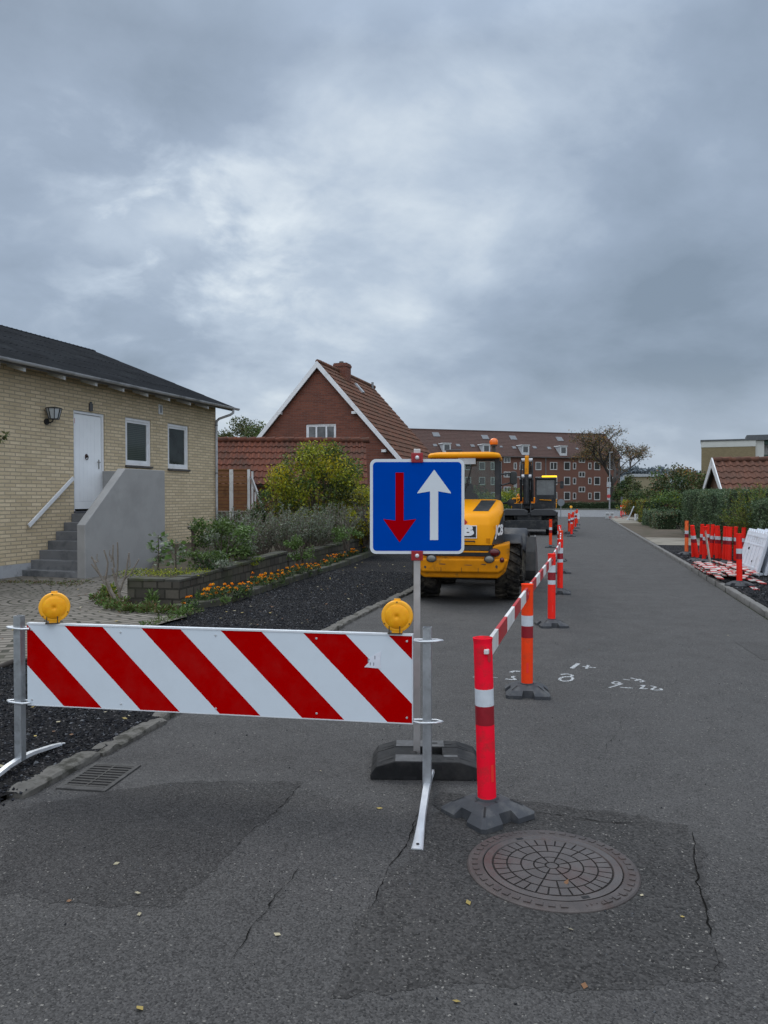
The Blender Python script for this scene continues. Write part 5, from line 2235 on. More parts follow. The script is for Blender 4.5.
cabf = b.build('cab', mdark, ld, bevel=.012)
b = MB()
b.add([(-cwb + .04, cy0 + .01, 1.62), (cwb - .04, cy0 + .01, 1.62), (cwt_ - .04, cy0 + .055, zt_ - .02), (-cwt_ + .04, cy0 + .055, zt_ - .02)], [(0, 1, 2, 3)])
b.build('rear_glass', cabglass, cabf)
b = MB()
b.add([(-cwb + .04, cy1 - .02, 1.3), (cwb - .04, cy1 - .02, 1.3), (cwt_ - .04, cy1 - .11, zt_ - .02), (-cwt_ + .04, cy1 - .11, zt_ - .02)], [(3, 2, 1, 0)])
b.build('windscreen', cabglass, cabf)
for s in (-1, 1):
    b = MB()
    q = [(s * cwb, cy0 + .05, 1.25), (s * cwb, cy1 - .05, 1.25), (s * cwt_, cy1 - .13, zt_ - .02), (s * cwt_, cy0 + .1, zt_ - .02)]
    b.add(q, [(0, 1, 2, 3) if s > 0 else (3, 2, 1, 0)])
    b.build('side_glass', cabglass, cabf)
b = MB()
outl = [(-.62, cy0 - .10), (-.50, cy0 - .17), (.50, cy0 - .17), (.62, cy0 - .10), (.62, cy1 - .02), (.5, cy1 + .05), (-.5, cy1 + .05), (-.62, cy1 - .02)]
n = len(outl)
vs = []
for k, (z, e) in enumerate(((2.365, .97), (2.375, 1.0), (2.415, 1.0), (2.45, .95), (2.462, .82))):
    for x, y in outl:
        vs.append((x * e, (y - .92) * e + .92, z + (.012 if abs(x) < .55 and k > 0 else 0)))
fs = [tuple(range(n - 1, -1, -1)), tuple(4 * n + j for j in range(n))]
for i in range(4):
    for j in range(n):
        fs.append((i * n + j, i * n + (j + 1) % n, (i + 1) * n + (j + 1) % n, (i + 1) * n + j))
b.add(vs, fs)
b.build('cab_roof', yel, ld, smooth=50, bevel=.01)
b = MB()
b.box(-.34, -.06, .55, .85, 2.472, 2.54)
b.build('roof_unit', fender_m, ld, bevel=.02)
b = MB()
b.tube([(.50, .36, 2.44), (.50, .36, 2.58)], .03, 10)
b.lathe([(.055, 2.575), (.055, 2.60), (.05, 2.60)], 16, Matrix.Translation((.50, .36, 0)), capb=True)
bk_ = b.build('beacon', mdark, ld)
b = MB()
b.lathe([(.066, 2.60), (.074, 2.635), (.070, 2.67), (.045, 2.70), (0, 2.712)], 18, Matrix.Translation((.50, .36, 0)), capb=True)
b.build('beacon_lens', amber_lens2, bk_, smooth=60)
for s in (-1, 1):
    b = MB()
    b.tube([(s * .61, cy1 - .1, 2.12), (s * .72, cy1 + .02, 2.14), (s * .80, cy1 + .02, 2.14)], .014, 8)
    b.tube([(s * .61, cy1 - .1, 1.92), (s * .72, cy1 + .02, 1.95), (s * .80, cy1 + .02, 1.98)], .014, 8)
    m_ = b.build('mirror', mdark, ld)
    b = MB()
    b.prism(rrect(.135, .25, .05, 4), -.03, .05, Matrix.Translation((s * .825, cy1 + .02, 2.055)))
    b.build('mirror_head', M('mirror_shell', (.020, .024, .024), .3), m_, bevel=.015)
b = MB()
b.tube([(.62, cy0 + .9, 1.58), (.74, cy0 + .9, 1.60)], .02, 8)
b.lathe([(.0, -.03), (.06, -.03), (.065, .03), (.0, .035)], 14, Matrix.Translation((.78, cy0 + .86, 1.60)) @ Matrix.Rotation(R(90), 4, 'X'))
b.build('work_lamp', mdark, ld, smooth=50)
b = MB()
b.box(-.24, .24, .62, 1.0, 1.15, 1.30)
b.prism(rrect(.44, .50, .08), .58, .68, Matrix.Translation((0, 0, 1.52)))
b.prism(rrect(.26, .16, .05), .59, .66, Matrix.Translation((0, 0, 1.86)))
b.build('seat', seat_m, ld, bevel=.02)
b = MB()
b.tube([(.0, 1.38, 1.2), (.0, 1.22, 1.62)], .03, 8)
b.tube([(.18 * math.cos(a), 1.22 + .06 * math.sin(a), 1.63 + .16 * math.sin(a)) for a in [2 * PI * k / 18 for k in range(19)]], .013, 6)
b.build('steering_wheel', mdark, ld, smooth=50)
b = MB()
b.bar((-.05, cy0 - .02, 1.64), (.10, cy0 + .02, 2.12), .02, .02)
b.bar((.06, cy0 - .025, 1.90), (.13, cy0 + .0, 2.3), .012, .03)
b.build('wiper', mdark, ld)
b = MB()
b.box(-.1, .20, cy0 - .14, cy0 - .06, 2.26, 2.36)
b.build('roof_sign', M('grey_label', (.42, .44, .46), .5), ld)

# small fittings on the rear
b = MB()
for k in range(5):
    b.box(-.44, .44, -.925, -.915, .868 + k * .014, .873 + k * .014)
b.build('grille', steel_d, cwt)
b = MB()
b.tube([(-.30, -.945, 1.00), (-.30, -.975, 1.01), (.22, -.975, 1.01), (.22, -.945, 1.00)], .011, 8)
b.build('grab_handle', mdark, hood, smooth=50)
b = MB()
b.tube([(.62, -.30, .98), (.655, -.31, 1.30), (.648, .1, 1.42)], .012, 6)
b.build('hose', mdark, ld, smooth=50)
for o_ in kids(ld):
    if o_.name.split('.')[0] in ('cab', 'cab_roof', 'roof_unit', 'beacon', 'mirror', 'work_lamp', 'seat', 'steering_wheel', 'wiper', 'roof_sign'):
        o_.location.x = -.075
    elif o_.name.split('.')[0] in ('hood', 'counterweight', 'tail_lamp', 'reversing_lamp', 'side_reflector', 'hose'):
        o_.location.x = -.045

# ------------------------------------------------------------------ wheeled excavator
EX = Vector((XAT(532, 37.6), 37.6, 0))
ex = thing('excavator', 'yellow and black wheeled excavator with a lit amber light bar, facing down the street', 'excavator', EX, PI + R(-13))
# local y points towards the camera; local +x is to the viewer's left
RT2, TW2 = .50, .5
for y in (.25, 3.05):
    for s in (-1, 1):
        wheel(ex, s * .98, y - .3, RT2, TW2, s, lugs=16)
b = MB()
b.box(-.55, .55, -.8, 3.3, .45, .98)
b.box(-.95, .95, -.2, .1, .40, .62)
b.box(-.95, .95, 2.6, 2.9, .40, .62)
b.box(-1.2, 1.2, .6, 2.1, .60, 1.0)
b.build('undercarriage', mdark, ex, bevel=.03)
b = MB()
b.prism([(-1.05, .26), (1.05, .26), (1.05, .60), (.9, .66), (-.9, .66), (-1.05, .60)], 3.45, 3.53)
b.box(-.5, .5, 3.1, 3.46, .35, .6)
b.build('dozer_blade', mdark, ex, bevel=.02)
b = MB()
for s in (-1, 1):
    b.prism([(s * .62 - .56, .86), (s * .62 + .56, .86), (s * .62 + .56, 1.06), (s * .62 + .40, 1.16), (s * .62 - .40, 1.16), (s * .62 - .56, 1.06)], 2.6, 3.4)
b.build('fender', M('fender_dark', (.030, .031, .034), .5), ex, bevel=.03)
b = MB()
b.lathe([(.62, .98), (.62, 1.16)], 24, Matrix.Translation((0, 1.4, 0)), capb=True, capt=True)
b.build('slew_ring', mdark, ex)
b = MB()
b.box(-1.18, .85, -1.0, 2.35, 1.16, 1.42)
b.prism([(-1.18, 1.42), (.85, 1.42), (.85, 1.60), (.7, 1.68), (-1.0, 1.68), (-1.18, 1.60)], -1.25, .3)
b.box(.45, .85, .3, 1.9, 1.42, 1.66)
up_ = b.build('upper_body', yel, ex, bevel=.04)
b = MB()
b.box(-1.14, .82, 2.351, 2.40, 1.17, 1.41)
b.build('body_panel', mdark, up_)
b = MB()
b.box(.48, .80, 1.901, 1.94, 1.43, 1.60)
b.build('body_panel', mdark, up_)
b = MB()
for x in (.60,):
    b.tube([(x, 2.3, 1.42), (x, 2.2, 1.75), (x, 1.2, 1.85), (x, .3, 1.7)], .02, 8)
b.bar((.44, 2.25, 1.60), (.80, 2.2, 1.25), .05, .05)
b.build('grab_rail', yel, ex)
# cab on the operator's left: local -x, the viewer's right
cx0, cx1 = -1.16, -.22
b = MB()
for x in (cx0 + .04, cx1 - .04):
    b.bar((x, 2.35, 1.16), (x, 2.22, 2.52), .07, .09, up=(0, 1, 0))
    b.bar((x, .75, 1.16), (x, .8, 2.52), .07, .09, up=(0, 1, 0))
b.box(cx0, cx1, .75, 2.36, 2.50, 2.60)
b.box(cx0, cx1, 2.30, 2.37, 1.16, 1.40)
b.box(cx0, cx1, .75, 2.3, 1.16, 1.22)
b.box(cx0 + .02, cx1 - .02, 2.285, 2.335, 1.38, 1.80)
b.box(cx0, cx1, .75, .79, 1.22, 2.52)
cb_ = b.build('cab', mdark, ex, bevel=.02)
b = MB()
b.add([(cx0 + .07, 2.335, 1.40), (cx1 - .07, 2.335, 1.40), (cx1 - .07, 2.225, 2.50), (cx0 + .07, 2.225, 2.50)], [(0, 1, 2, 3)])
b.build('front_glass', M('reflecting_glass', (.060, .068, .068), .12, 0, .5, 3, spec=.8), cb_)
b = MB()
b.add([(cx0, 2.2, 1.40), (cx0, .85, 1.40), (cx0, .85, 2.49), (cx0, 2.15, 2.49)], [(0, 1, 2, 3)])
b.build('side_glass', cabglass, cb_)
b = MB()
b.add([(cx1, 2.2, 1.40), (cx1, .85, 1.40), (cx1, .85, 2.49), (cx1, 2.15, 2.49)], [(3, 2, 1, 0)])
b.build('side_glass', cabglass, cb_)
b = MB()
b.box(cx0 + .25, cx1 - .25, 1.2, 1.35, 1.3, 2.2)
b.box(cx0 + .25, cx1 - .25, 1.2, 1.75, 1.22, 1.5)
b.build('seat', seat_m, cb_, bevel=.04)
b = MB()
b.bar((cx0 + .2, 2.365, 1.55), (cx1 - .2, 2.365, 1.58), .05, .03)
b.build('yellow_stripe', yel, cb_)
b = MB()
b.box(cx0 - .04, cx1 - .30, 2.12, 2.32, 2.603, 2.675)
b.build('light_bar', m_emit('amber_light', (1.0, .60, .015), 1.25), ex, bevel=.02)
b = MB()
b.tube([(cx0, 2.25, 2.35), (cx0 - .22, 2.4, 2.35)], .02, 8)
b.prism(rrect(.16, .34, .05, 4), 2.38, 2.44, Matrix.Translation((cx0 - .26, 0, 2.25)))
b.build('mirror', mdark, ex)
# boom, folded: base, up to the knee, dipper hanging down in front
b = MB()
bx = .14
b = MB()
b.side([(1.9, 1.45), (2.5, 1.35), (2.75, 2.3), (2.45, 3.40), (2.15, 3.40), (2.25, 2.4)], bx - .17, bx + .17)
bo = b.build('boom', mdark, ex, bevel=.02)
b = MB()
b.side([(2.2, 3.35), (2.45, 3.60), (2.75, 3.55), (2.96, 2.72), (2.70, 2.72), (2.35, 3.3)], bx - .085, bx + .085)
b.build('dipper', yel_w, ex, bevel=.02)
b = MB()
b.side([(2.70, 2.719), (2.96, 2.719), (3.04, 1.35), (2.80, 1.35)], bx - .10, bx + .10)
b.build('dipper_end', mdark, ex, bevel=.02)
b = MB()
for x in (bx - .25, bx + .25):
    b.tube([(x, 2.55, 1.5), (x, 2.80, 2.5)], .065, 10)
    b.tube([(x, 2.80, 2.5), (x, 2.75, 3.15)], .04, 10)
    b.bar((x, 2.6, 3.0), (x, 2.45, 3.35), .06, .22)
b.tube([(bx, 3.10, 1.4), (bx, 3.02, 2.6)], .075, 10)
b.tube([(bx - .16, 2.95, 2.0), (bx - .2, 2.6, 3.1)], .03, 8)
b.build('cylinder', mdark, bo, smooth=50)
b = MB()
b.lathe([(.12, -.25), (.12, .25)], 14, Matrix.Translation((bx, 2.42, 3.36)) @ Matrix.Rotation(R(90), 4, 'Y'), capb=True, capt=True)
b.build('pivot_pin', M('bright_steel', (.35, .35, .36), .35, .7), bo)
b = MB()
b.lathe([(.11, -.22), (.11, .22)], 14, Matrix.Translation((bx, 2.85, 2.62)) @ Matrix.Rotation(R(90), 4, 'Y'), capb=True, capt=True)
b.build('pivot_pin', bpy.data.materials['bright_steel'], bo)
b = MB()
for s in (-1, 1):
    b.side([(2.85, 1.45), (3.15, 1.35), (3.35, .95), (3.2, .62), (2.8, .55), (2.62, .85)], bx + s * .2 - .02, bx + s * .2 + .02)
b.build('tool_holder', mdark, ex, bevel=.01)

# ------------------------------------------------------------------ plants
bark = M('bark', (.085, .070, .055), .9, 0, .3, 8, .5, 60, .2)
bark_d = M('dark_bark', (.040, .033, .028), .9, 0, .3, 8)
twig_m = M('pale_twig', (.20, .17, .14), .85, 0, .25, 20)
lf_dark = m_leaf('leaf_dark_green', (.030, .056, .020))
lf_mid = m_leaf('leaf_mid_green', (.080, .128, .030))
lf_yel = m_leaf('leaf_yellow_green', (.275, .295, .022), .5, .35)
lf_yel2 = m_leaf('leaf_yellow', (.42, .35, .018), .5, .35)
lf_grey = m_leaf('leaf_grey_green', (.195, .222, .165), .7, .2)
lf_grey2 = m_leaf('leaf_grey_brown', (.175, .150, .118), .7, .1)
lf_fresh = m_leaf('leaf_fresh_green', (.095, .165, .040), .45)
lf_brown = m_leaf('leaf_brown', (.145, .082, .038), .7, .15)
lf_olive = m_leaf('leaf_olive', (.095, .100, .036))
lf_blue = m_leaf('leaf_hedge', (.072, .118, .060), .5, .2)
lf_blue2 = m_leaf('leaf_hedge_light', (.13, .185, .085), .5, .2)
lf_orange = m_leaf('petal_orange', (.82, .27, .004), .5, .2, .15)
lf_oyel = m_leaf('petal_yellow', (.80, .36, .008), .5, .2, .15)
lf_rust = m_leaf('leaf_rust', (.30, .155, .028), .6, .25)


def clump_points(rng, n, rx, ry, h, K, z0=0.0, tight=.20, bottom=.25):
    """points gathered in K clumps inside an ellipsoid standing on z0."""
    u = rng.normal(size=(K, 3))
    u /= np.linalg.norm(u, axis=1, keepdims=True)
    rad = rng.uniform(.45, 1.0, (K, 1)) ** .6
    c = u * rad
    c = c * np.array([rx, ry, h / 2]) * .86
    c[:, 2] += h / 2
    c[:, 2] = np.maximum(c[:, 2], h * bottom * rng.uniform(.3, 1, K))
    w = rng.uniform(.5, 1.5, K)
    idx = rng.choice(K, n, p=w / w.sum())
    sc_ = np.array([rx, ry, h / 2]) * tight
    off = rng.normal(size=(n, 3))
    off /= np.linalg.norm(off, axis=1, keepdims=True) + 1e-6
    off *= rng.uniform(0, 1, (n, 1)) ** .45 * 1.35
    P = c[idx] + off * sc_ * rng.uniform(.75, 1.25, (K, 1))[idx]
    P[:, 2] = np.maximum(P[:, 2], .02) + z0
    return P, idx


def shrub(name, label, loc, rx, ry, h, n, size, mats, wts, K=26, seed=0, cat='shrub', group=None, tight=.22, stems=7, bottom=.25, stem_m=None, asp=.5, rotz=0):
    rng = np.random.default_rng(seed)
    T = thing(name, label, cat, loc, rotz, group)
    P, idx = clump_points(rng, n, rx, ry, h, K, 0, tight, bottom)
    pick = rng.choice(len(mats), K * 1, p=np.array(wts) / sum(wts))
    mi = np.where(rng.random(n) < .7, pick[idx], rng.choice(len(mats), n, p=np.array(wts) / sum(wts)))
    np_mesh('foliage', leaf_verts(P, size, rng, asp), 0, 4, mats, mi, T)
    b = MB()
    rnd = random.Random(seed)
    for k in range(stems):
        a = rnd.uniform(0, 2 * PI)
        rr = rnd.uniform(.2, .75)
        tip = Vector((math.cos(a) * rx * rr, math.sin(a) * ry * rr, h * rnd.uniform(.55, .85)))
        b.tube([(math.cos(a) * .06, math.sin(a) * .06, -.03), tip * .5 + Vector((rnd.gauss(0, .04), rnd.gauss(0, .04), .05 * h)), tip], [.012 + h * .008, .008 + h * .005, .003], 5)
    b.build('stem', stem_m or bark, T)
    return T


def shoots(name, label, loc, r, h, nsh, leaves, size, mats, wts, seed, spread=.55, cat='shrub', group=None, stem_m=None, low=.25, asp=.28, droop=0.):
    """upright shoots leafed along their upper part."""
    rng = np.random.default_rng(seed)
    rnd = random.Random(seed)
    T = thing(name, label, cat, loc, 0, group)
    b = MB()
    Ps, As = [], []
    for k in range(nsh):
        a = rnd.uniform(0, 2 * PI)
        r0 = r * .35 * math.sqrt(rnd.random())
        r1 = r * math.sqrt(rnd.random())
        hh = h * rnd.uniform(.6, 1.08) * (1 - .30 * (r1 / r) ** 2)
        p0 = Vector((r0 * math.cos(a), r0 * math.sin(a), -.03))
        p2 = Vector((r1 * math.cos(a), r1 * math.sin(a), hh))
        p1 = p0.lerp(p2, .5) + Vector((rnd.gauss(0, .03), rnd.gauss(0, .03), hh * .08))
        b.tube([p0, p1, p2], [.009, .006, .0025], 4, caps=False)
        for j in range(leaves):
            t = low + (1 - low) * rnd.random() ** .8
            p = p0 * (1 - t) ** 2 + p1 * 2 * t * (1 - t) + p2 * t * t
            Ps.append((p.x + rnd.gauss(0, .012), p.y + rnd.gauss(0, .012), p.z))
            aa = rnd.uniform(0, 2 * PI)
            As.append((math.cos(aa) * .8, math.sin(aa) * .8, .7 - droop))
    P, A = np.array(Ps), np.array(As)
    mi = rng.choice(len(mats), len(P), p=np.array(wts) / sum(wts))
    np_mesh('foliage', leaf_verts(P, size, rng, asp, 0, A), 0, 4, mats, mi, T)
    b.build('stem', stem_m or bark, T)
    return T


# yellow green bush before the outbuilding
c_ = AT(318, 500, 23.0)
shrub('yellow_bush', 'tall yellow green bush before the red pantile roof', (c_.x, 23.0, .35), 1.62, 1.3, 3.05, 21000, .088, [lf_yel, lf_yel2, lf_mid, lf_olive, lf_dark], [5, 1.6, 4.0, 1.6, .6], 64, 3, tight=.20, stems=14)
c_ = AT(366, 500, 21.4)
shrub('yellow_bush', 'small bright yellow leaved bush half hidden by the blue sign', (c_.x, 21.4, .4), .75, .7, 1.65, 5000, .075, [lf_yel2, lf_yel, lf_olive], [4, 3, 1.5], 18, 4)
c_ = AT(272, 500, 24.2)
shrub('green_bush', 'dark green bush beside the stair of the timber terrace', (c_.x, 24.2, .35), .95, .8, 1.6, 4200, .075, [lf_dark, lf_mid, lf_fresh], [4, 3, .6], 20, 5)
c_ = AT(395, 500, 25)
shrub('green_bush', 'broad green bush in the garden behind the blue sign', (c_.x, 25.5, .3), 1.5, 1.0, 2.0, 4500, .085, [lf_mid, lf_olive, lf_yel, lf_dark], [3, 3, 1, 2], 24, 6)
# grey green row on the raised bed
GS = 'grey green shrubs along the raised bed'
row = [(232, 553, 1.05, .55, 'first of the grey leaved row, low and sparse beside the garden lamp', 0),
       (258, 548, 1.12, .60, 'brownish grey shrub with many bare stems in the raised bed', 1),
       (287, 544, 1.15, .62, 'grey green shrub in the middle of the row, below the terrace stair', 0),
       (313, 541, 1.10, .60, 'silvery shrub of the row under the yellow green bush', 0),
       (338, 538, 1.16, .62, 'dense grey shrub of the row just before the blue sign', 1),
       (362, 535, 1.15, .65, 'last grey shrub of the row partly behind the blue sign', 0)]
for i, (px, py, h, r, lab, kind) in enumerate(row):
    p = G(px, py + 8, .40)
    shoots('grey_shrub', lab, (p.x, p.y, .38), r * 1.12, h, 84, 52, .066, [lf_grey, lf_grey2, lf_mid], [5, .8, 1.2] if kind == 0 else [3, 3.0, .8], 30 + i, group=GS, stem_m=M('grey_stem', (.15, .125, .10), .9) if i == 0 else bpy.data.materials['grey_stem'], low=.22)
p = G(222, 566, .40)
shrub('green_shrub', 'leafy green shrub at the corner of the yellow house', (p.x, p.y, .38), .70, .55, 1.02, 4200, .072, [lf_mid, lf_fresh, lf_grey, lf_dark], [4, 2, 1.5, .8], 22, 41, asp=.4)
p = G(205, 572, .42)
shrub('green_shrub', 'low spreading green plant on the wall top below the brick corner', (p.x, p.y, .40), .48, .4, .42, 900, .06, [lf_mid, lf_grey, lf_dark], [3, 1.5, 2], 14, 42)
p = G(300, 561, .42)
shrub('green_shrub', 'small green leafy plant in front of the grey shrubs', (p.x, p.y, .40), .36, .32, .55, 900, .055, [lf_fresh, lf_mid], [2, 3], 12, 43)
p = G(346, 549, .42)
shrub('green_shrub', 'bright green plant among the grey shrubs by the sign', (p.x, p.y, .40), .42, .36, .62, 1000, .055, [lf_fresh, lf_mid], [2.5, 2.5], 12, 44)
p = G(243, 565, .42)
shrub('dry_plant', 'pale dry mossy plant on the bed before the white stair post', (p.x, p.y, .40), .40, .3, .22, 600, .045, [lf_yel, lf_mid, lf_grey2], [2, 2, 1], 10, 45)
# yellow ground cover on the wall corner
p = G(158, 576, .44)
rng = np.random.default_rng(50)
P = np.column_stack([rng.uniform(-.65, .75, 1500), rng.uniform(-.35, .5, 1500), rng.uniform(0, .07, 1500)])
o = np_mesh('moss_cushion', leaf_verts(P, .028, rng, .7), 0, 4, [lf_yel, lf_mid, lf_olive], rng.choice(3, 1500, p=[.55, .25, .2]))
o.location = (p.x, p.y + .15, .445)
tag(o, 'yellow green stonecrop mat spreading behind the wall corner', 'ground cover', kind='stuff')
# cabbage-like plants
for i, (px, py, lab) in enumerate(((158, 571, 'tall kale like plant with broad leaves against the grey parapet'), (176, 572, 'second broad leaved kale plant closer to the garden lamp'))):
    p = G(px, py, .42)
    T = thing('kale_plant', lab, 'plant', (p.x, p.y, .42), i * 1.3)
    rng = np.random.default_rng(60 + i)
    n = 70
    hh = rng.uniform(.12, .62 - .12 * i, n)
    a = rng.uniform(0, 2 * PI, n)
    rr = .05 + .05 * rng.random(n)
    P = np.column_stack([np.cos(a) * rr, np.sin(a) * rr, hh])
    A = np.column_stack([np.cos(a), np.sin(a), np.full(n, .35)])
    np_mesh('foliage', leaf_verts(P, .115, rng, .7, 0, A), 0, 4, [lf_grey, lf_fresh], rng.choice(2, n, p=[.55, .45]), T)
    b = MB()
    b.tube([(0, 0, -.05), (.01, .01, .3), (0, .02, .62 - .12 * i)], [.016, .012, .006], 6)
    b.build('stem', bark, T)
# garden lamp
p = G(193.5, 560, .40)
gl_ = thing('garden_lamp', 'rusty brown garden lamp on a post beside the house corner', 'garden lamp', (p.x, p.y, .36))
zz_ = ZAT(525.5, p.y) - .36
b = MB()
b.tube([(0, 0, 0), (0, 0, zz_ - .10)], .045, 12)
b.build('post', M('rust_brown', (.055, .036, .030), .7, .2, .3, 10), gl_)
b = MB()
b.lathe([(.05, zz_ - .13), (.055, zz_ - .10), (.115, zz_ - .07), (.12, zz_ - .03), (.09, zz_ - .005), (.0, zz_)], 16)
b.build('lamp_head', M('lamp_brown', (.045, .034, .03), .6, .2), gl_, smooth=40)
# pruned bare shrub
p = G(126, 604, PZ)
T = thing('pruned_shrub', 'pruned leafless shrub with pale bare stems before the grey parapet', 'shrub', (p.x, p.y, .05))
b = MB()
rnd = random.Random(15)
Yp = p.y + .05


def zz(x, y):           # read from an enlargement of the photograph
    q_ = AT(x / 5.908, 450 + y / 5.908, Yp)
    return Vector((q_.x - p.x, 0, max(q_.z - .05, -.02)))


limbs = [([(690, 885), (662, 830), (640, 785), (618, 745)], .021), ([(618, 745), (590, 700), (562, 668)], .013), ([(562, 668), (540, 655), (520, 642)], .009),
         ([(618, 745), (602, 700), (588, 660), (578, 622)], .012), ([(588, 660), (575, 640), (582, 612)], .007),
         ([(640, 760), (656, 700), (662, 660), (646, 585)], .013), ([(662, 660), (668, 640), (660, 615)], .007),
         ([(712, 885), (722, 820), (705, 765), (690, 690)], .019), ([(690, 690), (684, 620), (688, 556)], .011), ([(705, 765), (722, 690), (728, 600), (732, 538)], .012),
         ([(722, 830), (748, 760), (770, 690), (788, 602)], .013), ([(748, 760), (790, 720), (838, 640)], .011), ([(690, 885), (655, 850), (632, 800), (606, 770), (592, 742)], .010),
         ([(770, 690), (774, 650), (768, 620)], .007), ([(684, 640), (675, 610), (678, 585)], .006)]
b.tube([zz(684, 880) - Vector((0, 0, .03)), zz(718, 880) - Vector((0, 0, .03))], .022, 7)
for pts_, r in limbs:
    dy = rnd.uniform(-.12, .12)
    P3 = []
    for i, q_ in enumerate(pts_):
        v_ = zz(*q_)
        P3.append(v_ + Vector((rnd.gauss(0, .004), (v_.z * .25) * math.sin(r * 900) , 0)))
    n_ = len(P3)
    r *= 1.25
    b.tube(P3, [r * (1 - .35 * i / (n_ - 1)) for i in range(n_)], 7)
b.build('stem', twig_m, T, smooth=60)
# ferny weeds about the wall foot
def weeds(label, pix, n, size, mats, wts, seed, h=.14, z=PZ, r=.10, K=10):
    rng = np.random.default_rng(seed)
    Q = [G(*q_, z) for q_ in pix]
    allP, A = [], []
    for q_ in Q:
        m = n // len(Q)
        a = rng.uniform(0, 2 * PI, m)
        rr = r * np.sqrt(rng.random(m))
        hh = h * rng.uniform(.05, 1, m) * rng.uniform(.5, 1.2)
        allP.append(np.column_stack([q_.x + np.cos(a) * rr, q_.y + np.sin(a) * rr * 1.2, z + hh]))
        A.append(np.column_stack([np.cos(a), np.sin(a), np.full(m, .8)]))
    P, A = np.vstack(allP), np.vstack(A)
    o = np_mesh('weeds', leaf_verts(P, size, rng, .35, 0, A), 0, 4, mats, rng.choice(len(mats), len(P), p=np.array(wts) / sum(wts)))
    return tag(o, label, 'weeds', kind='stuff')


weeds('green weeds and fallen leaves around the foot of the block wall corner', [(98, 601), (104, 606), (110, 603), (118, 610), (122, 606), (133, 612), (146, 613), (160, 614), (176, 614), (150, 611), (127, 612), (112, 609), (140, 611), (168, 613), (104, 598)],
      2400, .06, [lf_fresh, lf_mid, lf_olive, lf_brown], [2, 3, 2, 1.2], 71, .10)
weeds('yellow green tuft of leaves beside the pruned shrub', [(106, 597), (108, 594), (111, 598)], 260, .08, [lf_yel, lf_fresh, lf_olive], [2, 2, 2], 72, .17, r=.07)
weeds('moss and low weeds along the foot of the entrance step', [(6, 583), (24, 583), (45, 583), (66, 583), (84, 583), (72, 586), (56, 585), (36, 584)], 900, .035, [lf_olive, lf_mid, lf_brown], [2, 2, 2], 73, .04, r=.16)
weeds('fern like green plant rooted in the face of the block wall', [(152, 596), (153, 600), (152, 603)], 320, .07, [lf_fresh, lf_mid], [2, 2], 74, .16, .12, .06)
weeds('low weeds along the corner of the paving above the gravel', [(150, 625), (165, 621), (176, 618), (186, 616), (195, 612), (120, 633)], 500, .045, [lf_fresh, lf_mid, lf_olive], [2, 3, 2], 76, .05, r=.12)
weeds('small green sprigs growing on the flank of the block wall', [(187, 612), (181, 615), (200, 600), (206, 590), (240, 594), (225, 603)], 420, .055, [lf_fresh, lf_mid], [2, 2], 75, .10, .10, .06)
# marigolds: a bushy plant with many heads
flower_pix = [(190, 604, .4), (207, 597, .8), (218, 594.5, 1.0), (232, 592.5, .9), (245, 590, .7), (258, 583, 1.25), (268, 581, .9), (277, 578.5, 1.0), (287, 574, .8), (297, 571, .9), (306, 569.5, .8), (315, 567, .7),
              (333, 560, 1.0), (343, 556, .9), (353, 553, 1.1), (362, 549.5, 1.1), (369, 547, 1.0), (325, 563, .5)]
fl_labels = ['rusty faded marigold clump at the wall corner', 'tall yellow marigold clump, second from the wall corner', 'dense orange marigold clump, third from the wall corner', 'low orange marigold clump below the wall flank',
             'sparse marigold clump before the step in the wall', 'tallest orange marigold clump at the step in the wall', 'marigold clump just past the step in the wall', 'round orange marigold clump at the edging joint',
             'orange marigold clump past the edging joint', 'yellow orange marigold clump under the second wall run', 'small orange marigold clump under the second wall run', 'last small marigold clump under the second wall run',
             'orange marigold clump at the start of the far wall run', 'marigold clump in the far flower strip, second of five', 'bushy marigold clump in the middle of the far flower strip',
             'tall marigold clump beside the blue sign edge', 'marigold clump half hidden by the blue sign', 'single small marigold clump between the wall runs']
for i, (px, py, s) in enumerate(flower_pix):
    p = G(px, py + 3.5, .12)
    T = thing('marigold_plant', fl_labels[i], 'flower', (p.x, p.y, .10), i * .7, 'marigold clumps in the flower strip')
    rng = np.random.default_rng(100 + i)
    n = int(330 * s) + 90
    a = rng.uniform(0, 2 * PI, n)
    rr = .15 * (.7 + .4 * s) * np.sqrt(rng.random(n))
    P = np.column_stack([np.cos(a) * rr, np.sin(a) * rr, rng.uniform(0, .11 + .06 * s, n)])
    np_mesh('foliage', leaf_verts(P, .05, rng, .35), 0, 4, [lf_dark, lf_mid], rng.choice(2, n, p=[.6, .4]), T)
    m = int(11 * s) + 2
    if i == 0:
        m = 3
    a = rng.uniform(0, 2 * PI, m)
    rr = .115 * (.7 + .4 * s) * np.sqrt(rng.random(m))
    c = np.column_stack([np.cos(a) * rr, np.sin(a) * rr, rng.uniform(.07, .14 + .10 * s, m)])
    kf = 16
    u = rng.normal(size=(m * kf, 3))
    u[:, 2] = np.abs(u[:, 2]) * .8
    u /= np.linalg.norm(u, axis=1, keepdims=True)
    P = np.repeat(c, kf, 0) + u * .004
    yel_ = [lf_oyel, lf_orange] if i in (1, 9) else [lf_orange, lf_oyel]
    V_ = leaf_verts(P, .028, rng, .8, 0, u * 3)
    for k in range(m):
        np_mesh('flower_head', V_[k * kf * 4:(k + 1) * kf * 4], 0, 4, yel_[0 if rng.random() < .72 else 1], None, T)


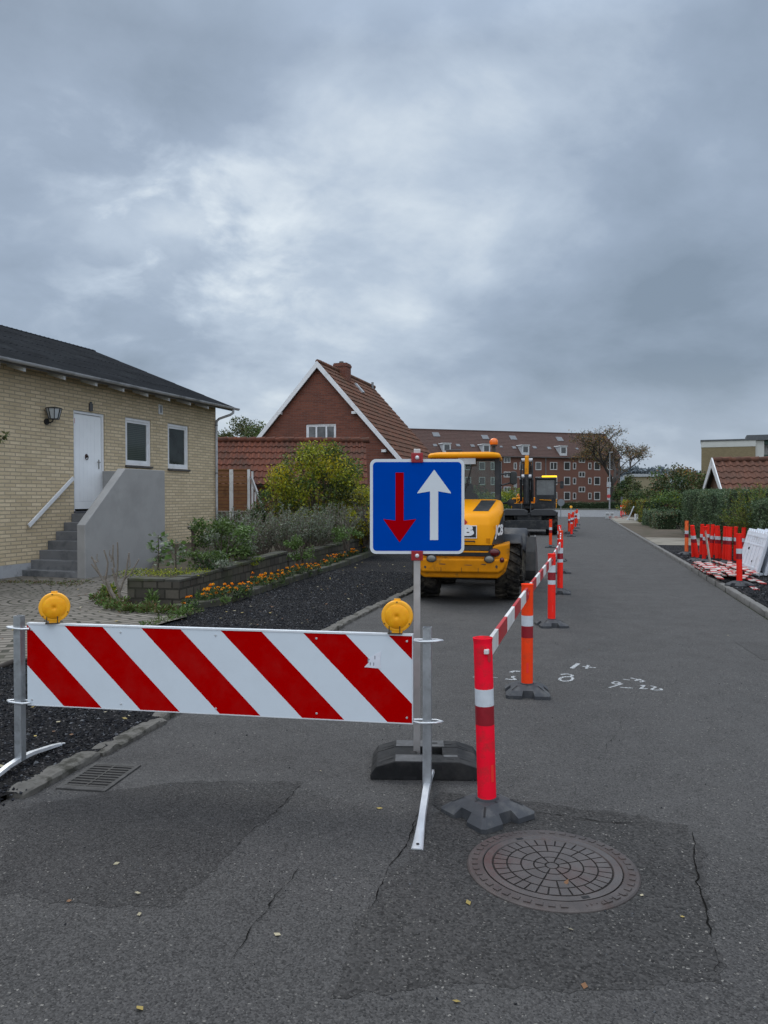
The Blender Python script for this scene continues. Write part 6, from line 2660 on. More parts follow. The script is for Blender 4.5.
# ------------------------------------------------------------------ hedges
def hedge(label, p0, p1, h0, h1, wd, mats, wts, seed, dens=520, size=.055, name='hedge', rough=.05, core=None, top_fuzz=.05, wob=.06):
    """clipped hedge from p0 to p1 along its road side face; the body lies to the garden side."""
    rng = np.random.default_rng(seed)
    d_ = Vector((p1.x - p0.x, p1.y - p0.y, 0))
    L = d_.length
    T = thing(name, label, 'hedge', (p0.x, p0.y, 0), math.atan2(d_.y, d_.x))
    # local: x along, y < 0 is the garden side when walking up the street
    def hgt(x):
        return h0 + (h1 - h0) * x / L + wob * (np.sin(x * 1.7 + seed) * .5 + np.sin(x * .63 + 2 * seed) * .6 + np.sin(x * 4.1) * .2)

    def bulge(x, z):
        return .07 * np.sin(x * 1.3 + z * 2.1 + seed) + .05 * np.sin(x * 3.3 - z * 1.2) + .03 * np.sin(z * 5 + x * 6.1)
    parts = []
    nf = int(L * (h0 + h1) / 2 * dens)
    x = rng.uniform(0, L, nf)
    z = rng.uniform(0.05, 1, nf) * hgt(x)
    parts.append((x, -bulge(x, z) - np.abs(rng.normal(0, rough, nf)) + .02, z))
    nt_ = int(L * wd * dens * .9)
    x = rng.uniform(0, L, nt_)
    y = -rng.uniform(0, wd, nt_)
    parts.append((x, y, hgt(x) + rng.normal(0, top_fuzz, nt_) - .03))
    for xe in (0, L):
        ne = int(wd * (h0 + h1) / 2 * dens)
        z = rng.uniform(.05, 1, ne) * hgt(xe)
        y = -rng.uniform(0, wd, ne)
        parts.append((np.full(ne, xe) + rng.normal(0, rough, ne) + bulge(y * 2, z), y, z))
    P = np.column_stack([np.concatenate([q[i] for q in parts]) for i in range(3)])
    # clumpy mix of tones
    f = np.sin(P[:, 0] * 3.1 + seed) * np.sin(P[:, 2] * 4.3 + P[:, 0] * 1.7) + np.sin(P[:, 0] * .9 + P[:, 2] * 1.3)
    w_ = np.array(wts) / sum(wts)
    pick = (rng.random(len(P)) + f * .12).clip(0, .999)
    mi = np.searchsorted(np.cumsum(w_), pick).clip(0, len(mats) - 1)
    np_mesh('foliage', leaf_verts(P, size, rng, .6), 0, 4, mats, mi, T)
    b = MB()
    nx = max(2, int(L / .5))
    vs, fs = [], []
    for i in range(nx + 1):
        xx = L * i / nx
        xx = min(max(xx, .06), L - .06)
        hh = float(hgt(np.array(xx))) - .10
        vs += [(xx, -.16, .0), (xx, -.16, hh), (xx, -wd + .08, hh), (xx, -wd + .08, 0)]
        if i:
            a = 4 * i - 4
            fs += [(a, a + 4, a + 5, a + 1), (a + 1, a + 5, a + 6, a + 2), (a + 2, a + 6, a + 7, a + 3)]
    fs += [(0, 1, 2, 3), (4 * nx + 3, 4 * nx + 2, 4 * nx + 1, 4 * nx)]
    b.add(vs, fs)
    b.build('branches', core or hedge_core, T)
    return T


hedge_core = M('hedge_inside', (.022, .032, .016), .95, 0, .4, 14, .8, 30, .1)
HNn = 4.45
hedge('tall clipped dark green hedge behind the upright orange posts', NT(HNn, 25.2), NT(HNn - .05, 36.2), 1.86, 1.93, 1.3, [lf_blue, lf_blue2, lf_dark, lf_olive], [5, 3, 2.5, .5], 1, 620, .055)
hedge('clipped dark green hedge behind the white barrier panels', NT(HNn - .05, 14), NT(HNn, 22.9), 1.58, 1.58, 1.3, [lf_blue, lf_dark, lf_blue2], [5, 2.5, 2.5], 2, 760, .048)
hedge('low grey green hedge beside the bare earth verge', NT(3.75, 41), NT(3.6, 48), .90, .95, 1.0, [lf_blue, lf_blue2, lf_grey, lf_brown], [4, 3, 1, .8], 3, 420, .07)
hedge('narrow yellow green hedge end beside the pale footpath', NT(3.72, 50.5), NT(3.7, 54), 1.45, 1.5, 1.2, [lf_olive, lf_mid, lf_yel, lf_rust], [3, 3, 1.4, .6], 4, 330, .08)
hedge('low dark clipped hedge across the junction before the brick block', NT(42, 108) * 1.0, NT(-40, 108), .98, 1.0, 1.2, [lf_dark, lf_blue], [5, 2], 5, 60, .16)
# feathery light green shrub between the two big hedges
p = NT(HNn + .45, 23.9)
shoots('feathery_shrub', 'feathery light green shrub squeezed between the two tall hedges', (p.x, p.y, 0), 1.05, 2.05, 230, 75, .085, [lf_fresh, lf_yel, lf_mid, lf_brown], [4, 3, 3, .8], 81, low=.05, asp=.16)
for i, (n_, t_, h_, lab) in enumerate(((HNn + 1.2, 22.0, 2.35, 'light green feathery shoots rising behind the hedge by the garage roof'), (HNn + 1.5, 20.0, 2.2, 'second feathery green shrub behind the hedge by the white panels'), (HNn + 1.5, 18.2, 2.15, 'feathery green shrub at the picture edge behind the hedge'))):
    p = NT(n_, t_)
    shoots('feathery_shrub', lab, (p.x, p.y, 0), 1.15, h_, 120, 46, .085, [lf_fresh, lf_mid, lf_yel, lf_brown], [3, 4, 1.5, .8], 82 + i, low=.3, asp=.16)


def tree(name, label, loc, h, r, n, size, mats, wts, seed, trunk=.35, K=40, tight=.24, cat='tree', bottom=.1, trunk_m=None):
    rng = np.random.default_rng(seed)
    rnd = random.Random(seed)
    T = thing(name, label, cat, loc, rnd.uniform(0, 6))
    z0 = h * trunk
    P, idx = clump_points(rng, n, r, r, h - z0, K, z0, tight, bottom)
    pick = rng.choice(len(mats), K, p=np.array(wts) / sum(wts))
    mi = np.where(rng.random(n) < .65, pick[idx], rng.choice(len(mats), n, p=np.array(wts) / sum(wts)))
    np_mesh('crown', leaf_verts(P, size, rng, .6), 0, 4, mats, mi, T)
    b = MB()
    b.tube([(0, 0, -.1), (.05 * r, 0, z0), (0, .05 * r, z0 + (h - z0) * .55)], [h * .022, h * .016, h * .006], 8)
    for k in range(9):
        a = rnd.uniform(0, 2 * PI)
        q_ = Vector((math.cos(a) * r * .65, math.sin(a) * r * .65, z0 + (h - z0) * rnd.uniform(.3, .8)))
        st_ = Vector((0, 0, z0 * .8 + (h - z0) * rnd.uniform(0, .25)))
        b.tube([st_, st_.lerp(q_, .5) + Vector((0, 0, .06 * h)), q_], [h * .009, h * .006, h * .002], 6)
    b.build('trunk', trunk_m or bark_d, T)
    return T


def P_at(px, Y, z=0.0):
    return (XAT(px, Y), Y, z)


# bushes and trees on the far side of the drive
tree('russet_tree', 'broad brownish green tree behind the tall hedge', P_at(677, 52), ZAT(466, 52), 2.05, 7000, .16, [lf_olive, lf_brown, lf_mid, lf_dark, lf_rust], [4, 3, 1.5, 3, .5], 90, .15, 46)
tree('russet_tree', 'second brownish tree merging behind the tall hedge by the garage', P_at(697, 48), ZAT(470, 48), 1.9, 5200, .15, [lf_olive, lf_dark, lf_brown, lf_mid], [4, 3, 2, 2], 91, .15, 34)
tree('green_bush', 'round green bush between the low hedge and the tall hedge', P_at(667, 43), ZAT(491, 43), 1.25, 4200, .11, [lf_mid, lf_fresh, lf_dark, lf_yel], [3, 1.5, 3, .8], 92, .05, 26, .26, 'shrub')
tree('green_bush', 'dark bush shading the drive beside the tall hedge', P_at(671, 39.5), ZAT(506, 39.5), .95, 3200, .10, [lf_dark, lf_blue], [5, 1], 93, .02, 20, .28, 'shrub')
tree('green_bush', 'yellowish bush behind the low hedge', P_at(655, 54), ZAT(494, 54), 1.5, 3800, .13, [lf_olive, lf_yel, lf_mid, lf_dark], [3, 2, 3, 2], 94, .05, 26, .26, 'shrub')
tree('green_bush', 'mid green bush further up the verge', P_at(644, 62), ZAT(489, 62), 1.7, 3600, .15, [lf_mid, lf_olive, lf_dark], [3, 3, 3], 95, .05, 26, .26, 'shrub')
tree('golden_bush', 'golden brown bush beside the leaning white panel at the junction', P_at(634.5, 63), ZAT(499, 63), 1.0, 2600, .12, [lf_rust, lf_yel2, lf_brown, lf_yel], [4, 2, 2, 1.5], 96, .05, 20, .28, 'shrub')
tree('golden_bush', 'low yellow bush behind the golden brown one', P_at(631, 72), ZAT(497, 72), 1.2, 2000, .13, [lf_yel2, lf_yel, lf_mid], [3, 3, 2], 97, .05, 18, .28, 'shrub')
tree('dark_tree', 'dark green tree before the beige far building', P_at(626, 92), ZAT(476, 92), 1.7, 3600, .24, [lf_dark, lf_mid, lf_olive], [4, 2, 3], 98, .12, 34)
tree('dark_tree', 'dark green tree to the side of the beige far building', P_at(637, 80), ZAT(489, 80), 1.3, 2600, .2, [lf_dark, lf_olive, lf_mid], [4, 3, 2], 99, .1, 28)
tree('dark_tree', 'dark tree closing the gap behind the yellowish bush', P_at(666, 72), ZAT(481, 72), 1.5, 3600, .2, [lf_dark, lf_olive, lf_brown], [4, 3, 1.5], 100, .1, 30)
tree('green_bush', 'yellow green shrub standing beside the excavator boom', P_at(513, 62), ZAT(487.5, 62), 1.5, 3200, .14, [lf_yel, lf_fresh, lf_mid], [3, 3, 2], 101, .05, 24, .26, 'shrub')
tree('green_bush', 'green shrub seen through the loader cab', P_at(487, 50), ZAT(488, 50), 1.7, 3400, .14, [lf_mid, lf_fresh, lf_yel], [3, 3, 1], 102, .05, 24, .26, 'shrub')
tree('green_bush', 'green shrub behind the loader cab near the red brick house', P_at(466, 46), ZAT(484, 46), 2.0, 3800, .14, [lf_mid, lf_fresh, lf_dark], [3, 2, 2], 103, .05, 24, .26, 'shrub')
tree('distant_tree', 'dark bushy tree seen over the low pantile roof beside the gable', P_at(244, 62), ZAT(417, 62), 3.3, 13000, .17, [lf_dark, lf_olive, lf_mid], [3, 4, 2], 104, .35, 40, .2)
hedge('clipped green hedge along the street behind the excavator', NT(-9.5, 62), NT(-6.6, 40), 1.3, 1.25, 1.0, [lf_mid, lf_dark, lf_olive], [3, 3, 2], 6, 200, .09)

# autumn tree by the junction, half bare
tt = thing('autumn_tree', 'half bare autumn tree with thin rusty leaves before the brick block', 'tree', P_at(611, 106))
rnd = random.Random(21)
b = MB()
tips = []
Htree = ZAT(428, 106)


def grow(p, d, L, r, depth):
    q_ = p + d * L
    m_ = p + d * L * .5 + Vector((rnd.gauss(0, .04), rnd.gauss(0, .04), 0)) * L
    b.tube([p, m_, q_], [r, r * .86, r * .7], 5 if depth < 4 else 7, caps=False)
    if depth <= 2:
        tips.append((p, q_))
    if depth == 0:
        return
    for k in range(3 if depth > 1 else 2):
        s_ = .52 if depth > 3 else .62
        nd = (d + Vector((rnd.gauss(0, s_), rnd.gauss(0, s_), rnd.gauss(.03, .30)))).normalized()
        grow(q_, nd, L * rnd.uniform(.62, .86), r * .60, depth - 1)


grow(Vector((0, 0, -.1)), Vector((.0, 0, 1)), 3.0, .27, 6)
zmax = max(q_.z for _, q_ in tips)
k_ = Htree / zmax
TW_ = 1.5
b.v = [(x * k_ * TW_ + .0, y * k_ * TW_, z * k_) for x, y, z in b.v]
b.build('trunk', bark_d, tt)
rng = np.random.default_rng(22)
Pl = []
for a, c in tips:
    for j in range(14):
        q_ = a.lerp(c, rnd.random())
        Pl.append((q_.x * k_ * TW_ + rnd.gauss(0, .2), q_.y * k_ * TW_ + rnd.gauss(0, .2), q_.z * k_ + rnd.gauss(0, .2)))
Pl = np.array(Pl)
keep = rng.random(len(Pl)) < np.clip(1.0 - (Pl[:, 2] / Htree - .45) * 1.15, .28, 1)
Pl = Pl[keep]
np_mesh('crown', leaf_verts(Pl, .20, rng, .6), 0, 4, [lf_brown, lf_olive, lf_rust], rng.choice(3, len(Pl), p=[.5, .4, .1]), tt)

# leafy twig reaching in beside the house wall, from a shrub standing just outside the picture
p = HO + HD * -.85 - HN * .5
T = thing('wall_shrub', 'thin leafy twig reaching across the yellow brick wall', 'shrub', (p.x, p.y, .05))
b = MB()
q1 = on_wall(-6, 446, -.5)
d0 = HO + HD * on_wall(7, 434, -.5)[0] - HN * .5
tipz = on_wall(7, 434, -.5)[1]
tip = Vector((d0.x - p.x, d0.y - p.y, tipz - .05))
m1 = Vector((0, 0, 2.2))
b.tube([(0, 0, 0), (.02, .03, 1.2), m1, m1.lerp(tip, .5) + Vector((0, 0, .1)), tip], [.02, .017, .013, .009, .004], 6)
b.build('stem', bark, T)
rng = np.random.default_rng(9)
tt_ = rng.uniform(.25, 1, 60)
P = np.array([tuple(m1.lerp(tip, a) + Vector((0, 0, .1 * math.sin(PI * a)))) for a in tt_]) + rng.normal(0, .02, (60, 3))
np_mesh('foliage', leaf_verts(P, .11, rng, .4, .5), 0, 4, [lf_mid, lf_olive], rng.choice(2, 60), T)

# ------------------------------------------------------------------ garage with brown pantile roof beyond the hedge
rz_ = ZAT(460.5, 33)
a0 = AT(713.5, 460.5, 33.2)
a1 = Vector((a0.x + 14 * math.cos(R(10)), a0.y - 14 * math.sin(R(10)), a0.z))
a0.z = a1.z = rz_
half = 1.40
low_house('hedge_garage', 'garage with a brown pantile roof and white bargeboards rising above the hedge', a0, a1, 1.12, half, pantile_d,
          M('brown_cladding', (.10, .050, .026), .8, 0, .25, 4), 'garage', 31, white_wood, .30, .40, .045)

# ------------------------------------------------------------------ flat roofed apartment block beyond it
FY = 120.0
fb = thing('flat_roofed_block', 'pale brick apartment block with a flat roof and green balcony panels', 'apartment block', P_at(701, FY), R(-23))
fh = ZAT(440, FY)
flb = m_brick('beige_brick', (.26, .205, .115), (.20, .155, .085), (.18, .15, .10), .3, .08, .01, (.14, .11, .07), .3, 0)
cream = M('cream_panel', (.50, .50, .47), .7, 0, .05, 1)
# gable (faces the camera) then the balcony front receding to the right
gwid = 7.6
fascia = ZAT(440, FY) - ZAT(447.5, FY)
b = MB()
b.box(0, gwid, 0, 12, 0, fh - fascia)
b.build('wall', flb, fb)
b = MB()
b.box(-.05, gwid + .05, -.05, 12, fh - fascia, fh - .25)
b.build('fascia', cream, fb)
b = MB()
b.box(-.15, gwid + 30, -.15, 12.2, fh - .249, fh)
b.box(gwid - 1, gwid + 6, 6, 12, fh + .001, fh + 1.0)
b.build('roof', M('roof_felt', (.09, .095, .10), .8), fb)
b = MB()
b.box(gwid + .001, gwid + 1.2, .3, .9, 0, fh - .3)
b.build('corner_pier', cream, fb)
b = MB()
b.box(gwid + 1.21, gwid + 30, 2.2, 12, 0, fh - .3)
b.build('front_wall', cream, fb)
for k in range(4):
    zt_ = fh - .9 - k * 2.75
    b = MB()
    b.box(gwid + 1.22, gwid + 30, .4, .5, zt_ - 2.6, zt_ - 1.55)
    b.build('balcony_panel', M('balcony_green', (.028, .060, .048), .7, 0, .1, 1) if k == 0 else bpy.data.materials['balcony_green'], fb)
    b = MB()
    b.box(gwid + 1.22, gwid + 30, .42, 2.19, zt_ - 2.75, zt_ - 2.61)
    b.build('balcony_slab', cream, fb)
    for j in range(6):
        x = gwid + 1.9 + j * 4.4
        b = MB()
        b.box(x, x + 1.7, 2.12, 2.19, zt_ - 1.5, zt_ - .15)
        wn = b.build('window', white_paint, fb)
        b = MB()
        b.box(x + .1, x + 1.6, 2.10, 2.119, zt_ - 1.4, zt_ - .25)
        b.build('pane', glass_cur, wn)
b = MB()
b.box(gwid + 1.22, gwid + 30, .41, .52, fh - .9, fh - .3)
b.build('balcony_band', bpy.data.materials['balcony_green'], fb)

# ------------------------------------------------------------------ long red brick apartment block
AC = Vector((XAT(620, 143), 143, 0))
fd = Vector((-.955, -.297, 0))
bl = thing('brick_apartment_block', 'long red brick apartment block with a tiled roof, white dormers and many white windows', 'apartment block', AC, math.atan2(-fd.y, -fd.x))
# local x runs along the front to the right corner at x = 0; local +y is the back
XD = Vector((-fd.x, -fd.y, 0))
YD = Vector((-XD.y, XD.x, 0))


def on_front(px, py):
    d_ = ray(px, py)
    c0 = Vector((0, 0, CAMH))
    t_ = (AC - c0).dot(YD) / d_.dot(YD)
    p = c0 + d_ * t_
    return (p - AC).dot(XD), p.z


BLEN = 56.0
eav = on_front(592, 457.8)[1]
blk_m = m_brick('block_brick', (.175, .074, .053), (.135, .057, .043), (.14, .09, .072), .24, .0667, .01, (.10, .05, .04), .35, 0)
broof = m_tiles('block_tile', (.088, .046, .037), (.070, .038, .031), .3, .4, (.075, .05, .04), .5, 0, .8, .4, .7)
DEP = 10.5
rise_ = ZAT(434.7, 148.5) - eav
b = MB()
b.box(-BLEN, 0, 0, DEP, 0, eav)
b.prism([(0, eav), (DEP, eav), (DEP / 2, eav + rise_ - .1)], -.0, .12, Matrix.Translation((-.12, 0, 0)) @ Matrix(((0, 1, 0, 0), (1, 0, 0, 0), (0, 0, 1, 0), (0, 0, 0, 1))))
b.build('wall', blk_m, bl)
b = MB()
tile_slope(b, (-BLEN, -.45, eav - .12), (1, 0, 0), (0, DEP / 2 + .45, rise_ + .12), BLEN + .25, math.hypot(DEP / 2 + .45, rise_ + .12), 1.2, .42, .0, .03, 1, 0, 'sin', 1)
tile_slope(b, (-BLEN, DEP + .45, eav - .12), (1, 0, 0), (0, -DEP / 2 - .45, rise_ + .12), BLEN + .25, math.hypot(DEP / 2 + .45, rise_ + .12), 1.2, .42, .0, .03, 1, 0, 'sin', 2)
brf = b.build('roof', broof, bl)
b = MB()
b.box(-BLEN, .2, DEP / 2 - .14, DEP / 2 + .14, eav + rise_ - .06, eav + rise_ + .12)
b.build('ridge_tiles', broof, brf)
b = MB()
b.box(-BLEN, .2, -.60, -.46, eav - .16, eav - .02)
b.build('gutter', M('dark_gutter', (.06, .055, .055), .6), brf)
for x in (on_front(507 - 6, 480)[0], on_front(545.5, 480)[0], on_front(619, 480)[0] - .1):
    b = MB()
    b.tube([(x, -.10, .2), (x, -.10, eav - .15)], .07, 6)
    b.build('downpipe', bpy.data.materials['zinc'], bl)
u0 = on_front(567, 466)[0]
pan_d = M('far_glass', (.030, .033, .036), .12, 0, .4, .5, spec=.6)


far_white = M('far_white_paint', (.48, .48, .48), .6)


def flat_window(xc, zc_, w_, h_, mull=0):
    b = MB()
    f = .105
    for a in ((xc - w_ / 2, xc - w_ / 2 + f, zc_ - h_ / 2, zc_ + h_ / 2), (xc + w_ / 2 - f, xc + w_ / 2, zc_ - h_ / 2, zc_ + h_ / 2), (xc - w_ / 2 + f, xc + w_ / 2 - f, zc_ + h_ / 2 - f, zc_ + h_ / 2), (xc - w_ / 2 + f, xc + w_ / 2 - f, zc_ - h_ / 2, zc_ - h_ / 2 + f * 1.3)):
        b.box(a[0], a[1], -.06, .0, a[2], a[3])
    for k in range(mull):
        xx = xc - w_ / 2 + w_ * (k + 1) / (mull + 1)
        b.box(xx - .06, xx + .06, -.055, -.002, zc_ - h_ / 2 + f, zc_ + h_ / 2 - f)
    wn = b.build('window', far_white, bl)
    b = MB()
    b.box(xc - w_ / 2 + f, xc + w_ / 2 - f, -.03, -.01, zc_ - h_ / 2 + f, zc_ + h_ / 2 - f)
    b.build('pane', pan_d, wn)


rows = [(466, 0), (481, 0), (496, 0)]
for py, _ in rows:
    for px, w_, h_, mu in ((597, 1.25, 1.5, 0), (589.7, .66, 1.2, 0), (567, 1.25, 1.5, 0), (574.4, .66, 1.2, 0), (553.5, 1.45, 1.4, 1), (538.3, 1.15, 1.45, 0), (522.4, 1.1, 1.45, 0), (515.2, .6, 1.2, 0), (494, 1.3, 1.4, 1), (482, 1.15, 1.4, 0), (468, 1.15, 1.4, 0), (454, 1.3, 1.4, 1), (610, 1.2, 1.4, 1)):
        x, z = on_front(px, py)
        flat_window(x, z, w_, h_, mu)
for py in (460, 474.5, 489.5):
    for px in (581.8, 507):
        x, z = on_front(px, py)
        flat_window(x, z, 1.3, 1.0, 1)
# dormers and roof lights
sl_r = (rise_ + .12) / (DEP / 2 + .45)


def on_roof(px, py):
    d_ = ray(px, py)
    o_ = AC + YD * -.45 + Vector((0, 0, eav - .12))
    nn = (YD * -sl_r + Vector((0, 0, 1)))
    c0 = Vector((0, 0, CAMH))
    t_ = (o_ - c0).dot(nn) / d_.dot(nn)
    p = c0 + d_ * t_ - AC
    return p.dot(XD), p.dot(YD), p.z


for px, py in ((447, 453.5), (486.5, 454.3), (525.6, 455), (563.5, 455.8)):
    x, y, z = on_roof(px, py)
    y0 = y
    zb2 = z
    b = MB()
    hh, ww = 1.7, .72
    ytop = y0 + (hh + .1) / sl_r
    b.box(x - ww, x + ww, y0, ytop, zb2, zb2 + hh)
    b.prism([(x - ww - .15, zb2 + hh), (x + ww + .15, zb2 + hh), (x + ww + .05, zb2 + hh + .14), (x - ww - .05, zb2 + hh + .14)], y0 - .12, ytop + .3)
    dm = b.build('dormer', M('dormer_white', (.46, .47, .48), .6) if px == 447 else bpy.data.materials['dormer_white'], bl)
    b = MB()
    b.box(x - .45, x + .45, y0 - .03, y0 - .001, zb2 + .50, zb2 + 1.5)
    b.build('pane', pan_d, dm)
for px, py, w_ in ((436, 434.8, .75), (485, 437.4, .75), (513, 438, .75), (559.5, 439.3, .75), (586, 439.8, .75), (458, 445.5, .42), (472.5, 446, .42), (514, 447.8, .42), (534.5, 447.6, .42), (549, 448.3, .42), (589, 449.2, .42), (435, 445.5, .4), (501, 447, .3), (577, 449, .3)):
    x, y, z = on_roof(px, py)
    b = MB()
    n_ = Vector((0, -sl_r, 1)).normalized()
    t_ = Vector((0, 1, sl_r)).normalized()
    p = Vector((x, y, z)) + n_ * .05
    b.bar(p - t_ * w_ * .8, p + t_ * w_ * .8, w_ * 1.7, .10, up=n_)
    rl = b.build('roof_light', M('rooflight_frame', (.14, .14, .15), .5) if px == 436 else bpy.data.materials['rooflight_frame'], bl)
    b = MB()
    p = p + n_ * .053
    b.bar(p - t_ * w_ * .62, p + t_ * w_ * .62, w_ * 1.3, .01, up=n_)
    b.build('pane', M('rooflight_glass', (.10, .11, .12), .15, 0, .2, .3, spec=.5) if px == 436 else bpy.data.materials['rooflight_glass'], rl)

# ------------------------------------------------------------------ beige far building, hills and wood
fb2 = thing('far_beige_building', 'low beige building with a flat grey roof seen beyond the dark trees', 'building', P_at(634, 170), R(-8))
z_ = ZAT(474, 170)
b = MB()
b.box(0, 7.6, 0, 12, 0, z_ - .6)
b.build('wall', M('beige_render', (.27, .23, .15), .9, 0, .08, .5), fb2)
b = MB()
b.box(-.4, 8.0, -.4, 12.4, z_ - .6, z_)
b.build('roof', M('pale_roof', (.36, .38, .40), .7), fb2)
hill_m = M('hill_wood_haze', (.15, .178, .20), .95, 0, .25, .01, dirt=(.16, .18, .19), ds=.02)  # distance haze put into the blue-grey base colour


def hills(name, label, Y, pts, m, depth=300):
    rng_ = random.Random(3)
    vs, fs = [], []
    q = []
    for (x0, y0), (x1, y1) in zip(pts, pts[1:]):
        for k in range(10):
            t_ = k / 10
            q.append((x0 + (x1 - x0) * t_, y0 + (y1 - y0) * t_))
    q.append(pts[-1])
    for i, (px, py) in enumerate(q):
        p = AT(px, py, Y)
        p.z += rng_.gauss(0, .8)
        vs += [(p.x * .96, Y - 120, -2), (p.x, Y, p.z), (p.x * 1.1, Y + depth, -2)]
        if i:
            a = 3 * i - 3
            fs += [(a, a + 3, a + 4, a + 1), (a + 1, a + 4, a + 5, a + 2)]
    b = MB()
    b.add(vs, fs)
    return structure(b.build(name, m, smooth=80), label, 'hills')


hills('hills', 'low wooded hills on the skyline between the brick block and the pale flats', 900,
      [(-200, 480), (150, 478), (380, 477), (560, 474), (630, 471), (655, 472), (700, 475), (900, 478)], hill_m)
rng = np.random.default_rng(5)
n = 5000
pxs = rng.uniform(560, 720, n)
base = np.interp(pxs, [560, 630, 655, 700, 900], [474, 471, 472, 475, 478])
Yw = 885.0
X = (pxs - 384) / F * Yw
Zb = CAMH + (497 - base) / F * Yw
hgt_ = (3.0 + 4 * np.abs(np.sin(pxs * .9)) * rng.random(n)) + 2 * np.sin(pxs * .25)
P = np.column_stack([X, np.full(n, Yw) + rng.uniform(-12, 12, n), Zb + rng.uniform(-6, 1, n) * 1.0 + hgt_ * rng.random(n)])
far_leaf = M('far_wood_haze', (.15, .178, .20), .95)  # leaves share the hills' blue-grey, haze painted into the colour
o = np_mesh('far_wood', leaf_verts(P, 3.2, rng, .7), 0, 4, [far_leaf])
tag(o, 'haze coloured far off conifer wood along the hill crest', 'wood', kind='stuff')

# ------------------------------------------------------------------ street lamps, sign poles
pole_m = M('lamp_pole', (.27, .28, .29), .5, .5, .1, 4)
p = P_at(609.6, 101)
T = thing('street_lamp', 'tall grey street lamp with a cabinet in front of the autumn tree', 'street lamp', p)
h_ = ZAT(452.5, 101)
b = MB()
b.tube([(0, 0, 0), (0, 0, 2.2), (0, 0, h_)], [.11, .09, .06], 8)
b.build('pole', pole_m, T)
b = MB()
b.box(-.16, .32, -.35, .12, h_ - .05, h_ + .08)
b.build('lamp_head', pole_m, T, bevel=.03)
b = MB()
b.box(-.42, .10, -.2, -.11, ZAT(487, 101), ZAT(485, 101) + .4)
b.box(-.35, .0, -.2, -.11, ZAT(500, 101), ZAT(488, 101) - .05)
b.build('notice', M('grey_notice', (.36, .37, .38), .6), T)
MB().lathe([(.24, 0), (.24, .02)], 18, Matrix.Translation((-.18, -.215, ZAT(496.2, 101))) @ Matrix.Rotation(R(90), 4, 'X'), capt=True, capb=True).build('red_disc', M('sign_red_far', (.40, .03, .03), .5), T)
p = P_at(515.4, 66)
T = thing('street_lamp', 'slim grey street lamp with a bent arm beside the excavator', 'street lamp', p)
h_ = ZAT(477, 66)
b = MB()
b.tube([(0, 0, 0), (0, 0, h_ - .15), (.08, 0, h_ - .02), (.9, -.1, h_ + .02)], [.07, .055, .045, .04], 8)
b.build('pole', pole_m, T)
b = MB()
b.box(.85, 1.25, -.2, .0, h_ - .06, h_ + .06)
b.box(-.17, .12, -.12, -.06, h_ - .95, h_ - .55)
b.build('lamp_head', pole_m, T, bevel=.02)
p = P_at(561, 58)
T = thing('round_sign', 'round traffic sign seen from its grey back beside the excavator', 'traffic sign', p)
b = MB()
b.tube([(0, .04, 0), (0, .04, ZAT(499, 58))], .03, 8)
b.build('pole', pole_m, T)
b = MB()
b.lathe([(.27, -.01), (.27, .01)], 24, Matrix.Translation((0, 0, ZAT(502.5, 58))) @ Matrix.Rotation(R(90), 4, 'X'), capt=True, capb=True)
b.build('sign_disc', M('sign_back_grey', (.20, .22, .24), .5, .4), T)
p = P_at(621.6, 78)
T = thing('sign_pole', 'thin grey sign pole behind the orange posts at the junction', 'sign pole', p)
b = MB()
b.tube([(0, 0, 0), (0, 0, ZAT(496.5, 78))], .05, 8)
b.box(-.11, .11, -.07, -.05, ZAT(501, 78), ZAT(497, 78))
b.build('pole', M('dark_pole', (.11, .115, .12), .5, .4), T)
# orange warning light and white lamp by the far bunch
p = G(571, 515)
T = thing('warning_lamp', 'small amber warning lamp on a stake beyond the distant red posts', 'warning lamp', (p.x, p.y, 0))
z_ = ZAT(507, p.y)
b = MB()
b.tube([(0, 0, 0), (0, 0, z_ - .1)], .03, 8)
b.build('stake', galv, T)
b = MB()
b.lathe([(0, -.03), (.11, -.03), (.13, 0), (.11, .04), (0, .05)], 20, Matrix.Translation((0, 0, z_)) @ Matrix.Rotation(R(90), 4, 'X'))
b.build('lens', amber_case, T)
p = G(578.3, 526)
T = thing('white_marker', 'small white plate on a short stake beside the distant red posts', 'marker', (p.x, p.y, 0))
b = MB()
b.tube([(0, 0, 0), (0, 0, .5)], .02, 8)
b.build('stake', galv, T)
b = MB()
b.prism(rrect(.14, .36, .06), -.02, .02, Matrix.Translation((0, 0, ZAT(516, p.y))))
b.build('plate', swhite, T)

# ------------------------------------------------------------------ stored posts, boards and panels beside the hedge
VZ = RZ + .006
GST = 'spare marker posts stored upright by the hedge'


def vp(px, py):
    return G(px, py, VZ)


solo = G(686.5, 555, VZ)
T = make_marker('marker_post', 'lone light orange marker post on its base beside the stored bunch', fl_pale, 0, GST)
T.location = solo
T.rotation_euler = (0, 0, R(20))
front = vp(739.5, 586)
T = make_marker('marker_post', 'red marker post on a grey base in front of the board pile', fl_red, 0, GST)
T.location = front
T.rotation_euler = (0, R(-1.5), R(24))
b_w = None


def tube_thing(label, p, lean, rz, col, H=.96, grp=GST):
    o = make_marker('marker_tube', label, col, 0, grp, base=False)
    o.location = p
    o.rotation_euler = (lean[0], lean[1], rz)
    return o


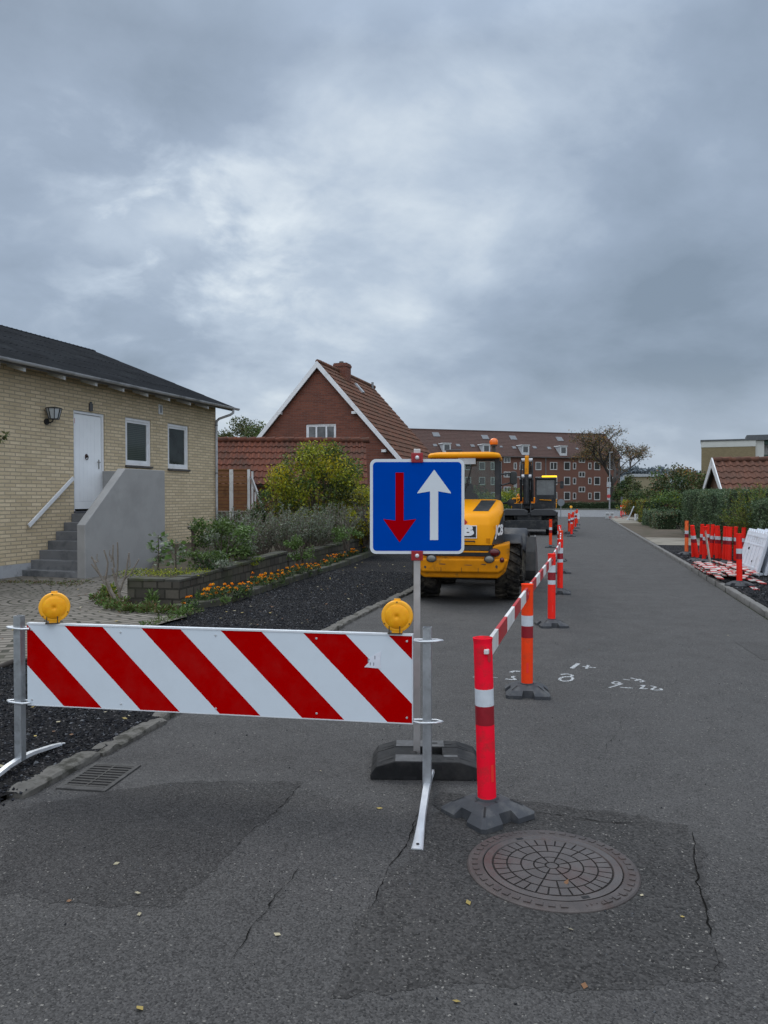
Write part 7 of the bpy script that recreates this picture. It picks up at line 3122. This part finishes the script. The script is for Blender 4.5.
first = tube_thing('red marker tube at the outer end of the packed upright bunch', vp(693.5, 557), (R(3), R(-4)), 0, fl_red)
lab_b = 'red marker tube with a white band standing in the packed upright bunch'
xs = [(697.5, 557.5), (701, 555), (704, 559), (707.5, 555.5), (711, 558), (714, 555), (717, 558.5)]
for i, (px, py) in enumerate(xs):
    dup(first, vp(px, py), (R(-2 + (i * 5 % 9)), R(-9 + (i * 7 % 11)), i * .8), lab_b, 'red marker tubes in the packed upright bunch')
second = [(720.5, 558.5), (724, 559.5), (727, 560), (729.5, 560.5)]
for i, (px, py) in enumerate(second):
    dup(first, vp(px, py), (R(1 + i), R(-6 + (i * 3 % 7)), i * 1.1), 'red marker tube of the four standing before the feathery shrub', 'four red marker tubes before the feathery shrub')
dup(first, vp(735.5, 560.5), (R(2), R(-2), .4), 'single red marker tube standing in shade beside the white panels', GST)
dup(first, vp(742, 562), (R(3), R(1), 1.4), 'red marker tube half hidden behind the front marker post', GST)
for i, (px, py, lab) in enumerate(((696, 560.5, 'flat grey rubber base under the outer red tubes'), (706, 561.5, 'flat grey rubber base under the middle of the packed tubes'), (726, 563, 'flat grey rubber base under the four red tubes'))):
    p = vp(px, py)
    T = thing('rubber_base', lab, 'base', (p.x, p.y, VZ - .035), .3 + i * .5, 'loose rubber bases on the verge')
    make_base(T)
# the pale weathered board leaning on the tubes
pile_m = m_stripes('pile_board', .46, 'x', (.42, .035, .035), (.50, .475, .45), .13, .55, .6)
pile_m2 = m_stripes('pile_board_dirty', .5, 'x', (.34, .05, .045), (.42, .39, .36), .31, .7, .7)


def plank(label, p0, p1, wd, tk, m, grp, roll=0.0):
    d_ = p1 - p0
    b = MB()
    b.box(0, d_.length, -wd / 2, wd / 2, -tk / 2, tk / 2)
    o = b.build('striped_board', m, bevel=.003)
    o.location = p0
    o.rotation_euler = (roll, -math.asin(max(-1, min(1, d_.z / d_.length))), math.atan2(d_.y, d_.x))
    return tag(o, label, 'striped board', grp)


q0, q1 = vp(710.2, 563.5), AT(705.3, 531, vp(710.2, 563.5).y + .2)
plank('weathered pale striped board leaning upright against the red tubes', q0, q1, .12, .022, M('bare_board', (.42, .36, .30), .7, 0, .25, 5, dirt=(.45, .10, .08), ds=2.2, dlo=.52, dhi=.6), 'striped boards beside the hedge', R(70))
rnd = random.Random(33)
pile_c = vp(718, 574)
GP = 'striped boards in the loose pile'
for i in range(40):
    lay = i // 11
    t_ = pile_c.dot(RD) + rnd.uniform(-1.25, 1.2) * (1 - lay * .12)
    n_ = pile_c.dot(RN) + rnd.uniform(-.6, .62) * (1 - lay * .12)
    a = rnd.gauss(0, .15) + (PI if rnd.random() < .5 else 0)
    L_ = rnd.uniform(1.5, 2.1)
    dr = (RD * math.cos(a) + RN * math.sin(a))
    c_ = NT(n_, t_)
    z0 = VZ + .022 + lay * .032 + rnd.uniform(0, .03)
    p0, p1 = c_ - dr * L_ / 2, c_ + dr * L_ / 2
    p0.z, p1.z = z0 + rnd.uniform(-.004, .022), z0 + rnd.uniform(-.004, .022)
    # keep the heap off the road
    mn = min(p0.dot(RN), p1.dot(RN)) - (kern2(t_) + .04)
    if mn < 0:
        sh_ = RN * -mn
        p0, p1 = p0 + sh_, p1 + sh_
    plank('worn red and white striped board in the loose pile on the verge', p0, p1, rnd.uniform(.095, .125), .02, pile_m if rnd.random() < .6 else pile_m2, GP, rnd.gauss(0, .06))
plank('single striped board sticking out below the front marker post', vp(745, 583), vp(757, 590), .09, .02, pile_m, GP)

# white plastic barrier panels leaning on the hedge
plast = M('white_plastic', (.66, .70, .76), .45, 0, .05, 4, dirt=(.46, .47, .48), ds=5, dlo=.52, dhi=.75)


def panel(label, base0, base1, lean, loc_off, H=.92):
    d_ = (base1 - base0)
    L = d_.length
    T = thing('plastic_barrier', label, 'barrier panel', (base0 + loc_off), 0, 'white plastic barrier panels leaning on the hedge')
    T.rotation_euler = Euler((lean, 0, math.atan2(d_.y, d_.x)), 'XYZ')
    b = MB()
    # scalloped top edge
    top = []
    nt_ = 9
    for k in range(nt_):
        x0_, x1_ = L * k / nt_, L * (k + 1) / nt_
        w_ = x1_ - x0_
        top += [(x0_ + .001, H - .055), (x0_ + w_ * .18, H - .05), (x0_ + w_ * .28, H), (x0_ + w_ * .66, H), (x0_ + w_ * .78, H - .05)]
    top.append((L, H - .055))
    poly = [(L, .0), (L * .92, -.0), (L * .9, .05), (L * .1, .05), (L * .08, .0), (0, 0)] + top
    b.prism(poly, -.03, .03)
    bd = b.build('panel', plast, T, bevel=.008)
    b = MB()
    # raised ribs and frames on both faces
    for y0, y1 in ((-.0365, -.0305), (.0305, .0365)):
        for a in ((.04, L - .04, H - .16, H - .12), (.04, L - .04, H - .34, H - .31), (.04, L - .04, .10, .14), (.04, .08, .14, H - .34), (L - .08, L - .04, .14, H - .34)):
            b.box(a[0], a[1], y0, y1, a[2], a[3])
        for k in range(1, 6):
            x = .06 + (L - .12) * k / 6
            b.box(x - .018, x + .018, y0 + .001, y1 - .001, .14, H - .34)
        for k in range(1, 9):
            x = .06 + (L - .12) * k / 9
            b.box(x - .012, x + .012, y0 + .0015, y1 - .0015, H - .29, H - .17)
    b.build('rib', plast, bd, bevel=.005)
    b = MB()
    b.box(L * .30, L * .36, -.0375, -.0305, H * .50, H * .56)
    b.box(L * .62, L * .66, -.0375, -.0305, H * .24, H * .28)
    b.build('hand_hole', m_dark, bd)
    b = MB()
    for x in (.10, L - .22):
        b.box(x, x + .12, -.10, .10, -.02, .03)
    b.build('foot', plast, bd, bevel=.01)
    return T


# bottom edges run along the verge, tops lean towards the hedge (to the garden side)
t0 = 17.0
for i, lab in enumerate(('white plastic barrier panel with a scalloped top, outermost of the leaning stack', 'white plastic barrier panel leaning second in the stack, its edge showing', 'innermost white plastic barrier panel against the hedge')):
    n_ = 3.50 + .16 * i
    p1, p0 = NT(n_, t0 + .05 * i, VZ), NT(n_, t0 + 1.95 + .04 * i, VZ)
    panel(lab, p0, p1, R(-15 - i), Vector((0, 0, .02)))

# ------------------------------------------------------------------ far end of the verge
for i, (px, w_, lab) in enumerate(((607.4, .34, 'pale concrete block at the far kerb end, the broader one'), (612, .26, 'second pale concrete block beside the fallen striped boards'))):
    p = G(px, 519)
    T = thing('concrete_block', lab, 'concrete block', (p.x, p.y, 0), RROT)
    b = MB()
    b.box(-w_ / 2, w_ / 2, -.15, .15, 0, .48)
    b.build('body', M('pale_block', (.40, .42, .42), .8, 0, .08, 3) if i == 0 else bpy.data.materials['pale_block'], T, bevel=.03)
    b = MB()
    b.box(-w_ * .3, w_ * .3, -.155, -.1501, .30, .42)
    b.build('recess', M('block_shadow', (.22, .23, .23), .9), T)
for i, (px, py, lab, s) in enumerate(((621, 517, 'orange banded marker post by the leaning white panel at the junction', mk_c), (625.5, 515.5, 'red marker post standing behind the white panel at the junction', mk_b), (623, 516, 'dull red marker post between the two at the junction', mk_b))):
    dup(s, G(px, py, RZ), R(20 * i), lab, 'marker posts at the far junction')
p = G(628, 520, RZ)
T = panel('white plastic barrier panel leaning beside the far junction posts', NT(p.dot(RN) + .15, p.dot(RD) + 1.9, RZ), NT(p.dot(RN) + .0, p.dot(RD) - .0, RZ), R(-22), Vector((0, 0, .02)), 1.0)
T['group'] = 'white panels at the far junction'
for i in range(6):
    p = G(615 + rnd.uniform(-1, 5), 519.3 - rnd.uniform(0, .8), .03)
    a = rnd.gauss(1.2, .3)
    dr = RD * math.cos(a) + RN * math.sin(a)
    plank('small fallen striped board near the far concrete blocks', p - dr * .6 + Vector((0, 0, .03 * i)), p + dr * .6 + Vector((0, 0, .03 * i + .02)), .11, .02, pile_m, 'fallen striped boards at the far junction')
p = G(636.3, 520.5, RZ)
T = thing('white_stake', 'short white stake beside the golden bush at the footpath', 'stake', (p.x, p.y, RZ))
b = MB()
b.box(-.11, .11, -.08, .08, 0, .46)
b.build('body', white_wood, T, bevel=.02)

# ------------------------------------------------------------------ loose things on the ground
rng = np.random.default_rng(77)


def rocks(name, label, n, xs_, zs_, z, m, s0, s1, cat, seed):
    """small broken stones: distorted octahedra."""
    rng = np.random.default_rng(seed)
    P = np.column_stack([xs_, zs_, np.full(n, z)])
    s = rng.uniform(s0, s1, (n, 1, 1)) * rng.uniform(.6, 1.4, (n, 1, 3))
    base = np.array([[1, 0, 0], [-1, 0, 0], [0, 1, 0], [0, -1, 0], [0, 0, 1], [0, 0, -1]], float)
    V = base[None] * s * rng.uniform(.65, 1.25, (n, 6, 1)) + rng.normal(0, .15, (n, 6, 3)) * s
    ang = rng.uniform(0, 6.28, n)
    c, s_ = np.cos(ang), np.sin(ang)
    Vx = V[:, :, 0] * c[:, None] - V[:, :, 1] * s_[:, None]
    Vy = V[:, :, 0] * s_[:, None] + V[:, :, 1] * c[:, None]
    V = np.stack([Vx, Vy, V[:, :, 2] * .8], 2) + P[:, None]
    tri = [(0, 2, 4), (2, 1, 4), (1, 3, 4), (3, 0, 4), (2, 0, 5), (1, 2, 5), (3, 1, 5), (0, 3, 5)]
    T_ = V[:, np.array(tri)].reshape(-1, 3)
    o = np_mesh(name, T_, 0, 3, m, np.repeat(rng.choice(len(m), n, p=None if len(m) == 1 else np.array([.55, .35, .10][:len(m)]) / sum([.55, .35, .10][:len(m)])), 8))
    return tag(o, label, cat, kind='stuff')


g1 = M('chipping_black', (.010, .0105, .0125), .7, 0, .3, 40, spec=.12)
g2 = M('chipping_grey', (.024, .026, .031), .7, 0, .3, 40, spec=.12)
g3 = M('chipping_pale', (.075, .078, .085), .7, 0, .3, 40)
n = 26000
tq = 2.6 + rng.random(n) ** 1.3 * 14
nq = rng.uniform(-5.9, -3.0, n)
nn_ = np.array([min(v, KG(t_) - (.135 if t_ > 3.7 else .02)) for v, t_ in zip(nq, tq)])
xs_ = RN.x * nn_ + RD.x * tq
ys_ = RN.y * nn_ + RD.y * tq
# keep them off the paving
edge_y = np.interp(xs_, [G(0, 664, PZ).x, G(187, 616.5, PZ).x], [G(0, 664, PZ).y, G(187, 616.5, PZ).y])
ok = (ys_ < edge_y - .02) | (xs_ > G(187, 616.5, PZ).x)
xs_, ys_ = xs_[ok], ys_[ok]
rocks('gravel', 'loose black and grey chippings on the gravel strip', len(xs_), xs_, ys_, GZ + .004, [g1, g2, g3], .006, .0145, 'gravel', 1)
n = 1500
xs_, ys_ = rng.uniform(-2.6, 4.5, n), rng.uniform(2.2, 9, n)
nnv = RN.x * xs_ + RN.y * ys_
ok = (nnv > -2.95) & (nnv < 2.5)
xs_, ys_ = xs_[ok], ys_[ok]
ok = ((xs_ - .77) ** 2 + (ys_ - 3.53) ** 2) > .17
rocks('grit', 'loose grit scattered on the asphalt', int(ok.sum()), xs_[ok], ys_[ok], .004, [g3, g2, g1], .0018, .005, 'grit', 2)
# rocks on the verge
n = 5000
tq = rng.uniform(11.8, 24, n)
nq = np.array([kern2(t_) for t_ in tq]) + .16 + rng.random(n) * 1.6
rocks('gravel', 'dark chippings on the verge under the striped boards', n, RN.x * nq + RD.x * tq, RN.y * nq + RD.y * tq, VZ + .006, [g1, g2, g3], .010, .022, 'gravel', 3)


def litter(name, label, pts, size, mats, seed, z):
    rng = np.random.default_rng(seed)
    P = np.array(pts)
    n = len(P)
    A = rng.normal(size=(n, 3))
    A[:, 2] *= .12
    A /= np.linalg.norm(A, axis=1, keepdims=True)
    s = size * rng.uniform(.5, 1.2, (n, 1))
    c = np.column_stack([-A[:, 1], A[:, 0], rng.normal(0, .25, n)])
    q = np.empty((n, 4, 3))
    q[:, 0], q[:, 1], q[:, 2], q[:, 3] = P, P + A * s * .5 + c * s * .33, P + A * s, P + A * s * .5 - c * s * .33
    q[:, :, 2] = np.maximum(q[:, :, 2], z)
    o = np_mesh(name, q.reshape(-1, 3), 0, 4, mats, rng.choice(len(mats), n))
    return tag(o, label, 'fallen leaves', kind='stuff')


dead = [m_leaf('dead_leaf_yellow', (.36, .27, .08), .7, .1), m_leaf('dead_leaf_pale', (.34, .30, .20), .7, .1), m_leaf('dead_leaf_brown', (.15, .075, .035), .7, .1)]
pts = [tuple(G(px, py, .008)) for px, py in ((141, 893), (139, 912), (383, 808), (564, 886), (641, 896), (568, 928), (585, 982), (685, 917), (727, 575 + 60), (143, 1010), (281, 935), (588, 650), (583, 577), (470, 905), (120, 862), (72, 900), (452, 1000), (320, 770), (402, 703))]
litter('fallen_leaves', 'few small yellow leaves scattered on the asphalt', pts, .035, dead, 4, .006)
pts = []
for k in range(240):
    t_ = 2.8 + rng.random() ** 1.2 * 16
    n_ = rng.uniform(-5.7, -3.3)
    p = NT(n_, t_, GZ + .022)
    pts.append(tuple(p))
litter('fallen_leaves', 'brown and yellow leaves lying on the black gravel strip', pts, .05, dead, 5, GZ + .012)
pts = [tuple(G(rng.uniform(0, 130), rng.uniform(585, 655), PZ + .006)) for k in range(60)]
litter('fallen_leaves', 'brown leaves lying on the brick ring paving', pts, .05, dead, 6, PZ + .004)
# fallen branch / soil edge of the paving
p0, p1 = G(0, 667, GZ + .01), G(30, 659, GZ + .03)
T = thing('edge_root', 'dark twisted root along the edge of the paving behind the barrier post', 'root', (0, 0, 0))
b = MB()
b.tube([G(-12, 669, GZ + .02), p0, G(12, 662, GZ + .05), G(20, 661, GZ + .04), p1], [.02, .03, .028, .022, .012], 8)
b.build('root', bark_d, T, smooth=60)
